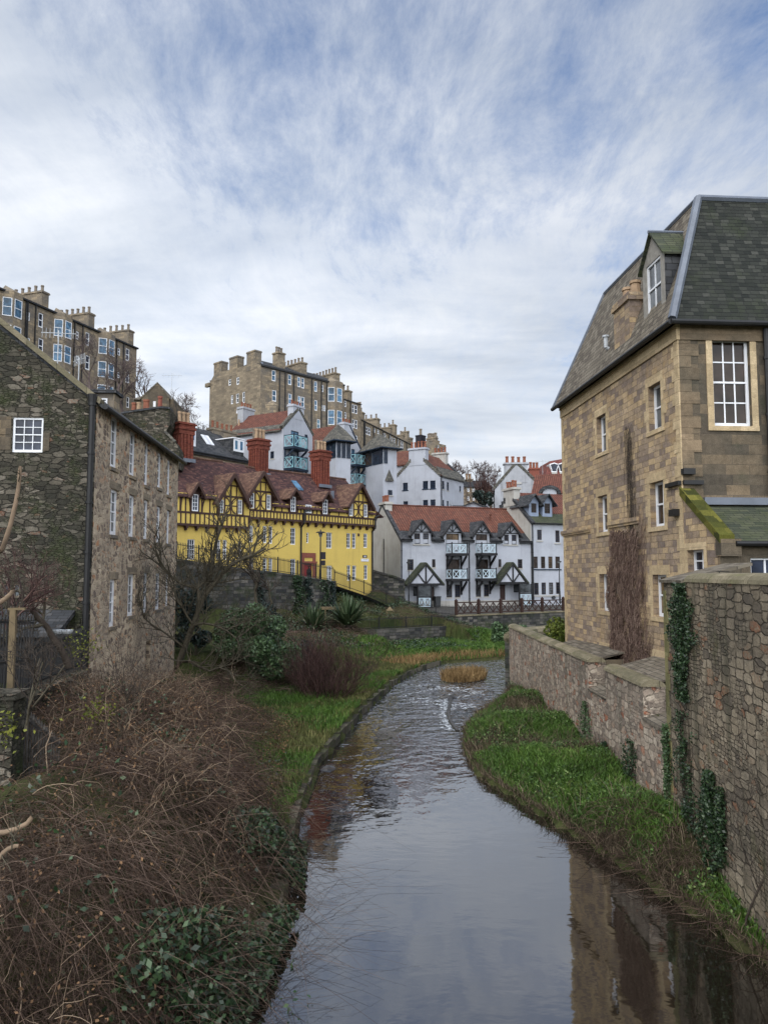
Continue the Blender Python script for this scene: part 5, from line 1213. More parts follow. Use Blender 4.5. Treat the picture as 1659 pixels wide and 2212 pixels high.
# ------------------------------------------------------------------ taller white house at the right
w2 = thing('white_house', 'taller white house with stepped gable and two small slate dormers beside the stone house', 'house', (*WF.w(WL + 5, 5, 0)[:2], 2.9))
V2 = WF.off(-.12, WL); L2 = 9.5; D2 = 9.6; E2 = WF.p('z2', 1400, 738)[1]; R2z = WF.p('z2', 1165, 530, D2 / 2)[1]
win2 = [V2.rect('z2', *r) for r in ((1372, 1405, 800, 875), (1506, 1537, 805, 893), (1343, 1376, 998, 1085), (1400, 1431, 998, 1085), (1454, 1485, 998, 1085), (1506, 1540, 998, 1085), (1350, 1383, 1192, 1280), (1404, 1436, 1190, 1278), (1459, 1490, 1190, 1276), (1511, 1541, 1188, 1274))]
b = B(); b.wall(V2, [(0, WB), (L2, WB), (L2, E2), (0, E2)], win2, .12); b.poly([V2.w(0, D2, WB), V2.w(L2, D2, WB), V2.w(L2, D2, E2), V2.w(0, D2, E2)]); b.poly([V2.w(L2, 0, WB), V2.w(L2, D2, WB), V2.w(L2, D2, E2), V2.w(L2, D2 / 2, R2z), V2.w(L2, 0, E2)]); b.build('wall', M_white, w2)
b = B(); b.wall(V2.left(0, D2), [(0, WB), (D2, WB), (D2, E2), (D2 / 2, R2z), (0, E2)]); b.build('gable_wall', M_cream, w2)
for i, rc in enumerate(win2): window(V2, rc, w2, .07, 2, 4, .085, .045, M_brownframe, M_glass_warm if 2 <= i < 6 else M_glass, sill=None)
for x0, x1, y in ((1340, 1548, 1090), (1346, 1545, 1284), (1366, 1412, 880), (1498, 1545, 898)):
    a0, a1 = V2.p('z2', x0, y)[0], V2.p('z2', x1, y)[0]; z_ = V2.p('z2', (x0 + x1) / 2, y)[1]; b = B(); b.box(V2, a0, a1, -.08, -.002, z_ - .14, z_ + .0); b.build('sill', M_bluebk if y == 1090 else M_cream, w2)
k2 = (R2z - E2) / (D2 / 2); b = B(); b2_ = B()
slabq(b, [V2.w(.3, -.3, E2 - .2), V2.w(L2, -.3, E2 - .2), V2.w(L2, 1.3, E2 + k2 * 1.3 + .05), V2.w(.3, 1.3, E2 + k2 * 1.3 + .05)], .12); b.build('eaves_slates', M_slate_mossy, w2)
slabq(b2_, [V2.w(.3, 1.25, E2 + k2 * 1.25 + .1), V2.w(L2, 1.25, E2 + k2 * 1.25 + .1), V2.w(L2, D2 / 2, R2z + .1), V2.w(.3, D2 / 2, R2z + .1)], .1); slabq(b2_, [V2.w(.3, D2 / 2, R2z + .1), V2.w(L2, D2 / 2, R2z + .1), V2.w(L2, D2, E2), V2.w(.3, D2, E2)], .1); b2_.build('roof', M_pantile_d, w2)
VL = V2.left(0, D2); b = B(); skew(b, VL, (D2 + .15, E2 - .3), (D2 / 2 + .9, R2z - .9), t0=-.1, t1=.34, up=.25); b.build('skew', M_slate_d, w2)
b = B(); steps(b, VL, (.0, E2), (D2 / 2 - .7, R2z - .6), 8); b.build('crow_steps', M_slate_d, w2)
chimney(w2, V2, -.06, .8, D2 / 2 - 1.2, D2 / 2 + 1.2, R2z - 1.6, V2.p('z2', 1160, 492, D2 / 2)[1], M_cream, .16, 4, .85, .17, M_pot_red, 't')
for xa, ya, rc in ((1355, 535, (1328, 1366, 605, 674)), (1462, 537, (1426, 1466, 606, 680))):
    G = V2.off(.75); w_ = G.rect('z2', *rc); s0, s1 = w_[0] - .28, w_[1] + .28; sm_ = (s0 + s1) / 2; za = G.p('z2', xa, ya)[1]; zl = w_[3] + .12
    d = B(); d.wall(G, [(s0, w_[2] - .5), (s1, w_[2] - .5), (s1, zl), (sm_, za - .1), (s0, zl)], [w_], .1)
    for ss in (s0, s1): d.poly([G.w(ss, 0, w_[2] - .5), G.w(ss, 2.6, w_[2] - .5), G.w(ss, 2.6, zl), G.w(ss, 0, zl)])
    do = d.build('dormer', solid('blue_grey_render', (0.20, 0.24, 0.32), .15, 3.), w2)
    b = B(); bars(b, G, w_, .05, 2, 4, .07, .05); b.build('dormer_window', M_brownframe, do); b = B(); b.box(G, w_[0], w_[1], .08, .09, w_[2], w_[3]); b.build('dormer_pane', M_glass_warm, do)
    b = B(); ov = .45; k = (za - zl) / (sm_ - s0) * .8; ze_ = za - k * (sm_ - s0 + ov)
    slabq(b, [G.w(s0 - ov, -.5, ze_), G.w(sm_, -.5, za), G.w(sm_, 3.6, za), G.w(s0 - ov, 3.6, ze_)], .14); slabq(b, [G.w(sm_, -.5, za), G.w(s1 + ov, -.5, ze_), G.w(s1 + ov, 3.6, ze_), G.w(sm_, 3.6, za)], .14); b.build('dormer_roof', M_slate_d, do)
pipe(w2, V2, .12, 2.9, E2 - .2, .065, M_iron, -.1)
b = B(); b.tube(V2.w(.1, -.36, E2 - .26), V2.w(L2, -.36, E2 - .26), .07, .07, 6); b.build('gutter', M_iron, w2)
# ================================================================== white houses on the slope
# --- big gabled house with turquoise balconies
_c = at_d(*P('z1', 905, 272), 90.0); G4 = Frame(_c, (.51, .86))          # its gable
S4 = Frame(_c, (.86, -.51)); 
W4 = G4.p('z1', 1135, 310)[0]; E4 = float(_c[2]); T4 = G4.p('z1', 1000, 120)[1]; L4 = -S4.p('z1', 470, 320)[0]
F4 = S4.off(0, -L4)                                                       # long side toward the viewer
h4 = thing('white_house', 'tall white gabled house with orange roof and two turquoise balconies above the yellow house', 'house', (*F4.w(L4 / 2, 3, 0)[:2], 8))
sw4 = F4.rect('z1', 803, 832, 458, 515)
b = B(); gable_body(b, F4, L4, W4, 6, E4, T4, [sw4], .12, (), [G4.rect('z1', 965, 1026, 298, 430), G4.rect('z1', 1074, 1097, 325, 380), G4.rect('z1', 962, 996, 480, 590), G4.rect('z1', 1074, 1097, 505, 545)]); b.build('wall', M_white, h4)
window(F4, sw4, h4, .06, 2, 2, .08, .05, M_bluebk, M_glass, sill=.1, sm_=M_cream)
for r_, m_ in ((( 965, 1026, 298, 430), M_glass_sky), ((1074, 1097, 325, 380), M_glass), ((962, 996, 480, 590), M_glass_sky), ((1074, 1097, 505, 545), M_glass)): window(G4, G4.rect('z1', *r_), h4, .06, 2, 1, .09, .06, M_bluebk, m_, meet=False)
b = B(); gable_roof(b, F4, L4 - .2, W4, E4, T4, .3); b.build('roof', M_pantile_d, h4)
b = B(); slabq(b, [F4.w(0, -.35, E4 - .3), F4.w(L4 - .2, -.35, E4 - .3), F4.w(L4 - .2, .55, E4 + .62), F4.w(0, .55, E4 + .62)], .12); b.build('eaves_slates', M_slate_t, h4)
b = B(); skew(b, G4, (-.1, E4), (W4 / 2, T4), t0=-.06, t1=.4, up=.28); skew(b, G4, (W4 + .1, E4), (W4 / 2, T4), t0=-.06, t1=.4, up=.28); b.build('skew', M_slate_t, h4)
chimney(h4, G4, W4 / 2 - 1.1, W4 / 2 + 1.1, -.03, .8, T4 - 1.3, G4.p('z1', 1000, 88)[1], M_white, .1, 4, .55, .15, M_pot_red)
chimney(h4, F4, -.1, .8, W4 / 2 - 1.1, W4 / 2 + 1.1, T4 - 1, T4 + 1.1, M_grey_harl, .1, 4, .6, .15, M_pot_red, 't')
for y in (440, 605):
    a0, a1 = G4.p('z1', 988, y, -1.5)[0], G4.p('z1', 1098, y, -1.5)[0]; balcony(h4, G4, a0, a1, G4.p('z1', 1095, y, -1.5)[1], 1.5, M_rail_teal, 1.35, 2, M_bluebk)
q = F4.p('z1', 556, 225, 1.5); b = B(); b.tube(F4.w(q[0], 1.5, q[1] - .5), F4.w(q[0], 1.5, q[1] + .3), .14, .1); b.build('roof_vent', M_pot, h4)

# --- second balcony house, half hidden between the towers
_c = at_d(*P('z1', 1330, 330), 96.0); G5 = Frame(_c, (.6, .8)); W5 = G5.p('z1', 1512, 445)[0]; T5 = G5.p('z1', 1412, 240)[1]; E5 = G5.p('z1', 1512, 445)[1]
h5 = thing('white_house', 'narrow white gabled house with balconies squeezed between the two slate-capped towers', 'house', (*G5.w(W5 / 2, 3, 0)[:2], 8))
S5 = Frame(G5.w(0, 0, 0), (.8, -.6)); L5 = 7.0; F5 = S5.off(0, -L5); ra5 = .47
b = B(); gable_body(b, F5, L5, W5, 6, E5, T5, (), .12, (), [G5.rect('z1', 1440, 1468, 440, 540)], ra=ra5); b.build('wall', M_white, h5)
window(G5, G5.rect('z1', 1440, 1468, 440, 540), h5, .06, 2, 1, .09, .05, M_bluebk, M_glass_sky, meet=False)
b = B(); gable_roof(b, F5, L5 - .1, W5, E5, T5, .2, ra=ra5); b.build('roof', M_pantile, h5)
b = B(); skew(b, G5, (W5 + .05, E5), (W5 * ra5, T5), t0=-.06, t1=.3, up=.15); b.build('skew', M_bluebk, h5)
chimney(h5, G5, W5 * ra5 - .9, W5 * ra5 + .9, -.03, .8, T5 - 1, G5.p('z1', 1412, 232)[1], M_white, .1, 3, .55, .15, M_pot_red)
for y in (570, 722):
    a0, a1 = G5.p('z1', 1480, y, -1.3)[0], G5.p('z1', 1560, y, -1.3)[0]; balcony(h5, G5, a0, a1, G5.p('z1', 1555, y, -1.3)[1], 1.3, M_rail_teal, 1.3, 2, M_bluebk)

# --- two stair towers
def tower(label, cU, cV, lU, rU, apV, d, zb, kind):
    c = at_d(cU, cV, d); ang = R(33); er = np.array([math.cos(ang), math.sin(ang)]); el = np.array([-math.sin(ang), math.cos(ang)])
    fr = Frame(c, er); fl = Frame(c, -el)                       # right face, left face
    a = fr.sz(rU, cV)[0]; al = -fl.sz(lU, cV)[0]; al = max(al, 2.5); ze = float(c[2])
    t = thing('stair_tower', label, 'tower', (*fr.w(a / 2, al / 2, 0)[:2], 8))
    LF_ = fl.off(0, -al)
    bh = 2.0; r_ops = []; mid = a * .5
    wv = [(mid - .25, mid + .25, z_, z_ + .55) for z_ in ((ze - 8.2, ze - 6.0, ze - 10.8) if kind else (ze - 8.5,))]
    b = B(); b.wall(fr, [(0, zb), (a, zb), (a, ze), (0, ze)], [], .1); b.wall(LF_, [(0, zb), (al, zb), (al, ze), (0, ze)], [], .1)
    b.poly([fr.w(0, al, zb), fr.w(a, al, zb), fr.w(a, al, ze), fr.w(0, al, ze)]); b.poly([fr.w(a, 0, zb), fr.w(a, al, zb), fr.w(a, al, ze), fr.w(a, 0, ze)]); b.build('wall', M_white, t)
    for fc_, L_, n_ in ((fr, a, 3), (LF_, al, 2)):
        for k in range(n_):
            s0, s1 = L_ * k / n_ + .1, L_ * (k + 1) / n_ - .06
            if kind and fc_ is fr and k > 0: continue
            b = B(); b.box(fc_, s0, s0 + .12, -.07, -.002, ze - bh, ze - .1); b.box(fc_, s1 - .12, s1, -.07, -.002, ze - bh, ze - .1); b.box(fc_, s0 + .12, s1 - .12, -.07, -.002, ze - .24, ze - .1); b.box(fc_, s0 + .12, s1 - .12, -.07, -.002, ze - bh, ze - bh + .14)
            if fc_ is fr or k == 0: b.bar(fc_, (s0 + .1, ze - bh + .1), (s1 - .1, ze - .2), .07, -.06, -.004); b.bar(fc_, (s0 + .1, ze - .2), (s1 - .1, ze - bh + .1), .07, -.056, -.003)
            w_ = b.build('window', M_bluebk, t); p = B(); p.box(fc_, s0 + .1, s1 - .1, -.03, -.001, ze - bh + .1, ze - .2); p.build('pane', M_glass if not (kind and fc_ is LF_ and k == 0) else M_glass_warm, w_)
    for z_ in (wv):
        for fc_, sx in ((fr if not kind else fr, min(a * .35, .9)),):
            s0 = sx; q0, q1 = z_[2], z_[3]
            b = B(); bars(b, fc_, (s0, s0 + .6, q0, q1 + .1), -.04, 2, 2, .1, .05, False); w_ = b.build('window', M_bluebk, t); p = B(); p.box(fc_, s0, s0 + .6, -.03, -.005, q0, q1 + .1); p.build('pane', M_glass, w_)
            b = B(); b.box(fc_, s0 - .12, s0 + .72, -.14, -.002, q0 - .16, q0 - .02); b.build('sill', M_cream, w_)
    # little raised hood over the slits
    b = B(); s_ = .25; zt = ze - 4.2 if kind else ze - 6.6
    b.add([fr.w(s_, -.02, zt), fr.w(s_ + 1.3, -.02, zt), fr.w(s_ + .65, -.02, zt + 1.5), fr.w(s_ + .1, -.3, zt - .02), fr.w(s_ + 1.2, -.3, zt - .02)], [(0, 3, 2), (3, 4, 2), (4, 1, 2), (0, 1, 4, 3)]); b.build('hood', M_slate_t, t)
    o = .55; ap = fr.w(a / 2, al / 2, 0); _, za = Frame(fr.w(0, al / 2, 0), er).sz(fr.w(0, 0, 0)[0] * 0 + (CU + F * ap[0] / ap[1]), apV); ap[2] = za
    q = [fr.w(-o, -o, ze - .05), fr.w(a + o, -o, ze - .05), fr.w(a + o, al + o, ze - .05), fr.w(-o, al + o, ze - .05)]
    m_ = [ap + (p_ - ap) * .42 + np.array([0, 0, -(ap[2] - ze) * .06 * 1.0 + .25]) for p_ in q]
    b = B()
    for k in range(4): b.poly([q[k], q[(k + 1) % 4], m_[(k + 1) % 4], m_[k]]); b.poly([m_[k], m_[(k + 1) % 4], ap])
    b.poly(q); b.build('roof', M_slate_t, t)
    b = B(); b.path(q + [q[0]], .1, 6); b.build('eaves_board', M_bluebk, t); return t
tower('white stair tower with slate cap rising left behind the third red chimney', *P('z3', 868, 642), *[P('z3', x, 0)[0] for x in (800, 958)], P('z3', 818, 540)[1], 88.0, 6, 0)
tower('white stair tower with slate cap standing behind the corner of the yellow house', *P('b2', 605, 785), P('b2', 330, 0)[0], P('b2', 783, 0)[0], P('b2', 515, 600)[1], 95.0, 5, 1)

# --- stepped-gable house in the middle distance
_r = at_d(*P('z2', 655, 388), 108.0); G3 = Frame(_r - np.array([.86, -.5, 0]) * 0, (.86, -.5)); s_l = G3.p('z2', 325, 392)[0]
G3 = G3.off(0, s_l); W3 = -s_l; E3 = float(_r[2]); R3 = G3.right(W3, 0); L3 = R3.p('z2', 829, 430)[0]; T3 = G3.p('z2', 482, 225)[1]
h3 = thing('white_house', 'white house with stepped gables and orange roof behind the balcony house', 'house', (*G3.w(W3 / 2, L3 / 2, 0)[:2], 4))
w3_ = [G3.rect('z2', *r) for r in ((382, 418, 453, 508), (529, 567, 440, 498), (583, 622, 437, 496), (385, 419, 590, 640), (531, 567, 580, 640), (585, 622, 577, 640))]
w3r = [R3.rect('z2', *r) for r in ((672, 688, 440, 502), (706, 721, 450, 512), (798, 810, 478, 518), (674, 687, 580, 640), (706, 720, 588, 640))]
b = B(); gable_body(b, G3, W3, L3, 3, E3, T3, w3_, .14, (), w3r, 't', ra=.5); b.build('wall', M_white, h3)
for rc in w3_: window(G3, rc, h3, .08, 2, 4, .1, .06, M_bluebk, M_glass, sill=.12, sm_=M_bluebk)
for rc in w3r: window(R3, rc, h3, .08, 1, 2, .1, .06, M_bluebk, M_glass, sill=.06, sm_=M_cream)
b = B(); gable_roof(b, G3, W3, L3, E3, T3, .2, 't'); b.build('roof', M_pantile, h3)
b = B(); slabq(b, [G3.w(W3 + .35, .2, E3 - .25), G3.w(W3 + .35, L3, E3 - .25), G3.w(W3 - .8, L3, E3 + 1.25), G3.w(W3 - .8, .2, E3 + 1.25)], .12); b.build('eaves_slates', M_slate_t, h3)
b = B(); steps(b, G3, (-.1, E3 - .1), (W3 / 2 - 1, T3 - 1.1), 12); b.build('crow_steps', M_slate_t, h3)
b = B(); steps(b, G3, (W3 + .1, E3 - .1), (W3 / 2 + 1, T3 - 1.1), 12); b.build('crow_steps', M_slate_t, h3)
b = B(); steps(b, G3, (W3 + .1, E3 - .1), (W3 / 2 + 1, T3 - 1.1), 10, L3 - .35, L3 + .1, .8); b.build('crow_steps', M_slate_d, h3)
chimney(h3, G3, W3 / 2 - 1.35, W3 / 2 + 1.35, -.05, 1.0, T3 - 2, G3.p('z2', 483, 196)[1], M_white, .15, 5, .95, .2, M_pot_red)
chimney(h3, G3, W3 / 2 - 1.1, W3 / 2 + 1.1, L3 - 1.0, L3, T3 - 2, T3 + .9, M_cream, .15, 4, .8, .2, M_pot_red)
pipe(h3, R3, .3, 3, E3 - .3, .07, M_iron, -.1)
# its lower back wing with orange tiles left of the gable
bw = thing('tiled_wing', 'small orange pantiled wing left of the stepped gable', 'house', (*G3.w(-1.5, 4, 0)[:2], 4)); WG = G3.off(2.0, -3.9)
ev, rv_ = WG.p('b2', 860, 1000)[1], WG.p('b2', 860, 838, 4)[1]
b = B(); gable_body(b, WG, 6, 8, 3, ev, rv_); b.build('wall', M_white, bw); b = B(); gable_roof(b, WG, 6, 8, ev, rv_, .3); b.build('roof', M_pantile, bw)

# --- slate-roofed house with white dormers at the left
SH = face(*P('a7', 1085, 1440), 78.0, *P('z1', 640, 537)); sL, sR = SH.p('a7', 760, 1300)[0], SH.p('z1', 640, 537)[0]; sE = SH.p('a7', 1085, 1440)[1]
sT = SH.p('a7', 1300, 1095, 5.0)[1]
h6 = thing('slate_house', 'dark slate roofed house with white dormers and skylights behind the red chimneys', 'house', (*SH.w(5, 4, 0)[:2], 8))
b = B(); gable_body(b, SH.off(0, sL), sR - sL, 10, 6, sE, sT); b.build('wall', M_tenement_lt, h6)
b = B(); gable_roof(b, SH.off(0, sL), sR - sL, 10, sE, sT, .3); b.build('roof', M_slate_d, h6)
D = SH.off(.9); r_ = D.rect('a7', 1072, 1178, 1085, 1285); b = B(); b.box(D, r_[0], r_[1], 0, 2.5, r_[2] - .6, r_[3]); dm = b.build('dormer', M_paint, h6)
window(D.off(-.06), (r_[0] + .2, r_[1] - .15, r_[2], r_[3] - .2), dm, 0, 1, 1, .08, .05, M_paint, M_glass_sky, meet=False, name='dormer_window')
D = SH.off(.6); r_ = D.rect('z1', 512, 593, 362, 462); b = B(); b.box(D, r_[0], r_[1], 0, 4.5, r_[2] - 1.0, r_[3]); dm = b.build('dormer', M_slate_d, h6)
b = B(); b.box(D, r_[0] - .1, r_[1] + .1, -.1, 4.6, r_[3] + .003, r_[3] + .12); b.build('dormer_roof', M_paint, dm)
wd_ = (r_[1] - r_[0]) / 2
for k in range(2):
    b = B(); bars(b, D.off(-.05), (r_[0] + k * wd_ + .03, r_[0] + (k + 1) * wd_ - .03, r_[2], r_[3] - .05), 0, 1, 1, .17, .05, False); b.build('dormer_window', M_paint, dm)
    b = B(); b.box(D, r_[0] + k * wd_ + .1, r_[0] + (k + 1) * wd_ - .1, -.06, -.004, r_[2] + .1, r_[3] - .1); b.build('dormer_pane', M_glass_sky, dm)
ks = (sT - sE) / 5.0
for x, y in ((1370, 1290), (1420, 1320)):
    q = SH.p('a7', x, y, 2.2)[0]; b = B(); slabq(b, [SH.w(q - .35, 1.9, sE + ks * 1.9 + .12), SH.w(q + .35, 1.9, sE + ks * 1.9 + .12), SH.w(q + .35, 2.9, sE + ks * 2.9 + .5), SH.w(q - .35, 2.9, sE + ks * 2.9 + .5)], .1); b.build('skylight', M_paint, h6)
b = B(); b.tube(SH.w(sL, -.35, sE - .1), SH.w(sR, -.35, sE - .1), .1, .1, 6); b.build('gutter', M_iron, h6)
# chimney stacks on its far gable
b0 = SH.p('a7', 1480, 1050, 5)[0]
chimney(h6, SH, b0 - .5, b0 + 3.4, 4.6, 5.6, sT - 2.0, SH.p('a7', 1500, 1065, 5)[1], M_tenement, .1, 5, .8, .16, M_pot_red)

# ================================================================== tenements on the hill
def multi_windows(fr, c, rs, par, cols=2, rows=2, gm=None, fw=.12, r=.08):
    for x in rs: window(fr, fr.rect(c, *x), par, r, 1 if x[1] - x[0] < 30 else cols, rows, fw, .07, gm=gm or M_glass)
def bay(par, fr, c, x0, x1, xm0, xm1, wins, zb, zt, dep=.9, gm=None):
    """canted bay: left cant, front, right cant"""
    s0, s1 = fr.p(c, x0, 500)[0], fr.p(c, x1, 500)[0]; k = (s1 - s0) * .28
    pts = [fr.w(s0, 0, 0), fr.w(s0 + k, -dep, 0), fr.w(s1 - k, -dep, 0), fr.w(s1, 0, 0)]
    b = B(); fs = [Frame(p, q - p) for p, q in zip(pts[:-1], pts[1:])]; Ls = [float(np.linalg.norm(q - p)) for p, q in zip(pts[:-1], pts[1:])]
    for f_, L_ in zip(fs, Ls): b.wall(f_, [(0, zb), (L_, zb), (L_, zt), (0, zt)])
    b.add([p + np.array([0, 0, zt]) for p in pts] + [fr.w((s0 + s1) / 2, 1.2, zt + 1.3)], [(0, 1, 4), (1, 2, 4), (2, 3, 4)])
    bo = b.build('bay', M_tenement, par)
    for (y0, y1) in wins:
        z1, z0 = y0, y1
        for f_, L_, a in zip(fs, Ls, (0, 1, 2)):
            if a == 2: continue
            w_ = min(1.15, L_ - .3); m = L_ / 2
            b = B(); bars(b, f_, (m - w_ / 2, m + w_ / 2, z0, z1), -.03, 1, 2, .075, .05); b.build('bay_window', M_paint, bo); p = B(); p.box(f_, m - w_ / 2, m + w_ / 2, -.02, -.004, z0, z1); p.build('bay_pane', gm or M_glass_sky, bo)
# left terrace
TL = face(*P('a2', 160, 150), 92.0, *P('a2', 1620, 790)); tS1 = TL.p('a2', 1620, 790)[0]; tE = TL.p('a2', 160, 150)[1]; tS0 = -9.0
tl = thing('tenement', 'long tall sooty tenement with three chimney ranks on the left hilltop', 'building', (*TL.w(tS1 / 2, 6, 0)[:2], 18))
wl = [(322, 361, 368, 468), (460, 515, 380, 550), (903, 936, 598, 690), (1016, 1061, 608, 765), (1395, 1426, 795, 880), (1490, 1534, 800, 945), (322, 361, 672, 760), (460, 517, 680, 862), (905, 938, 885, 975), (1013, 1066, 880, 1050), (1393, 1424, 1080, 1150), (1490, 1534, 1055, 1205), (1498, 1532, 1370, 1500)]
b = B(); b.wall(TL, [(tS0, 8), (tS1, 8), (tS1, tE), (tS0, tE)], [TL.rect('a2', *x) for x in wl], .14); b.wall(TL.right(tS1, 0), [(0, 8), (11, 8), (11, tE), (0, tE)]); b.poly([TL.w(tS0, 11, 8), TL.w(tS1, 11, 8), TL.w(tS1, 11, tE), TL.w(tS0, 11, tE)]); b.build('wall', M_tenement, tl)
multi_windows(TL, 'a2', wl, tl, 1, 2)
b = B(); kT = .42
slabq(b, [TL.w(tS0, -.2, tE), TL.w(tS1, -.2, tE), TL.w(tS1 - 2.0, 5.5, tE + 2.2), TL.w(tS0, 5.5, tE + 2.2)], .15); slabq(b, [TL.w(tS0, 5.5, tE + 2.2), TL.w(tS1 - 2.0, 5.5, tE + 2.2), TL.w(tS1, 11.2, tE), TL.w(tS0, 11.2, tE)], .15); b.build('roof', M_slate_d, tl)
b = B(); b.box(TL, tS0, tS1 + .1, -.3, .1, tE - .25, tE - .02); b.build('gutter', M_iron, tl)
TT_ = lambda y, x=700: TL.p('a2', x, y)[1]
for x0, x1, xm in ((10, 262, 0), (632, 850, 0), (1165, 1360, 0)):
    zs = [TL.p('a2', (x0 + x1) / 2, 0)[1]]
    bay(tl, TL, 'a2', x0, x1, 0, 0, [(tE - 1.0, tE - 3.3), (tE - 4.4, tE - 6.7), (tE - 7.8, tE - 10.1)], 8, tE - .1, 1.0)
for x0, x1, yt, n in ((318, 556, 150, 8), (820, 1097, 400, 9), (1290, 1560, 600, 8)):
    s1_ = TL.p('a2', x1, yt, 1.0)[0]; zt = TL.p('a2', x1, yt, 1.0)[1]
    chimney(tl, TL, s1_ - 1.2, s1_, .6, 9.5, tE - .3, zt, M_tenement, .12, n, 1.0, .22, M_pot_grey, 't')
for x in (298, 318, 412, 880, 977, 1385, 1465): pipe(tl, TL, TL.p('a2', x, 600)[0], 10, tE - .3, .09, M_iron, -.12)
# centre tenement block
TC = face(564, 787, 120.0, *P('b1', 1600, 462)); cE = TC.sz(564, 787)[1]; cR = TC.p('b1', 1605, 470)[0]; cD = 14.5
tcn = thing('tenement', 'tall tenement block with stepped chimney stacks on its near gable at the hilltop centre', 'building', (*TC.w(cR / 2, 6, 0)[:2], 18))
wc = [(758, 805, 290, 420), (950, 991, 342, 465), (1060, 1096, 370, 490), (1105, 1143, 380, 505), (1258, 1293, 422, 545), (1345, 1368, 465, 548), (762, 811, 528, 660), (953, 994, 568, 695), (1065, 1099, 595, 715), (1105, 1144, 605, 730), (1260, 1295, 645, 768), (1342, 1362, 700, 770), (1370, 1391, 705, 775), (1292, 1329, 870, 985)]
TG = TC.left(0, cD); wg = [(246, 276, 400, 470), (340, 373, 375, 460), (275, 301, 585, 692), (335, 368, 568, 680), (410, 438, 550, 680), (335, 369, 755, 800)]
b = B(); b.wall(TC, [(0, 8), (cR, 8), (cR, cE), (0, cE)], [TC.rect('b1', *x) for x in wc], .14); b.wall(TC.right(cR, 0), [(0, 8), (cD, 8), (cD, cE), (0, cE)]); b.poly([TC.w(0, cD, 8), TC.w(cR, cD, 8), TC.w(cR, cD, cE), TC.w(0, cD, cE)]); b.build('wall', M_tenement, tcn)
b = B(); b.wall(TG, [(0, 8), (cD, 8), (cD, cE - .05), (cD - 1.8, cE + .5), (1.5, cE + .9), (0, cE - .5)], [TG.rect('b1', *x) for x in wg], .14); b.build('gable_wall', M_tenement_lt, tcn)
multi_windows(TC, 'b1', wc, tcn, 1, 2, M_glass_sky); multi_windows(TG, 'b1', wg, tcn, 1, 2, M_glass_clear)
for x0, x1, y in ((75, 199, 196), (257, 386, 134), (460, 592, 68)):
    s0, s1 = TG.p('b1', x0, 300)[0], TG.p('b1', x1 - 35, 300)[0]; zt = TG.p('b1', x0 + 40, y)[1]
    chimney(tcn, TG, s0, s1, -.03, 1.3, cE - .5, zt, M_tenement, .08, 0)
b = B(); s_ = .0; b.box(TG, -.9, .35, -.4, .1, cE - 1.2, cE - .55); b.build('cornice', M_tenement_lt, tcn)
hip = TC.p('b1', 660, 165, 4.5)
b = B(); slabq(b, [TC.w(.3, -.2, cE), TC.w(cR, -.2, cE), TC.w(cR, 5, cE + 2.4), TC.w(3.0, 5, cE + 2.4)], .15); slabq(b, [TC.w(3, 5, cE + 2.4), TC.w(cR, 5, cE + 2.4), TC.w(cR, cD, cE), TC.w(.3, cD, cE)], .15); slabq(b, [TC.w(.3, cD, cE), TC.w(.3, -.2, cE), TC.w(3, 5, cE + 2.4)], .15); b.build('roof', M_slate_d, tcn)
b = B(); b.tube(TC.w(.3, -.2, cE + .05), TC.w(3, 5, cE + 2.45), .16, .16, 6); b.build('lead_hip', M_lead, tcn)
b = B(); b.box(TC, 0, cR + .1, -.3, .05, cE - .3, cE - .02); b.build('gutter', M_iron, tcn)
def rank(fr, c, x0, x1, yt, tt0, tt1, m, n, z0, par, along, pm=None):
    s0, s1 = fr.p(c, x0, yt, tt0)[0], fr.p(c, x1, yt, tt0)[0]; zt = fr.p(c, x1, yt, tt0)[1]
    return chimney(par, fr, s1 - 1.3 if along == 't' else s0, s1, tt0, tt1, z0, zt, m, .12, n, 1.0, .22, pm or M_pot_grey, along)
rank(TC, 'b1', 830, 915, 92, 1.2, 2.6, M_tenement_lt, 3, cE, tcn, 's'); rank(TC, 'b1', 0, 1172, 205, 1.0, 10.5, M_tenement_lt, 10, cE, tcn, 't'); rank(TC, 'b1', 0, 1560, 330, 1.0, 11.0, M_tenement_lt, 12, cE, tcn, 't')
bay(tcn, TC, 'b1', 1408, 1600, 0, 0, [(cE - 1.2, cE - 3.7), (cE - 5.2, cE - 7.8), (cE - 9.4, cE - 12)], 8, cE - .05, 1.1)
for x in (845, 912, 1013, 1225, 1340, 1402): pipe(tcn, TC, TC.p('b1', x, 500)[0], 12, cE - .3, .1, M_iron, -.12)
a_ = TC.p('b1', 755, 735); b = B(); o_ = [(TC.p('b1', 680, 700)[0] + (TC.p('b1', 830, 700)[0] - TC.p('b1', 680, 700)[0]) * k / 6, -1.2 * math.sin(math.pi * k / 6)) for k in range(7)]; zt = TC.p('b1', 750, 715)[1]
b.add([TC.w(s, t, 10) for s, t in o_] + [TC.w(s, t, zt) for s, t in o_] + [TC.w(sum(s for s, _ in o_) / 7, 0, zt + 1.0)], [(k, k + 1, 8 + k, 7 + k) for k in range(6)] + [(7 + k, 8 + k, 14) for k in range(6)]); b.build('stair_bow', M_tenement, tcn)
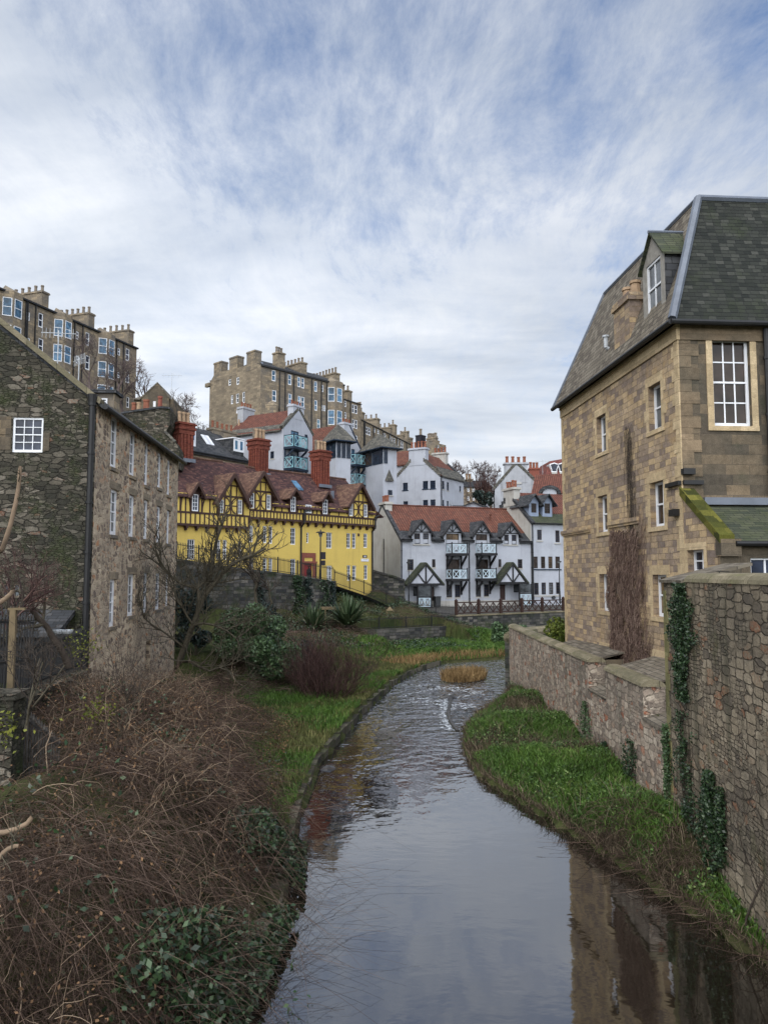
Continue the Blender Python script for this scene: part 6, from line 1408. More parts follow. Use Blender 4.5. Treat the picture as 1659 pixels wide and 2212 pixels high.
# lower block and the terrace running away down the ridge
TD = face(743.8, 862.0, 137.0, *P('b2', 315, 218)); dE = TD.sz(743.8, 862)[1]; dR = TD.p('b2', 316, 220)[0]
td = thing('tenement', 'lower sandstone tenement joined to the right end of the tall centre block', 'building', (*TD.w(dR / 2, 5, 0)[:2], 18))
wd = [(97, 124, 172, 252), (196, 229, 220, 334), (233, 268, 230, 344), (98, 125, 322, 405), (200, 231, 415, 528), (236, 268, 424, 540), (240, 270, 630, 700)]
b = B(); b.wall(TD, [(-3, 8), (dR, 8), (dR, dE), (-3, dE)], [TD.rect('b2', *x) for x in wd], .14); b.wall(TD.right(dR, 0), [(0, 8), (11, 8), (11, dE + .5), (0, dE + .5)]); b.poly([TD.w(-3, 11, 8), TD.w(dR, 11, 8), TD.w(dR, 11, dE), TD.w(-3, 11, dE)]); b.build('wall', M_tenement_lt, td)
multi_windows(TD, 'b2', wd, td, 1, 2)
b = B(); slabq(b, [TD.w(-3, -.2, dE), TD.w(dR, -.2, dE), TD.w(dR, 5, dE + 2.0), TD.w(-3, 5, dE + 2.0)], .15); slabq(b, [TD.w(-3, 5, dE + 2), TD.w(dR, 5, dE + 2), TD.w(dR, 11, dE), TD.w(-3, 11, dE)], .15); b.build('roof', M_slate_d, td)
rank(TD, 'b2', 0, 196, 45, 1.2, 7, M_tenement_lt, 6, dE, td, 't')
pipe(td, TD, TD.p('b2', 172, 300)[0], 12, dE - .2, .1, M_iron, -.12)
TE = face(*P('b2', 318, 418), 145.0, *P('b2', 975, 748)); eE = TE.p('b2', 318, 418)[1]; eR = TE.p('b2', 978, 750)[0]
te = thing('tenement', 'long lower sandstone terrace stepping away down the ridge behind the towers', 'building', (*TE.w(eR / 2, 5, 0)[:2], 16))
we = [(378, 408, 515, 615), (410, 440, 525, 628), (486, 502, 535, 590), (528, 552, 550, 608), (598, 614, 590, 668), (618, 640, 600, 690), (682, 704, 615, 715), (712, 730, 650, 742), (742, 762, 660, 735), (787, 806, 665, 775), (828, 846, 690, 790), (850, 868, 700, 795), (906, 920, 730, 820)]
b = B(); b.wall(TE, [(0, 8), (eR, 8), (eR, eE), (0, eE)], [TE.rect('b2', *x) for x in we], .14); b.wall(TE.right(eR, 0), [(0, 8), (11, 8), (11, eE), (0, eE)]); b.poly([TE.w(0, 11, 8), TE.w(eR, 11, 8), TE.w(eR, 11, eE), TE.w(0, 11, eE)]); b.build('wall', M_tenement_lt, te)
multi_windows(TE, 'b2', we, te, 1, 2, None, .14)
b = B(); slabq(b, [TE.w(0, -.2, eE), TE.w(eR, -.2, eE), TE.w(eR, 5.5, eE + 2.3), TE.w(0, 5.5, eE + 2.3)], .15); slabq(b, [TE.w(0, 5.5, eE + 2.3), TE.w(eR, 5.5, eE + 2.3), TE.w(eR, 11, eE), TE.w(0, 11, eE)], .15); b.build('roof', M_slate_d, te)
for x1, y, tt, n in ((362, 330, 3.0, 2), (562, 412, 9.0, 7), (784, 492, 2.4, 1), (722, 528, 7, 6), (940, 582, 2.4, 1), (886, 625, 8, 5), (988, 668, 5, 2)): rank(TE, 'b2', 0, x1, y, 1.0, tt, M_tenement_lt, n, eE, te, 't')
for x in (345, 360, 473, 595, 680, 785, 905): pipe(te, TE, TE.p('b2', x, 600)[0], 12, eE - .2, .1, M_iron, -.12)
# far flat-topped block
TFc = at_d(*P('b2', 1287, 722), 185.0); TFr = Frame(TFc, (.62, .78)); TFl = Frame(TFc, (.78, -.62)); fE = float(TFc[2])
fR = TFr.p('b2', 1427, 775)[0]; fL = -TFl.p('b2', 1140, 745)[0]; tf = thing('tenement', 'farthest flat-topped tenement with rows of pots at the end of the ridge', 'building', (*TFr.w(fR / 2, 4, 0)[:2], 14))
wf = [(1318, 1335, 750, 822), (1392, 1412, 790, 860)]
b = B(); FL_ = TFl.off(0, -fL); b.wall(FL_, [(0, 8), (fL, 8), (fL, fE), (0, fE)]); b.wall(TFr, [(0, 8), (fR, 8), (fR, fE), (0, fE)], [TFr.rect('b2', *x) for x in wf], .14); b.poly([FL_.w(0, 0, fE), FL_.w(fL, 0, fE), FL_.w(fL, fR, fE), FL_.w(0, fR, fE)]); b.build('wall', M_tenement, tf)
multi_windows(TFr, 'b2', wf, tf, 1, 2)
chimney(tf, FL_, 0, fL * .8, 1, 2.2, fE - .2, fE + 1.6, M_tenement, .1, 9, 1.2, .25, M_pot_grey); chimney(tf, TFr, fR * .2, fR * .7, 1, 2.2, fE - .2, fE + 1.0, M_tenement, .1, 5, 1.1, .25, M_pot_grey)
chimney(tf, FL_, -6.5, -4.9, 0, 2, 10, fE + 2.4, M_tenement, .1, 1, 1.6, .4, M_pot_grey); chimney(tf, FL_, -2.6, -.9, 0, 2, 10, fE + 2.5, M_signdark, .1, 1, 1.6, .4, M_pot_grey)
b = B(); b.box(FL_, -11, 0, 1, 9, 10, fE - .6); b.build('low_wing', M_redstone, tf)

# ================================================================== right background
_c = at_d(*P('b3', 1215, 585), 118.0); G6 = Frame(_c, (1, -.12)); l6 = G6.p('b3', 592, 590)[0]; G6 = G6.off(0, l6); W6 = -l6; E6 = float(_c[2]); T6 = G6.p('b3', 880, 330)[1]; T6 = E6 + (W6 / 2) * 1.0
c6 = G6.p('b3', 878, 300)[0]; ra6 = c6 / W6; T6 = G6.p('b3', 878, 262)[1]
h7 = thing('white_house', 'white house with stepped gable, two small windows and four red pots, upper right', 'house', (*G6.w(W6 / 2, 5, 0)[:2], 5))
wr6 = [G6.rect('b3', 808, 852, 430, 506), G6.rect('b3', 887, 933, 424, 500)]
b = B(); gable_body(b, G6, W6, 12, 3, E6, T6, wr6, .14, (), (), 't', ra=ra6); b.build('wall', M_grey_harl, h7)
for rc in wr6: window(G6, rc, h7, .08, 2, 2, .1, .06, M_brownframe, M_glass)
b = B(); a = G6.p('b3', 815, 510), G6.p('b3', 945, 510); b.box(G6, a[0][0], a[1][0], -.12, -.002, a[0][1] - .25, a[0][1]); b.build('sill', M_cream, h7)
b = B(); gable_roof(b, G6, W6, 12, E6, T6, .2, 't', ra=ra6); b.build('roof', M_pantile_d, h7)
b = B(); skew(b, G6, (-.1, E6), (c6, T6), t0=-.1, t1=.4, up=.35); skew(b, G6, (W6 + .1, E6), (c6, T6), t0=-.1, t1=.4, up=.35); b.build('skew', M_slate_t, h7)
chimney(h7, G6, c6 - 1.9, c6 + 1.7, -.05, 1.2, T6 - 3, G6.p('b3', 878, 245)[1], M_grey_harl, .2, 4, 1.0, .27, M_pot_red)
chimney(h7, G6, W6 * .8, W6 * .8 + 1.6, 7, 8.5, E6, G6.p('b3', 1105, 315, 7)[1], M_redstone, .15, 3, 1.1, .25, M_pot_red)
RR = face(*P('b3', 1125, 410), 113.0, *P('b3', 1470, 395)); rb_ = thing('tiled_house', 'orange pantiled range running right from the four-pot white house', 'house', (*RR.w(6, 4, 0)[:2], 5))
RG = RR.off(-4.2); rz, re = RR.p('b3', 1125, 410)[1], RG.p('b3', 1300, 640)[1]
b = B(); gable_body(b, RG, 16, 8.4, 3, re, rz); b.build('wall', M_white, rb_); b = B(); gable_roof(b, RG, 16, 8.4, re, rz, .2); b.build('roof', M_pantile_d, rb_)
q = RG.p('b3', 1310, 590, -.3); b = B(); b.prism(RG, [(q[0] - 1.0, re - .3), (q[0] + 1.0, re - .3), (q[0] + 1.0, q[1] - .6)] + [(q[0] + 1.0 * math.cos(k * math.pi / 8), q[1] - .6 + .7 * math.sin(k * math.pi / 8)) for k in range(1, 8)] + [(q[0] - 1.0, q[1] - .6)], -.3, 2.5); db_ = b.build('round_dormer', M_white, rb_)
b = B(); b.arc(RG, [(q[0] + 1.4 * math.cos(k * math.pi / 8), q[1] - .8 + 1.1 * math.sin(k * math.pi / 8)) for k in range(9)], .4, -.6, 2.5); b.build('dormer_roof', M_slate_d, db_)
MM = Frame(at_d(*P('b3', 1250, 400), 138.0), (1, .05)); mz0, mz1 = MM.p('b3', 1300, 402)[1], MM.p('b3', 1310, 232, 3)[1]; sT_ = MM.p('b3', 1312, 232, 2.6)[0]
mm = thing('mansard_building', 'building with steep red mansard roof and arched white dormers at far right', 'building', (*MM.w(5, 4, 0)[:2], 7))
b = B(); b.box(MM, 0, 30, 0, 12, 4, mz0 - .5); b.build('wall', M_redstone, mm)
b = B(); q = [MM.w(0, 0, mz0 - .5), MM.w(30, 0, mz0 - .5), MM.w(30, 12, mz0 - .5), MM.w(0, 12, mz0 - .5)]; t_ = [MM.w(sT_, 2.6, mz1), MM.w(28, 2.6, mz1), MM.w(28, 9.4, mz1), MM.w(sT_, 9.4, mz1)]
for k in range(4): b.poly([q[k], q[(k + 1) % 4], t_[(k + 1) % 4], t_[k]])
m_ = sum(t_) / 4 + np.array([0, 0, 2.0]); ml, mr = MM.w(sT_ + 10, 6, mz1 + 2.2), MM.w(22, 6, mz1 + 2.2)
b.poly([t_[0], t_[1], mr, ml]); b.poly([t_[1], t_[2], mr]); b.poly([t_[2], t_[3], ml, mr]); b.poly([t_[3], t_[0], ml]); b.build('roof', M_mansard, mm)
for x in (1372, 1478):
    q = MM.rect('b3', x - 36, x + 36, 245, 372, .6); mid = (q[0] + q[1]) / 2; DD = MM.off(.6)
    b = B(); o_ = [(q[0], q[2]), (q[1], q[2]), (q[1], q[3] - 1.4), (mid + .9, q[3] - .3), (mid, q[3]), (mid - .9, q[3] - .3), (q[0], q[3] - 1.4)]; b.prism(DD, o_, 0, 2); do = b.build('dormer', M_paint, mm)
    b = B(); k_ = .78; zc = (q[2] + q[3]) / 2; b.prism(DD, [(mid + (a - mid) * k_, zc + (z - zc) * k_) for a, z in o_], -.05, -.005); b.build('dormer_window', M_glass, do)
    b = B(); b.box(DD, q[0], q[1], -.1, 2, q[2] - 1.2, q[2] - .003); b.build('dormer_apron', M_cream, do)
# slate roofs in the gap
LR = Frame(at_d(*P('b3', 320, 845), 98.0), (1, .1)); lo_ = thing('slate_cottage', 'low dark slate roofs tucked behind the orange ridge of the balcony house', 'house', (*LR.w(0, 3, 0)[:2], 4))
a0, a1 = LR.p('b3', 75, 840)[0], LR.p('b3', 560, 840)[0]; ze_ = LR.p('b3', 300, 880)[1]; zr_ = LR.p('b3', 420, 785, 3)[1]
b = B(); gable_body(b, LR.off(0, a0), a1 - a0, 6, 3, ze_, zr_); b.build('wall', M_white, lo_); b = B(); gable_roof(b, LR.off(0, a0), a1 - a0, 6, ze_, zr_ - .3, .2); b.build('roof', M_slate_d, lo_)
q = LR.p('b3', 295, 775, -.5); b = B(); s_ = q[0]; b.prism(LR, [(s_ - 3.0, ze_), (s_ + 3.0, ze_), (s_, q[1])], -1.0, 3); cg = b.build('cross_gable', M_white, lo_); b = B(); slabq(b, [LR.w(s_ - 3.4, -1.3, ze_ - .2), LR.w(s_, -1.3, q[1] + .1), LR.w(s_, 3, q[1] + .1), LR.w(s_ - 3.4, 3, ze_ - .2)], .15); slabq(b, [LR.w(s_, -1.3, q[1] + .1), LR.w(s_ + 3.4, -1.3, ze_ - .2), LR.w(s_ + 3.4, 3, ze_ - .2), LR.w(s_, 3, q[1] + .1)], .15); b.build('cross_roof', M_slate_d, cg)
FS = Frame(at_d(*P('b3', 185, 590), 150.0), (1, .15)); fs_ = thing('far_stone_house', 'far grey stone house with slate roof seen in the gap between white gables', 'house', (*FS.w(5, 4, 0)[:2], 6))
a0, a1 = FS.p('b3', 100, 600)[0], FS.p('b3', 560, 600)[0]; ze_, zr_ = FS.p('b3', 300, 558)[1], FS.p('b3', 300, 485, 4)[1]
wfs = [FS.rect('b3', x - 16, x + 16, 575, 630) for x in (245, 315, 365, 440)] + [FS.rect('b3', x - 16, x + 16, 690, 745) for x in (245, 315)]
b = B(); F_ = FS.off(0, a0); gable_body(b, F_, a1 - a0, 8, 2, ze_, zr_, [(r[0] - a0, r[1] - a0, r[2], r[3]) for r in wfs]); b.build('wall', M_tenement, fs_); b = B(); gable_roof(b, F_, a1 - a0, 8, ze_, zr_, .3); b.build('roof', M_slate_d, fs_)
for rc in wfs: window(FS, rc, fs_, .1, 1, 2, .15, .1)
chimney(fs_, FS, FS.p('b3', 275, 500)[0], FS.p('b3', 355, 500)[0], 3, 5, zr_ - .5, FS.p('b3', 315, 460, 3)[1], M_tenement_lt, .1, 2, 1.2, .3, M_pot)

# ================================================================== small stone buildings left of the red chimneys
_c = at_d(*P('a7', 265, 470), 76.0); GS = Frame(_c, (1, .05)); ws_ = GS.p('a7', 725, 545)[0]; es = float(_c[2]); ts = GS.p('a7', 530, 292)[1]; ras = GS.p('a7', 530, 292)[0] / ws_
gs = thing('stone_house', 'small grey stone gabled house below the end of the left hilltop tenement', 'house', (*GS.w(ws_ / 2, 4, 0)[:2], 10))
wgs = [GS.rect('a7', 455, 500, 605, 700)]
b = B(); gable_body(b, GS, ws_, 9, 8, es - .4, ts, wgs, .1, (), (), 't', ra=ras); b.build('wall', M_front, gs); b = B(); gable_roof(b, GS, ws_, 9, es - .4, ts, .12, 't', ra=ras, ends=.05); b.build('roof', M_slate_br, gs)
window(GS, wgs[0], gs, .06, 3, 4, .07, .04, gm=M_glass)
b = B(); wx = GS.p('a7', 120, 480)[0]; b.box(GS, wx, -.01, .4, 7, 8, es - .6); b.build('side_wing', M_front, gs)
b = B(); slabq(b, [GS.w(wx - .1, .2, es - .55), GS.w(.0, .2, es - .55), GS.w(.0, 7, es + 1.6), GS.w(wx - .1, 7, es + 1.6)], .1); b.build('side_roof', M_slate_br, gs)
b = B(); rx = GS.p('a7', 778, 560)[0]; b.box(GS, ws_ + .01, rx, .3, 6, 8, GS.p('a7', 740, 560)[1]); b.build('end_turret', M_front, gs)
BS = Frame(at_d(*P('a7', 600, 720), 60.0), (1, .1)); bs_ = thing('stone_house', 'rough rubble gable with broken chimney pots and sloping skew beside the first red chimney', 'house', (*BS.w(0, 2, 0)[:2], 8))
o_ = [BS.p('a7', x, y) for x, y in ((-300, 900), (0, 805), (300, 762), (600, 722), (745, 738), (742, 1000), (668, 1120), (830, 1290), (900, 1420), (900, 1750), (-300, 1750))]
b = B(); b.prism(BS, o_, 0, 6); b.build('wall', M_gable_l, bs_)
b = B()
for p, q in ((0, 1), (1, 2), (2, 3), (3, 4)): b.bar(BS, (o_[p][0], o_[p][1] + .05), (o_[q][0], o_[q][1] + .05), .16, -.12, 1.2)
b.build('cope', M_slate_d, bs_)
b = B(); b.bar(BS, (o_[6][0] - .05, o_[6][1]), (o_[7][0], o_[7][1]), .2, -.1, .5); b.build('skew', M_slate_t, bs_)
for x, y, h, m in ((130, 770, .75, M_pot_red), (215, 755, .7, M_pot), (325, 750, .9, M_pot_red), (355, 748, .9, M_pot_red), (572, 712, 1.0, M_redstone)): q = BS.p('a7', x, y, .4); pot(bs_, BS.w(q[0], .4, q[1] - .1), h, .2, m)
# stone roof-top bay on the mill
SB = Frame(at_d(*P('a2', 1100, 1300), 36.0), (1, .05)); r_ = SB.rect('a2', 1090, 1330, 1290, 1493); sb = thing('flat_roofed_bay', 'small flat topped stone bay peeping over the roof of the mill', 'building', SB.w(r_[0], 0, 10))
b = B(); b.box(SB, r_[0], r_[1] + .1, 0, .9, 8, r_[3] - .15); b.build('wall', M_tenement, sb); b = B(); b.box(SB, r_[0] - .12, r_[1] + .22, -.15, 1.05, r_[3] - .15, r_[3]); b.build('flat_roof', M_slate_d, sb)
w_ = SB.rect('a2', 1210, 1275, 1390, 1470); window(SB, w_, sb, -.04, 1, 2, .06, .04)
# ================================================================== street, walls and railings
def on_street(s, t, dz=0.0): return YF.w(s, t, float(street_z(s)) + dz)
b = B(); ss = np.arange(-22, ST[-1, 0], 1.0)
for a0, a1 in zip(ss[:-1], ss[1:]): b.poly([on_street(a0, -5.3, -.18), on_street(a1, -5.3, -.18), on_street(a1, .1, -.18), on_street(a0, .1, -.18)])
tag(b.build('street', M_road), 'sloping setted lane in front of the yellow house', kind='structure')
sE4 = ST[4, 0]
rw_ = thing('retaining_wall', 'dark block retaining wall holding up the lane below the yellow house', 'wall', YF.w(0, -5.5, 2))
top = [(s, z) for s, z in STREET[:5]]; top = [(-24, top[0][1] + .8)] + top
out = [(-24, .5), (sE4, .5)] + top[::-1]
b = B(); b.prism(YF.off(-5.55), out, 0, .5); b.build('masonry', M_dark_wall, rw_)
b = B()
for p, q in zip(top[:-1], top[1:]): b.bar(YF.off(-5.6), (p[0], p[1] + .06), (q[0], q[1] + .06), .16, 0, .6)
b.build('coping', M_dark_wall, rw_)
def railing(label, pts, h, mat=M_iron, step=.13, th=.022, tip=.1, rails=(.12, .86), post=2.2, name='railing', low=0.0, group=None):
    """pts: world points along the foot"""
    t = thing(name, label, 'railing', pts[0], group)
    pts = [np.asarray(p, float) for p in pts]
    acc = 0.0
    for p, q in zip(pts[:-1], pts[1:]):
        L = np.hypot(*(q - p)[:2]); n = max(1, int(round(L / post))); fr = Frame(p, (q - p)[:2])
        for k in range(n):
            a, c = k * L / n, (k + 1) * L / n
            zf = lambda s: p[2] + (q[2] - p[2]) * s / L
            b = B()
            for rr_ in rails: b.bar(fr, (a, zf(a) + h * rr_), (c, zf(c) + h * rr_), .045, -.015, .015)
            s = a + step / 2
            while s < c:
                b.box(fr, s - th / 2, s + th / 2, -th / 2, th / 2, zf(s) - low, zf(s) + h - tip); b.add([fr.w(s - th, -th, zf(s) + h - tip), fr.w(s + th, -th, zf(s) + h - tip), fr.w(s + th, th, zf(s) + h - tip), fr.w(s - th, th, zf(s) + h - tip), fr.w(s, 0, zf(s) + h + tip * .4)], [(0, 1, 4), (1, 2, 4), (2, 3, 4), (3, 0, 4), (0, 3, 2, 1)]); s += step
            b.build('panel', mat, t)
            b = B(); b.box(fr, a - .03, a + .03, -.03, .03, zf(a), zf(a) + h + .05); b.build('post', mat, t)
    return t
railing('black iron spear railing along the top of the dark retaining wall', [YF.w(s, -5.3, z + .12) for s, z in top], 1.2)
railing('black iron railing stepping down the bank from the end of the retaining wall', [YF.w(s, -5.3, z - .12) for s, z in [(ST[4, 0] + .05, ST[4, 1])] + STREET[5:]], 1.2, low=.3)
e0 = at_d(868, 1322, 73.5); e1 = at_d(900, 1331, 71.5); e2 = at_d(984, 1337, 70.5)
railing('black iron railing at the foot of the left porch of the white house', [e0, e1, e2], 1.25, low=.6)
railing('shorter black iron railing beside the left end of the brown cross fence', [at_d(924, 1345, 69), at_d(984, 1352, 68)], 1.15, low=.4)
dw_ = thing('boundary_wall', 'dark stone wall stepping down between the yellow house and the white gable', 'wall', at_d(840, 1270, 77))
DF_ = face(*P('z2', 160, 1112), 79.0, *P('z2', 400, 1112)); o_ = [DF_.p('z2', x, y) for x, y in ((150, 1105), (240, 1130), (330, 1155), (395, 1180), (398, 1300), (395, 1420), (150, 1420))]
b = B(); b.prism(DF_, o_, 0, .5); b.build('masonry', M_dark_wall, dw_)
b = B()
for p, q in zip(o_[:3], o_[1:4]): b.bar(DF_, (p[0], p[1] + .08), (q[0], q[1] + .08), .2, -.1, .6)
b.build('coping', M_dark_wall, dw_)
# quay in front of the white houses
QF = face(*P('a6', 570, 495), 72.0, *P('a6', 1550, 455)); qz = QF.p('a6', 570, 495)[1]; qL = QF.p('a6', 1550, 455)[0] + 8
qw = thing('quay_wall', 'dark stone river wall below the brown cross fence', 'wall', QF.w(qL / 2, 0, .5))
b = B(); b.box(QF, -.2, qL, 0, .95, -.3, qz - .02); b.build('masonry', M_dark_wall, qw); b = B(); b.box(QF, -.25, qL, -.06, .7, qz - .017, qz + .1); b.build('coping', M_cope, qw)
b = B(); b.poly([QF.w(-5, .65, qz), QF.w(qL, .65, qz), WF.w(qL + 2, -.06, 2.92), WF.w(-1.5, -.06, 2.92)]); tag(b.build('terrace', M_road), 'paved terrace between the fence and the white houses', kind='structure')
cf = thing('cross_fence', 'dark brown timber fence with crossed braces along the terrace edge', 'fence', QF.w(0, .3, qz))
xs = [QF.p('z2', x, 1400, .3)[0] for x in (775, 941, 1104, 1260, 1410, 1565)] + [QF.p('z2', 1565, 1400, .3)[0] + 4.6]
for x in xs: b = B(); b.box(QF, x - .11, x + .11, .18, .42, qz + .1, qz + 1.45); b.add([QF.w(x - .13, .16, qz + 1.45), QF.w(x + .13, .16, qz + 1.45), QF.w(x + .13, .44, qz + 1.45), QF.w(x - .13, .44, qz + 1.45), QF.w(x, .3, qz + 1.62)], [(0, 1, 4), (1, 2, 4), (2, 3, 4), (3, 0, 4)]); b.build('post', M_fence, cf)
for p, q in zip(xs[:-1], xs[1:]):
    b = B(); b.box(QF, p + .12, q - .12, .26, .36, qz + 1.2, qz + 1.31); b.box(QF, p + .12, q - .12, .26, .36, qz + .2, qz + .3); n = 3
    for k in range(n):
        a0, a1 = lerp(p + .12, q - .12, k / n), lerp(p + .12, q - .12, (k + 1) / n); b.bar(QF, (a0, qz + .3), (a1, qz + 1.2), .09, .27, .31); b.bar(QF, (a0, qz + 1.2), (a1, qz + .3), .09, .31, .35)
        if k: b.box(QF, a0 - .045, a0 + .045, .24, .265, qz + .3, qz + 1.2)
    b.build('brace_panel', M_fence, cf)
# rough garden wall along the far bank, path on top
gw_ = thing('garden_wall', 'low rough stone wall along the far bank below the garden path', 'wall', at_d(860, 1380, 66))
g0, g1 = at_d(762, 1362, 61.5), at_d(990, 1352, 67.5); g1[2] = g0[2]; GF = Frame(g0, g1 - g0); gL = float(np.linalg.norm(g1 - g0)); gz_ = float(g0[2])
b = B(); b.box(GF, -.4, gL + 2, 0, .95, -.3, gz_); b.box(Frame(GF.w(-.4, .5, 0), GF.ey), 0, 3.5, -.02, .45, -.2, gz_ - .05); b.build('masonry', M_dark_wall, gw_)
b = B(); b.poly([GF.w(-.3, .96, gz_ - .03), GF.w(gL + 1, .96, gz_ - .03), GF.w(gL + 1, 2.3, gz_ + .1), GF.w(-.3, 2.3, gz_ + .1)]); tag(b.build('garden_path', M_path), 'pale gravel garden path', kind='structure')
railing('thin black iron fence along the top of the rough garden wall', [GF.w(0, .3, gz_), GF.w(gL * .5, .3, gz_), GF.w(gL, .3, gz_)], .95, step=.16, th=.02)
p0, p1 = at_d(598, 1382, 58), at_d(700, 1378, 60)
b = B(); b.poly([p0, p1, p1 + np.array([-.8, 1.4, .12]), p0 + np.array([-.8, 1.4, .12])]); tag(b.build('garden_path', M_path), 'pale path behind the purple bush', kind='structure')
railing('small black fence in front of the pale path and orange bench', [p0 + np.array([0, -.2, 0]), p1 + np.array([0, -.2, 0])], .95, step=.15, th=.02)
# bench
bp = at_d(623, 1376, 60.5); FB = Frame(bp, (1, .25)); z_ = float(bp[2]); bn = thing('bench', 'small orange wooden bench beside the pale path', 'bench', bp)
b = B(); b.box(FB, -.55, .55, -.2, .2, z_ + .4, z_ + .46); b.build('seat', M_bench, bn); b = B(); b.box(FB, -.55, .55, .2, .25, z_ + .52, z_ + .85); b.build('backrest', M_bench, bn)
for x in (-.5, .42): b = B(); b.box(FB, x, x + .08, -.18, .26, z_ - .1, z_ + .395); b.build('leg', M_bench, bn)
# log store
lp = at_d(712, 1352, 60); FLg = Frame(lp, (1, .2)); z_ = float(lp[2]); ls = thing('log_store', 'pale post and beam stand with stacked logs between the two spiky plants', 'log store', lp)
b = B(); b.box(FLg, -.75, .9, -.25, .3, z_ + 1.28, z_ + 1.48); b.build('shelf', M_wood, ls)
b = B(); b.box(FLg, -.42, -.3, -.2, -.1, z_ - .1, z_ + 1.277); b.build('post', M_wood, ls); b = B(); b.box(FLg, .72, .84, -.2, -.1, z_ - .1, z_ + 1.277); b.build('post', M_wood, ls)
b = B()
for r_ in range(7):
    for k in range(7): b.tube(FLg.w(-.2 + k * .13 + (r_ % 2) * .06, -.05, z_ + .08 + r_ * .16), FLg.w(-.2 + k * .13 + (r_ % 2) * .06, .35, z_ + .08 + r_ * .16), .075, .075, 6)
tag(b.build('logs', M_bark_d, ls), kind='stuff')
# bird table
bp = at_d(842, 1352, 65); z_ = float(bp[2]); FB = Frame(bp, (1, 0)); bt_ = thing('bird_table', 'bird table with pale pointed roof on a thin post below the bank', 'bird table', bp)
b = B(); b.tube(bp, bp + np.array([0, 0, 1.05]), .04); b.build('post', M_wood, bt_); b = B(); b.box(FB, -.24, .24, -.24, .24, z_ + 1.05, z_ + 1.1); b.build('tray', M_wood, bt_)
b = B(); b.add([FB.w(-.3, -.3, z_ + 1.3), FB.w(.3, -.3, z_ + 1.3), FB.w(.3, .3, z_ + 1.3), FB.w(-.3, .3, z_ + 1.3), FB.w(0, 0, z_ + 1.65)], [(0, 1, 4), (1, 2, 4), (2, 3, 4), (3, 0, 4), (3, 2, 1, 0)])
for sx in (-.2, .2): b.box(FB, sx - .02, sx + .02, -.02, .02, z_ + 1.1, z_ + 1.3)
b.build('roof', M_wood, bt_)
# lamps
def lamp(label, p, h, r, style):
    t = thing('street_lamp', label, 'street lamp', p, 'street lamps by the houses'); z = np.array([0, 0, 1.0])
    b = B(); b.tube(p, p + z * h * .3, r * 1.5, r * 1.3); b.tube(p + z * h * .3, p + z * h, r, r * .7); b.build('post', M_iron, t)
    b = B()
    if style: b.tube(p + z * h, p + z * (h + .35), .10, .2, 10); 
    else: b.tube(p + z * (h + .0), p + z * (h + .12), .14, .2, 10)
    b.build('lantern', M_glass_clear, t)
    b = B(); hh = h + (.35 if style else .12); b.tube(p + z * hh, p + z * (hh + .1), .42 if style else .26, .3 if style else .2, 12); b.tube(p + z * (hh + .1), p + z * (hh + .3), .08, .03); b.build('cap', M_iron, t); return t
sl = YF.sz(692, 1258, -4.9)[0]; l0 = on_street(sl, -4.9, -.18); l1 = lamp('black street lamp with flat cap and two dark boxes in front of the yellow wall', l0, YF.sz(692, 1160, -4.9)[1] - float(l0[2]), .075, 1)
b = B(); fl_ = Frame(l0, (1, .3)); b.box(fl_, .08, .42, -.12, .12, float(l0[2]) + 2.0, float(l0[2]) + 2.6); b.build('box', M_signdark, l1); b = B(); b.box(fl_, .08, .40, -.12, .12, float(l0[2]) + 1.5, float(l0[2]) + 1.9); b.build('box', M_signdark, l1)
q = at_d(883, 1313, 76); lamp('slim dark street lamp beside the left porch of the white house', q, .098 * 76 * 1000 / 1640 - .2, .05, 0)
q = at_d(1209, 1303, 79); lamp('slim dark street lamp by the right white house next to the stone corner', q, .09 * 79 * 1000 / 1640 - .2, .06, 0)
# bin by the door
q = WF.p('z2', 633, 1362, -.5); bb_ = thing('wheeled_bin', 'dark grey bin standing by the left front door', 'bin', WF.w(q[0], -.5, 2.95))
b = B(); b.prism(WF, [(q[0] - .25, 2.95), (q[0] + .25, 2.95), (q[0] + .31, 3.95), (q[0] - .31, 3.95)], -.85, -.3); b.build('body', M_greybin, bb_); b = B(); b.prism(WF, [(q[0] - .34, 3.953), (q[0] + .34, 3.953), (q[0] + .3, 4.06), (q[0] - .3, 4.06)], -.9, -.25); b.build('lid', M_greybin, bb_)
sc = WF.p('z2', 1495, 1300, -.3); sdd = thing('wall_lamp', 'small dark round fitting on the lower white wall near the right lamp post', 'lamp', WF.w(sc[0], -.2, sc[1]))
b = B(); b.tube(WF.w(sc[0], -.35, sc[1]), WF.w(sc[0], -.14, sc[1]), .2, .2, 12); b.build('fitting', M_greybin, sdd)

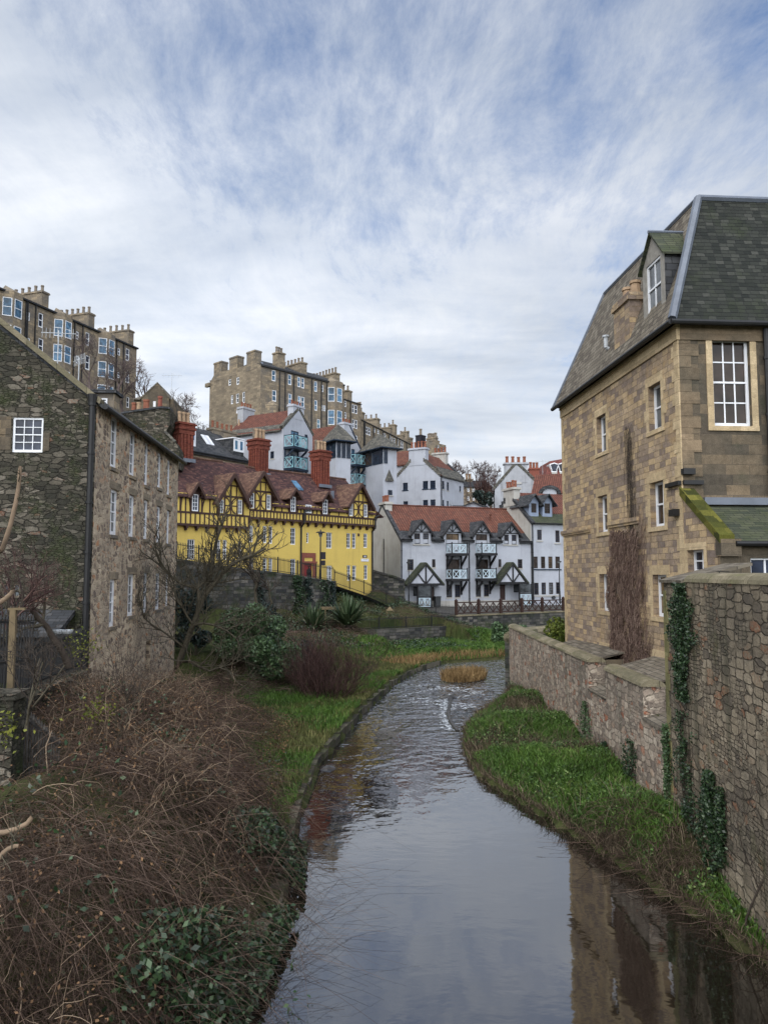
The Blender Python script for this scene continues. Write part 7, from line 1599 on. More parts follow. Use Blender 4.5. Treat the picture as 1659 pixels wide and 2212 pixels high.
# ================================================================== person at the red door
def skin_person(p, face_dir):
    t = thing('person', 'person in dark coat walking past the red door of the yellow house', 'person', p)
    me = bpy.data.meshes.new('body'); J_ = [(0, 0, .95), (0, .01, 1.2), (0, .02, 1.42), (0, .01, 1.52), (0, -.02, 1.62), (.17, .02, 1.40), (.23, .03, 1.12), (.21, -.08, .88), (-.17, .02, 1.40), (-.23, .0, 1.12), (-.22, -.05, .88), (.09, 0, .90), (.11, -.08, .50), (.11, .0, .07), (.11, -.14, .04), (-.09, 0, .90), (-.10, .04, .50), (-.10, .18, .08), (-.10, .06, .04), (0, -.03, 1.70)]
    E_ = [(0, 1), (1, 2), (2, 3), (3, 4), (2, 5), (5, 6), (6, 7), (2, 8), (8, 9), (9, 10), (0, 11), (11, 12), (12, 13), (13, 14), (0, 15), (15, 16), (16, 17), (17, 18), (4, 19)]
    RD = [.15, .14, .15, .055, .09, .075, .05, .035, .075, .05, .035, .1, .065, .045, .04, .1, .065, .045, .04, .08]
    a = math.atan2(face_dir[1], face_dir[0]) + math.pi / 2; c_, s_ = math.cos(a), math.sin(a)
    me.from_pydata([(x * c_ - y * s_, x * s_ + y * c_, z) for x, y, z in J_], E_, []); me.update(); me.materials.append(M_cloth)
    o = bpy.data.objects.new('body', me); link(o, t); m = o.modifiers.new('skin', 'SKIN'); m.use_smooth_shade = True
    for v, r_ in zip(me.skin_vertices[0].data, RD): v.radius = (r_, r_ * .8)
    me.skin_vertices[0].data[0].use_root = True
    sb_ = o.modifiers.new('sub', 'SUBSURF'); sb_.levels = 1; sb_.render_levels = 2
    f_ = Frame(p, (c_, s_)); z = float(p[2])
    b = B(); n = 10
    for k in range(5):
        r0 = .088 * math.sin(math.pi * (.22 + k * .13)); r1 = .088 * math.sin(math.pi * (.22 + (k + 1) * .13)); b.tube(f_.w(0, -.045, z + 1.55 + k * .035), f_.w(0, -.045, z + 1.585 + k * .035), max(r0, .02), max(r1, .02), n)
    b.tube(f_.w(0, -.12, z + 1.63), f_.w(0, -.15, z + 1.62), .018, .012, 6); b.build('face', M_skin, t, True)
    b = B()
    for k in range(6):
        r0 = .115 * math.cos(math.pi * .5 * k / 6 * .98); r1 = .115 * math.cos(math.pi * .5 * (k + 1) / 6 * .98); b.tube(f_.w(0, .01, z + 1.64 + .125 * math.sin(math.pi * .5 * k / 6)), f_.w(0, .01, z + 1.64 + .125 * math.sin(math.pi * .5 * (k + 1) / 6)), r0, r1, 12)
    b.build('hair', M_hair, t, True)
    b = B(); b.tube(f_.w(0, .0, z + .55), f_.w(0, 0, z + .98), .24, .19, 12); b.tube(f_.w(0, 0, z + .98), f_.w(0, .01, z + 1.36), .19, .20, 12); b.tube(f_.w(0, .01, z + 1.36), f_.w(0, .01, z + 1.47), .20, .08, 12); b.build('coat', M_cloth, t, True)
sp_ = YF.sz(668, 1245, -1.6)[0]; skin_person(on_street(sp_, -1.6, -.17), (.71, .7))
# ================================================================== plants
def strands(name, PT, r0, m, parent=None, sides=3, tip=.3, loc=None):
    """PT (N,K,3) polylines -> thin tapering canes"""
    PT = np.asarray(PT, float); N, K, _ = PT.shape
    r0 = np.broadcast_to(np.asarray(r0, float), (N,))
    d = np.gradient(PT, axis=1); d /= np.linalg.norm(d, axis=2, keepdims=True) + 1e-9
    ref = np.where(np.abs(d[..., 2:3]) > .9, np.array([1.0, 0, 0]), np.array([0, 0, 1.0]))
    a = np.cross(d, ref); a /= np.linalg.norm(a, axis=2, keepdims=True) + 1e-9; b = np.cross(d, a)
    tp = np.linspace(1, tip, K)[None, :, None, None]
    g = 2 * math.pi * np.arange(sides) / sides
    ring = PT[:, :, None, :] + (a[:, :, None, :] * np.cos(g)[None, None, :, None] + b[:, :, None, :] * np.sin(g)[None, None, :, None]) * r0[:, None, None, None] * tp
    V = ring.reshape(-1, 3)
    n_, k_, s_ = np.meshgrid(np.arange(N), np.arange(K - 1), np.arange(sides), indexing='ij')
    i0 = (n_ * K + k_) * sides + s_; i1 = (n_ * K + k_) * sides + (s_ + 1) % sides
    F_ = np.stack([i0, i1, i1 + sides, i0 + sides], -1).reshape(-1, 4)
    return npmesh(name, V, F_, m, parent, smooth=True, loc=loc)
def leaves(name, C, size, m, parent=None, up=0.3, loc=None, aspect=.62):
    C = np.asarray(C, float); N = len(C)
    size = size * rng.uniform(.6, 1.35, N)
    n = rng.normal(size=(N, 3)) + np.array([0, 0, up]); n /= np.linalg.norm(n, axis=1, keepdims=True)
    t = np.cross(n, rng.normal(size=(N, 3))); t /= np.linalg.norm(t, axis=1, keepdims=True) + 1e-9; b = np.cross(n, t)
    s = size[:, None]
    V = np.stack([C - t * s, C + b * s * aspect - n * s * .15, C + t * s, C - b * s * aspect - n * s * .15], 1).reshape(-1, 3)
    return npmesh(name, V, np.arange(N * 4).reshape(-1, 4), m, parent, loc=loc)
def blades(name, Pb, h, wd, m, parent=None, lean=.45, loc=None, droop=.25):
    """grass blades of two faces each"""
    Pb = np.asarray(Pb, float); N = len(Pb)
    h = h * rng.uniform(.5, 1.4, N); w_ = wd * rng.uniform(.7, 1.4, N)
    a = rng.uniform(0, 2 * math.pi, N); d = np.stack([np.cos(a), np.sin(a), np.zeros(N)], 1)
    la = rng.uniform(0, 2 * math.pi, N); l = np.stack([np.cos(la), np.sin(la), np.zeros(N)], 1) * (h * lean * rng.uniform(.2, 1.3, N))[:, None]
    z = np.array([0, 0, 1.0])
    m1 = Pb + z * (h * .6)[:, None] + l * .4; tp = Pb + z * (h * (1 - droop * rng.uniform(0, 1, N)))[:, None] + l
    s = d * (w_ / 2)[:, None]
    V = np.stack([Pb - s, Pb + s, m1 + s * .8, m1 - s * .8, tp + s * .12, tp - s * .12], 1).reshape(-1, 3)
    k = np.arange(N) * 6
    F_ = np.concatenate([np.stack([k, k + 1, k + 2, k + 3], 1), np.stack([k + 3, k + 2, k + 4, k + 5], 1)])
    return npmesh(name, V, F_, m, parent, loc=loc)
def grow(base, d, L, r, depth, out, wob=.22, split=(3, 5), ratio=.68, spread=.7, up=.15, droop=0.0, K=7):
    """one limb and everything that grows from it"""
    pts = [np.asarray(base, float)]; d = unit(d); sg = L / (K - 1)
    for k in range(K - 1):
        d = unit(d + rng.normal(size=3) * wob * .5 + np.array([0, 0, up * .25 - droop * .25])); pts.append(pts[-1] + d * sg)
    out.append((depth, np.array(pts), r))
    if depth <= 0: return
    for _ in range(rng.integers(split[0], split[1] + 1)):
        f = rng.uniform(.3, 1.0); k = min(int(f * (K - 1)), K - 2); q = pts[k] + (pts[k + 1] - pts[k]) * (f * (K - 1) - k)
        dd = unit(pts[k + 1] - pts[k]); side = unit(np.cross(dd, rng.normal(size=3)))
        nd = unit(dd * (1 - spread * .6) + side * spread + np.array([0, 0, up]))
        grow(q, nd, L * ratio * rng.uniform(.7, 1.15), max(r * .55 * (1.15 - .3 * f), .004), depth - 1, out, wob, split, ratio, spread, up, droop, K)
def bare_tree(label, p, h, r, depth=4, lean=(0, 0, 1), m=None, mt=None, group=None, trunk=.45, cat='tree', name='bare_tree', minr=0.0, stems=1, **kw):
    t = thing(name, label, cat, p, group); out = []
    for s_ in range(stems):
        dv = unit(np.array(lean, float) + (rng.normal(size=3) * .22 if stems > 1 else 0))
        o_ = []; grow(np.asarray(p, float) - dv * .15, dv, h * trunk, r, depth, o_, **kw); out += o_
    tr = [o for o in out if o[0] == depth]; br = [o for o in out if o[0] < depth]
    strands('trunk', np.array([o[1] for o in tr]), np.array([o[2] for o in tr]), mt or M_bark, t, 8, .6)
    strands('crown', np.array([o[1] for o in br]), np.maximum(np.array([o[2] for o in br]), minr), m or M_bark_d, t, 4, .45)
    return t
def on_ground(x, y): return np.stack([x, y, ground_h(x, y)], -1)
def scatter(n, x0, x1, y0, y1, keep):
    x = rng.uniform(x0, x1, n); y = rng.uniform(y0, y1, n); k = keep(x, y); return x[k], y[k]
def vnoise(x, y, s, seed=0.0):
    return .5 + .25 * (np.sin(x * s + seed) * np.cos(y * s * 1.3 + seed * 2) + np.sin((x + y) * s * .7 + seed * 3) + .7 * np.sin(x * s * 2.3 - y * s * 1.9 + seed))

# ------------------------------------------------------------------ grass
x, y = scatter(190000, -9, 4, 17, 52, lambda x, y: (x < xl(y) - .1) & (x > xl(y) - np.where(y < 26, .4 + 2.6 * sm(16, 26, y), 7.5)) & (x > -9.6)); n_ = vnoise(x, y, .8, 1.0)
gsel = (n_ + (xl(y) - x) * .06 + rng.uniform(-.2, .2, len(x))) > .62
tag(blades('bank_grass', on_ground(x[gsel], y[gsel]), .24, .035, M_grass, loc=(-4, 34, .5)), 'bright green grass on the left bank', 'grass', kind='stuff')
tag(blades('rough_grass', on_ground(x[~gsel], y[~gsel])[::2], .24, .030, M_grass_b, loc=(-3, 32, .5)), 'tired yellowish grass along the left bank edge', 'grass', kind='stuff')
x, y = scatter(170000, 2.5, 7.2, 11, 44, lambda x, y: (x > xr(y) - .1) & (x < wallx(y) - .0)); n_ = vnoise(x, y, 1.1, 4.0); r_ = rng.uniform(0, 1, len(x))
ed = x - xr(y)
g1_ = (n_ + .25 * (r_ - .5) > .30) & (r_ < .9) & (ed > .12); g2_ = ~g1_
tag(blades('bank_grass', on_ground(x[g1_], y[g1_]), .20, .026, M_grass, loc=(5, 22, .5), lean=.8), 'lush green grass on the right bank below the wall', 'grass', kind='stuff')
g2_ = g2_ & ((ed < .45) | (rng.uniform(0, 1, len(x)) < .4))
tag(blades('dead_weeds', on_ground(x[g2_], y[g2_])[::2], .28, .016, M_weed, loc=(5, 24, .5), lean=1.0), 'brown dead weeds among the grass of the right bank', 'weeds', kind='stuff')
x, y = scatter(40000, 2.5, 7.2, 11, 42, lambda x, y: (x < wallx(y)) & (x > xr(y) + .2) & (vnoise(x, y, 1.7, 9.0) > .5)); c_ = on_ground(x, y); c_[:, 2] += rng.uniform(.03, .26, len(x)); tag(leaves('broadleaf_weeds', c_, .04, M_weedleaf, None, .9, (5, 24, .5)), 'green broad leaved weeds among the grass of the right bank', 'weeds', kind='stuff')
x, y = scatter(26000, 2.5, 7.2, 11, 42, lambda x, y: (x < wallx(y)) & (x > xr(y) + .1) & (vnoise(x, y, 1.3, 12.0) + .25 * (y > 27) > .60)); tag(blades('tall_dead_stalks', on_ground(x, y)[::5], .5, .013, M_weed, None, .9, (5, 26, .5)), 'tall dead stalks leaning among the grass of the right bank', 'weeds', kind='stuff')
x, y = scatter(200000, -3, 26, 50, 73, lambda x, y: (y > 50) & (x < xl(y) - .1)); p_ = on_ground(x, y); edge = xl(y) - x
rd = (edge < 1.5 + 1.2 * vnoise(x, y, .9, 2)) ; rd &= rng.uniform(0, 1, len(x)) < .75
lo_ = p_[:, 2] < 1.6
tag(blades('bank_grass', p_[~rd & lo_], .30, .06, M_grass, loc=(6, 64, .6), lean=.6), 'vivid green growth on the far bank at the river bend', 'grass', kind='stuff')
tag(blades('reeds', p_[rd & lo_][::2], .55, .03, M_reed, loc=(6, 58, .4), lean=.5), 'dry orange brown reeds along the far waterline', 'reeds', kind='stuff')
# reed island
isl = thing('reed_island', 'small island of dry brown reeds in the river bend', 'island', (4.9, 47.0, 0))
a = rng.uniform(0, 2 * math.pi, 2600); rr_ = np.sqrt(rng.uniform(0, 1, 2600)); ix = 4.9 + 1.45 * rr_ * np.cos(a) + .25 * rr_ * np.sin(a); iy = 47.2 + 2.0 * rr_ * np.sin(a) + .5 * np.cos(a) * rr_
blades('reeds', np.stack([ix, iy, np.full(2600, .05)], 1), .55, .028, M_reed, isl, .5)
b = B()
for k in range(12): g0_, g1_ = 2 * math.pi * k / 12, 2 * math.pi * (k + 1) / 12; b.poly([np.array([4.9 + 1.5 * math.cos(g0_), 47.2 + 2.0 * math.sin(g0_), -.1]), np.array([4.9 + 1.5 * math.cos(g1_), 47.2 + 2.0 * math.sin(g1_), -.1]), np.array([4.9, 47.2, .16])])
b.build('mud', M_litter, isl)
# kerb of the left bank
ks_ = thing('stone_kerb', 'mossy stone kerb along the left water edge', 'kerb', (-1, 35, .2))
b = B(); yy = 13.5
while yy < 54:
    ln = rng.uniform(.7, 1.3); p, q = np.array([xl(yy), yy]), np.array([xl(yy + ln * .97), yy + ln * .97]); fr = Frame((*p, 0), q - p); z_ = .27 + rng.uniform(-.07, .06); L = np.linalg.norm(q - p); wdt = rng.uniform(.45, .8) if yy > 30 else rng.uniform(.3, .5)
    b.box(fr, 0, L, -.06 + rng.uniform(-.04, .04), wdt, -.3, z_ + .03); 
    if yy > 36 and rng.uniform() < .6: b.box(fr, 0, L, wdt + .05, wdt + rng.uniform(.3, .7), -.3, z_ + .06)
    yy += ln
b.build('stones', M_cobble, ks_)
# rocks in the river
def rock(label, p, sx, sy, sz):
    b = B(); n = 9; rings = []
    for j in range(5):
        ph = math.pi * .5 * j / 4
        rings.append([np.array([p[0] + sx * math.cos(ph) * math.cos(2 * math.pi * k / n) * rng.uniform(.8, 1.2), p[1] + sy * math.cos(ph) * math.sin(2 * math.pi * k / n) * rng.uniform(.8, 1.2), -.1 + (sz + .1) * math.sin(ph) * rng.uniform(.85, 1.1)]) for k in range(n)])
    pts = [q for r_ in rings for q in r_]; fs = [(j * n + k, j * n + (k + 1) % n, (j + 1) * n + (k + 1) % n, (j + 1) * n + k) for j in range(4) for k in range(n)]
    b.add(pts, fs); o = b.build('river_rock', M_wetstone, loc=(p[0], p[1], 0)); tag(o, label, 'rock', 'small stones in the shallows' if label.startswith('small dark stone') else 'rocks in the river')
for lab, U, V, sx, sy, sz in (('dark wet rock near the right wall end of the river', 1168, 1483, .55, .5, .18), ('small dark rock just upstream of the reed island edge', 932, 1485, .35, .4, .14), ('flat dark rock at the head of the white water line', 968, 1507, .55, .5, .16), ('low wet rock beside the green tip of the right bank', 1018, 1535, .4, .5, .12), ('brown wet stone at the left edge where the bramble meets the river', 648, 1838, .16, .2, .2), ('pale wet stone at the broken kerb of the left bank', 705, 1660, .4, .3, .1)):
    rock(lab, at_z(U, V, 0), sx, sy, sz)
for k in range(9):
    U, V = (905, 940, 985, 1010, 1040, 1062, 1075, 925, 1000)[k], (1490, 1520, 1475, 1500, 1462, 1495, 1452, 1470, 1448)[k]; p = at_z(U, V, 0); sx = rng.uniform(.12, .26)
    rock('small dark stone just breaking the surface of the far shallows', p, sx, sx * .8, rng.uniform(.05, .1))
wv_ = thing('weir_sill', 'thin line of white water spilling over a low stone sill', 'weir', at_z(965, 1540, 0))
pw_ = [at_z(U, V, .03) for U, V in ((974, 1499), (968, 1508), (963, 1525), (961, 1540), (965, 1556), (972, 1568), (980, 1578))]
n = 240; k = rng.integers(0, 6, n); f = rng.uniform(0, 1, n)[:, None]; pa = np.array(pw_); c_ = pa[k] * (1 - f) + pa[k + 1] * f + np.stack([-np.abs(rng.normal(size=n)) * .16, rng.normal(size=n) * .05, 0 * f[:, 0]], 1)
n = 1300; c2 = np.stack([rng.uniform(1.0, 5.4, n), rng.uniform(36, 44.5, n), np.full(n, .03)], 1); c2 = c2[(vnoise(c2[:, 0], c2[:, 1], 1.6, 2.0) > .57) & (c2[:, 0] > xl(c2[:, 1]) + .4)]; c_ = np.concatenate([c_, c2])
sz_ = rng.uniform(.015, .065, len(c_)); a_ = rng.uniform(-.5, .5, len(c_)); t_ = np.stack([np.cos(a_), np.sin(a_), 0 * a_], 1) * sz_[:, None] * 1.6; b_ = np.stack([-np.sin(a_), np.cos(a_), 0 * a_], 1) * sz_[:, None] * .8
V = np.stack([c_ - t_, c_ - b_, c_ + t_, c_ + b_], 1).reshape(-1, 3); tag(npmesh('white_water', V, np.arange(len(c_) * 4).reshape(-1, 4), M_foam, wv_), kind='stuff')
b = B()
for p, q in zip(pw_[:-1], pw_[1:]): b.tube(p + np.array([.16, 0, -.08]), q + np.array([.16, 0, -.08]), .12, .12, 6)
b.build('sill', M_wetstone, wv_)

gz_ = lambda x, y: float(ground_h(np.array(x), np.array(y)))
# ------------------------------------------------------------------ bramble thicket on the near left bank
def canes(n, x0, x1, y0, y1, keep, Lr, K=11, flow=None, upv=.8, grav=1.15):
    x, y = scatter(n, x0, x1, y0, y1, keep); N = len(x); root = on_ground(x, y)
    ang = (flow(x, y) if flow is not None else rng.uniform(0, 2 * math.pi, N)) + rng.normal(size=N) * .8
    L = rng.uniform(*Lr, N); el = rng.uniform(.55, 1.35, N) * upv
    dx = np.cos(ang) * np.cos(el) * L; dy = np.sin(ang) * np.cos(el) * L; dz = np.sin(el) * L
    u = np.linspace(0, 1, K)[None, :]
    gz = grav * L[:, None] * u ** 2.1
    wob = np.cumsum(np.cumsum(rng.normal(size=(N, K, 3)) * .045, axis=1), axis=1) * L[:, None, None] * .42
    PT = np.stack([root[:, 0:1] + dx[:, None] * u, root[:, 1:2] + dy[:, None] * u, root[:, 2:3] + dz[:, None] * u - gz], -1) + wob * u[..., None]
    gr = ground_h(PT[..., 0], PT[..., 1])
    PT[..., 2] = np.maximum(PT[..., 2], np.maximum(gr, .05) + .02 + .10 * rng.uniform(0, 1, (N, 1)))
    return PT
lk = lambda x, y: ~((x < -6.0) & (y > 13) & (y < 17.4)) & (x < xl(y) - .35 - .9 * sm(18, 30, y)) & (x > -9.3 + 1.5 * sm(24, 18, y) * 0)
edgek = lambda x, y: (x < xl(y) - .2) & (x > xl(y) - 2.4)
fl_ = lambda x, y: -.25 - .95 * sm(16, 11, y) * 1.0 + .5 * np.sin(x * .9 + y * .5) + .5 * np.sin(y * .6 - 1)
th = thing('bramble_thicket', 'tangled leafless bramble thicket covering the near left bank', 'thicket', (-5.5, 14, 1.5))
A_ = canes(10000, -9.5, -2, 4.2, 32, lambda x, y: lk(x, y) & (x < xl(y) - .35 - 2.3 * sm(18, 27, y)), (1.1, 2.7), flow=fl_)
tag(strands('canes', A_, rng.uniform(.003, .007, len(A_)), M_bramble, th), kind='stuff')
A_ = canes(20000, -9.5, -2, 4.2, 31, lambda x, y: lk(x, y) & (x < xl(y) - .35 - 2.3 * sm(18, 27, y)), (.45, 1.2), K=7)
tag(strands('twigs', A_, rng.uniform(.002, .004, len(A_)), M_bramble, th), kind='stuff')
x, y = scatter(15000, -9.5, -1.6, 4.2, 27, lambda x, y: lk(x, y) & (rng.uniform(0, 1, len(x)) < np.clip(vnoise(x, y, 1.5, 2.2) * 1.7 - .75, .02, 1)))
A_ = canes(7000, -8, -2.2, 4.2, 13, lambda x, y: (x < xl(y) - .3), (.9, 2.2), flow=lambda x, y: -1.2 + .5 * np.sin(x * 1.3 + y), upv=.75, grav=1.25); tag(strands('hanging_canes', A_, rng.uniform(.0022, .0055, len(A_)), M_bramble, th), kind='stuff')
A_ = canes(70000, -9.5, -2, 4.2, 31, lambda x, y: lk(x, y) & (x < xl(y) - .35 - 2.3 * sm(18, 27, y)), (.16, .5), K=4); A_[..., 2] += rng.uniform(0, .45, (len(A_), 1)); tag(strands('fine_twigs', A_, rng.uniform(.0018, .0032, len(A_)), M_bramble, th), kind='stuff')
x2, y2 = scatter(24000, -9.5, -1.8, 4.2, 30, lk); c2 = on_ground(x2, y2); c2[:, 2] += rng.uniform(.02, .8, len(x2)); tag(leaves('dead_leaves', c2, .03, M_deadleaf, th, .3), kind='stuff')
c_ = on_ground(x, y); c_[:, 2] += rng.uniform(.05, .75, len(x))
tag(leaves('ivy', c_, .05, M_ivy, th, .6), kind='stuff')
out = []
for _ in range(150):
    y = rng.uniform(6, 29); x = rng.uniform(-9.3, xl(y) - .6 - 2.6 * sm(17, 26, y)); z = gz_(x, y)
    if x < -6 and 12.5 < y < 18: continue
    for q in range(rng.integers(2, 4)): grow((x + rng.normal() * .15, y + rng.normal() * .15, z - .1), (rng.normal() * .5 + .1, rng.normal() * .5 - .1, 1), rng.uniform(.7, 1.35), rng.uniform(.008, .017), 2, out, .34, (3, 5), .72, .75, .0, .25)
tag(strands('branches', np.array([o[1] for o in out]), np.array([max(o[2], .003) for o in out]), M_bramble_l, th, 4, .5), kind='stuff')
# dark ivy hanging over the water edge
x, y = scatter(28000, -4.2, -1.2, 8, 18.0, lambda x, y: (x < xl(y) + .42) & (x > xl(y) - 1.1)); zt = 1.3 + .35 * np.sin(y * 1.3); zz = .12 + (zt - .12) * rng.uniform(0, 1, len(x)) * np.clip((xl(y) + .45 - x) / .8, .1, 1)
sel = vnoise(y, zz, 1.4, .7) > .34
iv = thing('ivy_curtain', 'dark ivy hanging over the left bank into the water', 'ivy', (-2.2, 14, .5)); tag(leaves('leaves', np.stack([x, y, zz + .02], 1)[sel], .055, M_ivy, iv, .1), kind='stuff')
A_ = canes(260, -3.4, -1.8, 8.5, 20, lambda x, y: (x < xl(y) - .1) & (x > xl(y) - .9), (.3, .8), flow=lambda x, y: 0 * x + .1, upv=.6, grav=.9); strands('stems', A_, .006, M_bark_d, iv)
# long twigs reaching over the water, bottom centre
tw = thing('overhanging_twigs', 'thin bare twigs reaching out over the water at the lower centre', 'twigs', (-2.6, 10.5, .8)); out = []
for k in range(9): grow((-2.75 + .1 * rng.uniform(), 9.4 + k * .32, .6 + rng.uniform(0, .6)), (1, rng.uniform(-.5, .3), .25), rng.uniform(.9, 1.7), .008, 2, out, .2, (2, 4), .5, .6, 0, .25)
strands('twigs', np.array([o[1] for o in out]), np.array([max(o[2], .0035) for o in out]), M_bark_d, tw, 4)
pts = np.concatenate([o[1] for o in out if o[0] < 2]); pts = pts[rng.uniform(0, 1, len(pts)) < .35]; leaves('leaves', pts + rng.normal(size=pts.shape) * .03, .035, M_ivy, tw)
# yellow green sprigs
for lab, U, V, d, n, r_ in (('yellow green sprig by the railing near the corner of the mill', 172, 1395, 23.5, 260, .55), ('yellow green sprig low in the bramble thicket', 208, 1532, 16, 120, .32), ('yellow leafed sprig at the left edge below the iron bars', 12, 1575, 13.5, 90, .3), ('yellow green sprig beside the trunk of the leaning tree', 365, 1490, 31, 200, .7)):
    p = at_d(U, V, d); sp_ = thing('leafy_sprig', lab, 'shrub', p); leaves('leaves', p + rng.normal(size=(n, 3)) * r_ * np.array([.6, .4, .45]), .04, M_yellowleaf, sp_, .5)
    o_ = []; grow(p - np.array([0, 0, .6]), (0, 0, 1), 1.0, .012, 1, o_, split=(4, 6)); strands('stems', np.array([o[1] for o in o_]), np.array([o[2] for o in o_]), M_bark_d, sp_)

# ------------------------------------------------------------------ shrubs and trees of the left bank
def bush(label, p, sx, sy, sz, n, size, m, name='bush', group=None, twigs=None, lumps=14, z0=.35):
    t = thing(name, label, 'bush', p, group); p = np.asarray(p, float)
    cs = rng.uniform(-1, 1, (lumps, 3)) * np.array([sx, sy, sz * .5]) * .68 + np.array([0, 0, sz * .55]); rr_ = rng.uniform(.30, .52, lumps) * min(sx, sy, sz * .8)
    k = rng.integers(0, lumps, n); d = rng.normal(size=(n, 3)); d /= np.linalg.norm(d, axis=1, keepdims=True)
    c = cs[k] + d * (rr_[k] * rng.uniform(.55, 1.05, n) ** .5)[:, None]; c = c[c[:, 2] > .05]
    leaves('foliage', p + c, size, m, t, .5)
    o_ = []
    for _ in range(twigs or 7): grow(p, rng.normal(size=3) * .55 + np.array([0, 0, 1]), sz * .8, .03, 2, o_, split=(2, 4))
    strands('stems', np.array([o[1] for o in o_]), np.array([max(o[2], .006) for o in o_]), M_bark, t, 4)
    return t
gz = lambda x, y: float(ground_h(np.array(x), np.array(y)))
def G3p(x, y): return np.array([x, y, gz(x, y)])
bush('glossy green laurel bush in front of the retaining wall on the left bank', G3p(-7.4, 42.5), 2.2, 1.7, 3.3, 9500, .085, M_laurel)
bush('lower green laurel mass spilling down toward the bank grass', G3p(-5.8, 40), 1.5, 1.5, 2.4, 6000, .08, M_laurel)
bush('dark evergreen bush right of the laurel', G3p(-6.9, 46.5), 1.2, 1.2, 3.3, 4800, .075, M_darkleaf)
bush('dark bush in the shade beside the purple twigs', G3p(-4.4, 42), .8, .9, 2.4, 3000, .07, M_darkleaf)
bush('dark shadowed shrubs against the end of the mill', G3p(-10.6, 43), 1.3, 1.6, 3.8, 4200, .09, M_darkleaf)
bush('green bush at the foot of the quay wall behind the low river wall', at_d(1110, 1372, 62) * np.array([1, 1, 0]) + np.array([0, 0, .6]), 2.0, 1.4, 1.7, 3800, .10, M_laurel)
bush('golden green shrub against the far corner of the stone house', G3p(9.3, 39.5), 1.2, 1.2, 1.55, 3200, .075, M_goldbush)
bush('brownish green scrub between the curved wall and the golden shrub', G3p(10, 45.5), 1.6, 1.2, .9, 1500, .08, M_weed)
# purple dogwood
pb = thing('twiggy_bush', 'dense purple brown twiggy bush on the left bank by the river', 'bush', G3p(-2.6, 37.2)); out = []
for _ in range(190):
    a = rng.uniform(0, 6.283); q = math.sqrt(rng.uniform()); bp = (-2.75 + 1.15 * q * math.cos(a), 37.4 + 1.4 * q * math.sin(a), .45)
    grow(bp, (math.cos(a) * q * .75 + rng.normal() * .25, math.sin(a) * q * .6 + rng.normal() * .2, 1), rng.uniform(.8, 2.5) * (1.1 - .3 * q) * (1 + .25 * math.sin(a * 3 + 1)), .014, 2, out, .30, (3, 5), .62, .5, .3)
tag(strands('stems', np.array([o[1] for o in out]), np.array([max(o[2], .007) for o in out]), M_purple, pb), kind='stuff')
# red brown scrub and mixed weeds on the garden bank
for lab, x0, x1, y0, y1, n, L_, m in (('tangled brown stems at the foot of the long mill wall', -10.2, -6.2, 27, 39, 3600, (.7, 1.9), M_bramble), ('brown scrub on the garden bank below the retaining wall', -9, 1, 50, 62, 3200, (.4, 1.3), M_creeper), ('dark brown scrub on the slope below the iron railing', -3, 8, 62, 74, 3600, (.5, 1.2), M_weed), ('tangle of dead stems behind the laurel', -9, -3.5, 37, 46, 1500, (1.0, 2.4), M_bramble), ('brown stems beside the water edge near the bend', -2, 3, 40, 50, 900, (.4, .9), M_weed)):
    A_ = canes(n, x0, x1, y0, y1, lambda x, y: (x < xl(y) - .5), L_, K=7, grav=.8); o = strands('scrub', A_, rng.uniform(.006, .014, len(A_)), m, loc=(x0, y0, 1)); tag(o, lab, 'scrub', kind='stuff')
x, y = scatter(30000, -8, 8, 52, 72, lambda x, y: (x < xl(y) - 5) & (vnoise(x, y, .7, 5) > .45)); c_ = on_ground(x, y); c_[:, 2] += rng.uniform(.02, .45, len(x)); tag(leaves('ground_cover', c_, .07, M_ivy, None, .8, (0, 60, 2)), 'dark evergreen ground cover on the garden slope', 'ground cover', kind='stuff')
# ivy strips on the retaining wall
for k, (U, wd_) in enumerate(((648, .9), (665, .7), (703, 1.0), (718, .8), (640, .5), (560, .8))):
    s = YF.sz(U, 1290, -5.6)[0]; zt = float(street_z(s)) ; n = 520; pz = rng.uniform(zt - 3.6, zt + .1, n); ps = s + rng.normal(size=n) * wd_ * .26 + .15 * np.sin(pz * 3); c_ = np.array([YF.w(a_, -5.6 - rng.uniform(.02, .2), b_) for a_, b_ in zip(ps, pz)])
    t = thing('climbing_ivy', ('dark ivy strip hanging down the retaining wall, ' + ['second from the right bush', 'below the red door', 'just right of the lamp post', 'at the wall end', 'left of the red door', 'behind the small bare tree'][k]), 'ivy', YF.w(s, -5.7, zt - 2)); leaves('foliage', c_, .09, M_darkleaf if k % 2 else M_ivy, t, .2)
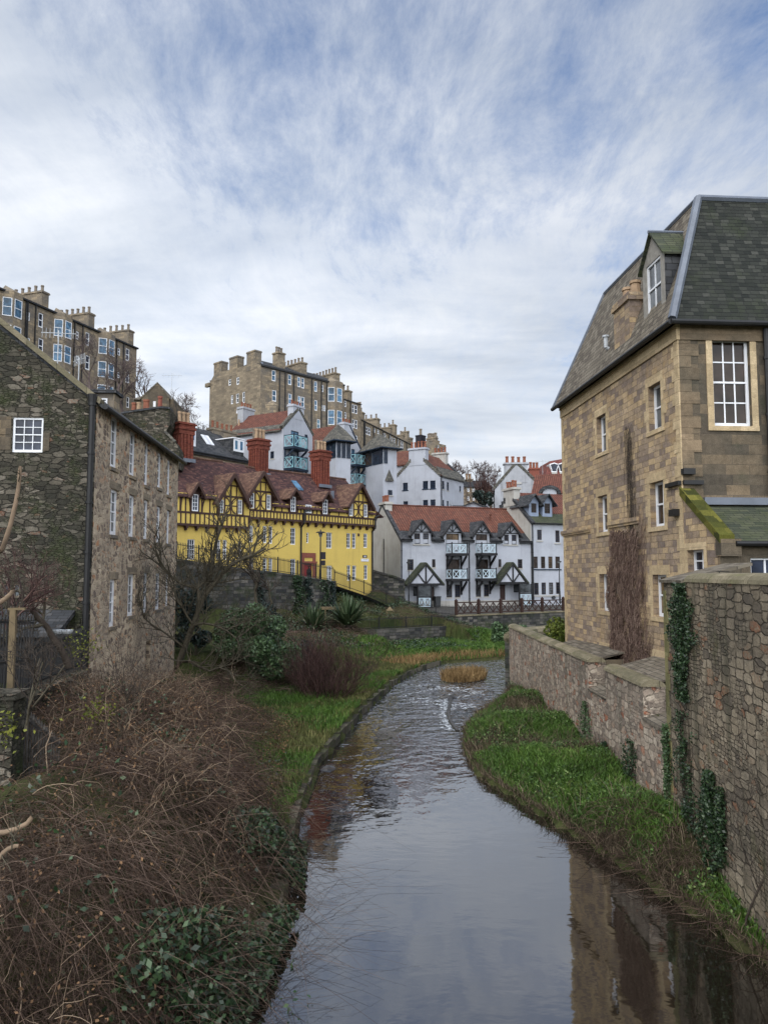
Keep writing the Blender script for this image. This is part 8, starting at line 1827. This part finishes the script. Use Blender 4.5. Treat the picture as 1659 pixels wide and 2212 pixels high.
# spiky plants
def spiky(label, p, n, L, spread, group):
    t = thing('spiky_plant', label, 'plant', p, group); K = 7; a = rng.uniform(0, 2 * math.pi, n); el = rng.uniform(.35, 1.5, n); LL_ = L * rng.uniform(.7, 1.15, n); u = np.linspace(0, 1, K)[None, :]
    x = (np.cos(a) * np.cos(el) * LL_)[:, None] * u; y = (np.sin(a) * np.cos(el) * LL_)[:, None] * u; z = (np.sin(el) * LL_)[:, None] * u - (.30 * LL_ * np.cos(el))[:, None] * u ** 2.5
    C_ = np.stack([x, y, z], -1) + p + np.stack([np.cos(a), np.sin(a), 0 * a], 1)[:, None, :] * .18 * spread
    sd_ = np.stack([-np.sin(a), np.cos(a), 0 * a], 1)[:, None, :] * (.075 * np.sin(np.linspace(.35, math.pi, K)) + .004)[None, :, None]
    V = np.stack([C_ - sd_, C_ + sd_], 2).reshape(-1, 3); n_, k_ = np.meshgrid(np.arange(n), np.arange(K - 1), indexing='ij'); i0 = (n_ * K + k_) * 2
    npmesh('leaves', V, np.stack([i0, i0 + 1, i0 + 3, i0 + 2], -1).reshape(-1, 4), M_phorm, t)
    b = B(); b.tube(p - np.array([0, 0, .3]), p + np.array([0, 0, .5]), .22, .12); b.build('stem', M_bark_d, t)
p = at_d(676, 1350, 57.5); p[2] = gz(p[0], p[1]) if abs(gz(p[0], p[1]) - p[2]) < .8 else p[2]
spiky('left spiky sword-leaved plant, darker and smaller, left of the log store', p, 150, 2.1, 1, 'sword-leaved plants in the garden')
p = at_d(752, 1350, 58.5); spiky('right spiky sword-leaved plant, wider with pale drooping leaves', p, 260, 2.3, 1.6, 'sword-leaved plants in the garden')

# big leaning tree beside the mill
bt_ = thing('bare_tree', 'leaning bare tree with twisted grey green trunk at the far end of the mill', 'tree', G3p(-9.3, 33.5)); out = []
tp = [at_d(U, V, d) for U, V, d in ((362, 1478, 33.5), (388, 1430, 33.4), (408, 1375, 33.3), (425, 1330, 33.2), (441, 1290, 33.1), (455, 1262, 33))]
lim = [[at_d(*q) for q in L_] for L_ in (((425, 1330, 33.2), (430, 1300, 33), (428, 1270, 32.9), (395, 1262, 32.8), (370, 1245, 32.7), (350, 1225, 32.6), (338, 1195, 32.6)), ((441, 1290, 33.1), (462, 1262, 33), (480, 1240, 33), (500, 1220, 33.1), (520, 1208, 33.2), (545, 1200, 33.2), (575, 1185, 33.2)),
                                          ((441, 1290, 33.1), (452, 1255, 33.3), (458, 1225, 33.4), (463, 1190, 33.4), (470, 1160, 33.5), (480, 1135, 33.5), (488, 1110, 33.5)), ((408, 1375, 33.3), (420, 1350, 33), (440, 1346, 32.8), (462, 1350, 32.6), (490, 1362, 32.5), (512, 1380, 32.4), (520, 1400, 32.4)),
                                          ((388, 1430, 33.4), (410, 1428, 33), (430, 1440, 32.6), (455, 1450, 32.3), (475, 1442, 32), (495, 1450, 31.8), (510, 1470, 31.8)), ((418, 1350, 33.2), (404, 1330, 33), (395, 1312, 32.8), (384, 1300, 32.7), (378, 1280, 32.6), (376, 1260, 32.6), (368, 1240, 32.5)),
                                          ((400, 1400, 33.3), (375, 1380, 33), (350, 1362, 32.6), (330, 1350, 32.3), (312, 1335, 32), (305, 1310, 32), (300, 1280, 32)), ((428, 1270, 32.9), (436, 1262, 33), (446, 1256, 33), (455, 1262, 33), (462, 1268, 33), (470, 1240, 33), (478, 1215, 33)))]
strands('trunk', np.array([tp]), np.array([.16]), M_bark, bt_, 10, .45)
lr = [.10, .12, .11, .07, .07, .06, .05, .06]
br_ = []
for L_, r_ in zip(lim, lr):
    br_.append((3, np.array(L_), r_))
    for _ in range(19):
        k = rng.integers(1, 6); dd = unit(L_[k + 1] - L_[k]); grow(L_[k], dd * .5 + rng.normal(size=3) * .55 + np.array([0, 0, .45]), rng.uniform(.7, 1.9), r_ * .38, 2, br_, .3, (2, 4), .6, .7, .25)
strands('crown', np.array([o[1] for o in br_]), np.array([max(o[2], .006) for o in br_]), M_bark, bt_, 5, .4)
bare_tree('small bare tree in front of the dark retaining wall and yellow wall', at_d(556, 1330, 50), 6.4, .12, 4, (-.05, 0, 1), M_bark_d, M_bark, trunk=.42, minr=.012, split=(3, 5), spread=.75)
bare_tree('thin bare sapling left of the lamp post before the yellow wall', at_d(590, 1310, 54), 4.2, .07, 3, (.1, 0, 1), M_bark_d, M_bark, trunk=.5, minr=.012)
bare_tree('bare mossy tree in front of the dark mossy gable', at_d(150, 1430, 21.5), 5.0, .11, 4, (-.02, 0, 1), M_bark, M_bark_d, trunk=.40, minr=.006, split=(3, 5), spread=.9, wob=.4, up=.05)
bare_tree('reddish bare shrub at the left edge before the gable', at_d(20, 1400, 20), 4.2, .05, 4, (0, 0, 1), M_purple, M_bark_d, trunk=.4, minr=.005, stems=3)
# saplings on the hill in front of the left terrace
for lab, U, V, d, h in (('thin bare tree before the right part of the hilltop terrace', 268, 870, 84, 9), ('thin bare tree before the middle of the hilltop terrace', 195, 850, 80, 9.5), ('tall bare tree rising from the roof line before the end of the hilltop terrace', 250, 850, 82, 8.5)): bare_tree(lab, at_d(U, V + 30, d), h, .16, 4, (.05, 0, 1), M_bark_far, M_bark_far, 'bare trees on the left hilltop', minr=.02)
for lab, U, V, d, h, dp in (('bare tree whose twigs show past the end of the hilltop terrace', 318, 900, 112, 11, 4), ('pale bare tree behind the small stone gable', 380, 960, 105, 9.5, 5), ('wide bare tree against the sky left of the centre tenement', 430, 985, 108, 9.5, 5)): bare_tree(lab, at_d(U, V, d), h, .2, dp, (0, 0, 1), M_bark_far, M_bark_far, 'bare trees against the sky', minr=.022, split=(3, 4))
for lab, U, V, d, h, dp in (('wide bare tree right of the stepped gable', 990, 1065, 150, 8.5, 5), ('pale slim birch in the gap between the white gables', 1030, 1080, 150, 9.5, 5), ('bare tree right of the birch', 1056, 1080, 155, 8.5, 5)): bare_tree(lab, at_d(U, V, d), h, .2, dp, (0, 0, 1), M_bark_far, M_bark_far, 'bare trees in the far gap', minr=.03, split=(3, 4))
o_ = []
rp = at_d(1052, 1100, 125); rt = thing('twiggy_tree', 'red brown twiggy tree in front of the far stone house', 'tree', rp); o_ = []
for _ in range(60): grow(rp + rng.normal(size=3) * np.array([1.0, .6, 0]), rng.normal(size=3) * .3 + np.array([0, 0, 1]), rng.uniform(2.5, 4.8), .05, 1, o_, split=(4, 7), spread=.4, up=.5)
strands('crown', np.array([o[1] for o in o_]), np.array([max(o[2], .03) for o in o_]), M_purple, rt, 3, .5)
bush('dark green shrub in the gap below the red brown tree', at_d(1042, 1092, 120), 1.7, 1.4, 2.2, 1300, .2, M_darkleaf)

# ------------------------------------------------------------------ climbers on the right
dc = thing('dead_creeper', 'dead brown creeper covering the wall between the windows of the stone house', 'creeper', LF.w((SF + SN) / 2, -.1, 4)); N_ = 3600; K = 8
u0 = rng.uniform(0, 1, N_); zt_, zb_ = LF.p('z5', 350, 1560)[1], LF.p('z5', 400, 2160)[1]
def cs_(z):   # left and right edge of the creeper at height z
    return np.interp(z, [zb_, (zb_ + zt_) / 2, zt_, zt_ + 2.2], [LF.p('z5', 300, 2100)[0], LF.p('z5', 290, 1850)[0], LF.p('z5', 295, 1560)[0], LF.p('z5', 370, 1300)[0]]), np.interp(z, [zb_, (zb_ + zt_) / 2, zt_, zt_ + 2.2], [LF.p('z5', 463, 2150)[0], LF.p('z5', 425, 1850)[0], LF.p('z5', 415, 1560)[0], LF.p('z5', 385, 1300)[0]])
zs = zb_ + (zt_ - zb_) * rng.uniform(-.02, 1.0, N_) ** 1.0; a0, a1 = cs_(zs); s_ = a0 + (a1 - a0) * u0 + rng.normal(size=N_) * .10 + .16 * np.sin(zs * 2.3) * (2 * u0 - 1) + .1 * np.sin(zs * 5.1 + 1)
ok_ = vnoise(s_ * 2.5, zs * 1.2, 2.0, 3.3) > .26; zs, s_ = zs[ok_], s_[ok_]; N_ = len(zs)
L = rng.uniform(.25, .7, N_); uu = np.linspace(0, 1, K)[None, :]; sx = s_[:, None] + np.cumsum(rng.normal(size=(N_, K)) * .035, axis=1); tz = -.03 - rng.uniform(0, .10, N_)[:, None] - .08 * np.sin(uu * 3); zz = zs[:, None] - L[:, None] * uu + np.cumsum(rng.normal(size=(N_, K)) * .012, axis=1)
PT = LF.o + LF.ex * sx[..., None] + LF.ey * tz[..., None] + np.array([0, 0, 1.0]) * zz[..., None]
tag(strands('stems', PT, rng.uniform(.006, .013, N_), M_creeper, dc), kind='stuff')
N_ = 420; zs = zb_ + (zt_ + .4 - zb_) * rng.uniform(.1, 1.0, N_); a0, a1 = cs_(zs); sgn = rng.integers(0, 2, N_); s_ = np.where(sgn, a0 - np.abs(rng.normal(size=N_)) * .28, a1 + np.abs(rng.normal(size=N_)) * .28); PT = LF.o + LF.ex * (s_[:, None] + np.cumsum(rng.normal(size=(N_, K)) * .03, axis=1) - (2 * sgn - 1)[:, None] * -.2 * uu)[..., None] + LF.ey * (-.025) + np.array([0, 0, 1.0]) * (zs[:, None] - .55 * uu)[..., None]
tag(strands('side_runners', PT, .0055, M_creeper, dc), kind='stuff')
N_ = 260; zs = zt_ + rng.uniform(-.3, 3.6, N_); s0_ = LF.p('z5', 372, 1300)[0] + rng.normal(size=N_) * .22; PT = LF.o + LF.ex * (s0_[:, None] + np.cumsum(rng.normal(size=(N_, K)) * .02, axis=1))[..., None] + LF.ey * (-.02) + np.array([0, 0, 1.0]) * (zs[:, None] - .9 * uu)[..., None]
strands('runners', PT, .005, M_bark_d, dc)
def ivy(label, fr, poly, n, size, m=M_ivy, dens=.9, dep=.14):
    """ivy leaves on a wall inside a band given as (z, s0, s1) rows"""
    rows = np.array(sorted(poly)); z = rng.uniform(rows[0, 0], rows[-1, 0], n); a0 = np.interp(z, rows[:, 0], rows[:, 1]); a1 = np.interp(z, rows[:, 0], rows[:, 2]); u = rng.beta(1.3, 1.3, n); s = (a0 + a1) / 2 + (a1 - a0) * (u - .5) * (1.05 + .45 * np.sin(z * 3.7 + rows[0, 1]) + .3 * np.sin(z * 9.1)) + rng.normal(size=n) * .05
    k = vnoise(s * 2, z, 2.6, 1.7) > (1 - dens); s, z = s[k], z[k]
    c = fr.o + fr.ex * s[:, None] + fr.ey * (-.02 - rng.uniform(0, dep, len(s)))[:, None] + np.array([0, 0, 1.0]) * z[:, None]
    t = thing('climbing_ivy', label, 'ivy', fr.w(float(rows[0, 1]), 0, float(rows[0, 0]))); tag(leaves('foliage', c, size, m, t, .2), kind='stuff'); 
    PT = []
    for q in range(14):
        zz = np.linspace(rows[0, 0], rows[-1, 0], 8); uq = rng.uniform(.1, .9); sq = np.interp(zz, rows[:, 0], rows[:, 1]) * (1 - uq) + np.interp(zz, rows[:, 0], rows[:, 2]) * uq + rng.normal(size=8) * .04; PT.append(fr.o + fr.ex * sq[:, None] + fr.ey * -.015 + np.array([0, 0, 1.0]) * zz[:, None])
    strands('stems', np.array(PT), .008, M_bark_d, t)
def rows_(fr, c, pts):
    o = []
    for x0, x1, y in pts:
        a, b_ = fr.p(c, x0, y), fr.p(c, x1, y); o.append(((a[1] + b_[1]) / 2, a[0], b_[0]))
    return o
ivy('dense green ivy band hanging from the top of the tall right wall', HWF, rows_(HWF, 'b5', ((600, 830, 1320), (610, 850, 1500), (640, 830, 1800), (650, 830, 2100))) + rows_(HWF, 'b6', ((380, 480, 120), (400, 460, 260), (425, 465, 360))), 5200, .034, dens=.97)
ivy('thinner dark ivy streak in the middle of the tall right wall', HWF, rows_(HWF, 'b6', ((420, 470, 430), (390, 530, 600), (390, 530, 850), (440, 520, 1200), (480, 520, 1380))), 3000, .030, dens=.56)
ivy('thick ivy mass on the lower part of the tall right wall', HWF, rows_(HWF, 'b6', ((600, 640, 820), (570, 650, 1050), (545, 715, 1250), (560, 710, 1450), (590, 690, 1640))), 4800, .036, dens=.8)
ivy('narrow ivy column at the right of the lower ivy mass', HWF, rows_(HWF, 'b6', ((685, 700, 930), (680, 715, 1100), (690, 712, 1330))), 1100, .032, dens=.9)
ivy('narrow ivy column at the corner where low and tall walls meet', HWF, [(r[0], max(r[1], .02), max(r[2], .2)) for r in rows_(HWF, 'b6', ((270, 300, 480), (255, 305, 700), (240, 300, 900), (215, 290, 1000)))], 1500, .032, M_laurel, .9)
for k, (x, y0, y1, lab) in enumerate(((610, 700, 960, 'light green ivy on the far end of the low wall'), (715, 800, 1100, 'yellow green ivy below the first notch of the low wall'), (820, 1010, 1200, 'thin ivy trail on the middle of the low wall'), (950, 1000, 1230, 'dark ivy trail below the second notch of the low wall'), (880, 1130, 1250, 'short ivy trail near the foot of the low wall'))):
    xx = [340, 715, 820, 950, 880][k]; ivy(lab, LWF, rows_(LWF, 'z6', ((xx - 14, xx + 12, y0), (xx - 28, xx + 28, (y0 + y1) / 2), (xx - 20, xx + 22, y1))), 900, .035, M_laurel if k in (0, 1) else M_ivy, .75)
# hanging bramble at the foot of the tall wall and saplings
A_ = canes(1500, 4.8, 7, 11, 19.5, lambda x, y: (x > xr(y) + .0) & (x < wallx(y) - .05), (.5, 1.3), K=8, flow=lambda x, y: 0 * x + math.pi, grav=1.1); tag(strands('dead_bramble', A_, rng.uniform(.004, .008, len(A_)), M_bramble, loc=(6, 15, .3)), 'dead bramble stems trailing from the foot of the tall right wall to the water', 'bramble', kind='stuff')
bare_tree('thin dark sapling growing against the tall right wall', HWF.w(5.2, -.18, .3), 2.9, .022, 3, (0, .05, 1), M_bark_d, M_bark_d, trunk=.6, minr=.004, cat='sapling', name='sapling')
bare_tree('second thin sapling near the right edge of the tall wall', HWF.w(6.6, -.2, .2), 2.2, .016, 2, (0, -.05, 1), M_bark_d, M_bark_d, trunk=.6, minr=.004, cat='sapling', name='sapling')
for nm, U, V, d in (('moss', 0, 0, 0),): pass

# ------------------------------------------------------------------ left foreground: yard wall, railings, posts
w0, w1_ = np.array([-9.75, 25.6]), np.array([-8.6, 15.5]); YW = Frame((*w1_, 0), w0 - w1_); yL = float(np.linalg.norm(w0 - w1_))
yw = thing('yard_wall', 'mossy rubble yard wall below the old iron railing at the left', 'wall', (*w1_, 1))
b = B(); b.box(YW, 0, yL - .2, 0, .5, .2, 3.15); b.build('masonry', M_gable_l, yw); b = B(); b.box(YW, -.05, yL - .2, -.08, .58, 3.153, 3.3); b.build('coping', M_gable_l, yw)
railing('old black iron railing on the yard wall leading to the mill corner', [YW.w(0, .25, 3.3), YW.w(yL - .25, .25, 3.3)], 1.3, M_iron, .12, .022, .12)
yw2 = thing('yard_wall', 'green stained stone pier at the left edge', 'wall', at_d(5, 1700, 13.5)); q = at_d(27, 1590, 14.2); FP = Frame((q[0], q[1], 0), (1, .1)); b = B(); b.box(FP, -2.6, 0, 0, .6, .8, at_d(27, 1512, 14.2)[2]); b.build('masonry', M_gable_l, yw2); b = B(); zc = at_d(27, 1512, 14.2)[2]; b.box(FP, -2.6, .08, -.06, .66, zc + .003, zc + .12); b.build('coping', M_gable_l, yw2)
r0, r1 = at_d(28, 1655, 14.6), at_d(125, 1725, 16.5); railing('leaning grey iron bars descending from the stone pier into the brambles', [r0, r1], 1.25, M_oldiron, .115, .03, .1, low=.5)
r0, r1 = at_d(-40, 1450, 15.5), at_d(70, 1440, 17.5); railing('black iron railing at the left edge above the stone pier', [r0, r1], 1.15, M_iron, .12, .022, .1, low=.9)
pp = at_d(26, 1425, 16); ps = thing('wooden_post', 'weathered wooden post with spiked cross bar at the left edge', 'post', pp - np.array([0, 0, 1.0])); FP = Frame(pp, (1, .1)); z_ = float(pp[2]); zt = at_d(26, 1318, 16)[2]
b = B(); b.box(FP, -.06, .06, -.05, .05, z_ - 1.2, zt); b.build('post', M_wood, ps); b = B(); b.box(FP, -.1, .24, -.05, .05, zt + .002, zt + .05); b.build('cross_bar', M_wood, ps)
b = B()
for k in range(5): b.tube(FP.w(-.05 + k * .06, 0, zt + .04), FP.w(-.05 + k * .065, 0, zt + .18), .006, .004, 5)
tag(b.build('spikes', M_iron, ps), kind='stuff')
for k, (U, lab) in enumerate(((128, 'left white bowl on the railing before the gable'), (146, 'right white bowl on the railing before the gable'))):
    p = at_d(U, 1370, 21.5); b = B(); n = 12; pr = [(.03, 0), (.11, .02), (.15, .07), (.17, .12), (.14, .12), (.05, .05)]
    pts = [p + np.array([r_ * math.cos(2 * math.pi * i / n), r_ * math.sin(2 * math.pi * i / n), z]) for r_, z in pr for i in range(n)]; b.add(pts, [(j * n + i, j * n + (i + 1) % n, (j + 1) * n + (i + 1) % n, (j + 1) * n + i) for j in range(5) for i in range(n)]); tag(b.build('bowl', M_alu, loc=p), lab, 'bowl', 'white bowls on the railing')
# cut branches leaning in at the left edge
for lab, pl, r_, m in (('curved pale cut trunk leaning in at the left edge before the gable', ((-8, 1212, 12), (10, 1180, 12), (26, 1130, 12), (36, 1080, 12), (41, 1040, 12), (44, 1000, 12)), .042, M_deadwood), ('cut branch with orange broken end at the left edge', ((-10, 1306, 11), (4, 1300, 11), (14, 1294, 11), (22, 1284, 11), (27, 1276, 11), (30, 1270, 11)), .04, M_deadwood),
                       ('forked pale branch sticking in at the left edge above the brambles', ((-10, 1797, 7), (15, 1794, 7), (40, 1789, 7), (62, 1780, 7), (75, 1767, 7), (83, 1755, 7)), .026, M_deadwood), ('short pale cut branch below the forked branch at the left edge', ((-10, 1852, 6.6), (5, 1847, 6.6), (15, 1842, 6.6), (26, 1835, 6.6), (36, 1829, 6.6), (42, 1826, 6.6)), .024, M_deadwood)):
    PT = np.array([[at_d(*q) for q in pl]]); o_ = []
    for q in range(5): k_ = rng.integers(1, 5); grow(PT[0, k_], unit(PT[0, k_ + 1] - PT[0, k_]) * .4 + rng.normal(size=3) * .6 + np.array([0, 0, .3]), r_ * rng.uniform(4, 9), r_ * .25, 1, o_, .4)
    t = thing('cut_branch', lab, 'branch', PT[0, 0]); strands('limb', PT + np.cumsum(rng.normal(size=PT.shape) * .012, axis=1), r_, m, t, 8, .7); tag(strands('twigs', np.array([q[1] for q in o_]), np.array([q[2] for q in o_]), M_bark, t, 4), kind='stuff')
# twigs rising in front of the left wall
for k in (0, 1, 2, 4, 6):
    U, V, d = ((60, 1500, 14), (250, 1560, 17), (330, 1560, 24), (150, 1540, 15.5), (300, 1520, 21), (110, 1480, 18), (400, 1530, 28))[k]; lab = ('bare twiggy shrub in front of the iron bars', 'bare shrub with long thin twigs below the mill corner', 'bare shrub below the narrow mill door', 'bare shrub between the iron bars and the mill corner', 'bare shrub in front of the two nearest mill windows', 'bare shrub in front of the yard railing', 'bare shrub at the foot of the leaning tree')[k]
    p = at_d(U, V + 60, d); bare_tree(lab, p, 2.4, .022, 3, (.1, 0, 1), M_bark_d, M_bark, trunk=.55, minr=.003, stems=3, cat='shrub', name='bare_shrub', spread=.8)
# aerials
def aerial(label, p, h, n, L, dirx):
    t = thing('tv_aerial', label, 'aerial', p); b = B(); b.tube(p, p + np.array([0, 0, h]), .025, .025, 6); b.build('mast', M_alu, t); b = B(); q = p + np.array([0, 0, h * .92]); dx = np.array([dirx[0], dirx[1], .05]); b.tube(q - dx * L / 2, q + dx * L / 2, .018, .018, 5); sd_ = np.array([0, 0, 1.0])
    for k in range(n): c = q - dx * L / 2 + dx * L * (k + .3) / n; b.tube(c - sd_ * .22, c + sd_ * .22, .010, .010, 4)
    b.build('antenna', M_alu, t)
aerial('bristling tv aerial on the near slope of the mill roof', at_d(125, 790, 33), 1.6, 9, 1.5, (.9, .3)); aerial('tv aerial on a pale mast behind the mill skew', at_d(170, 832, 32), 1.2, 8, 1.4, (-.6, .6)); aerial('thin tv aerial on the turret of the small grey gable', at_d(371, 868, 77), 3.0, 4, 2.0, (1, .2)); aerial('tv aerial beside the red pots at upper right', at_d(1172, 1040, 116), 3.4, 6, 2.6, (.9, .2))
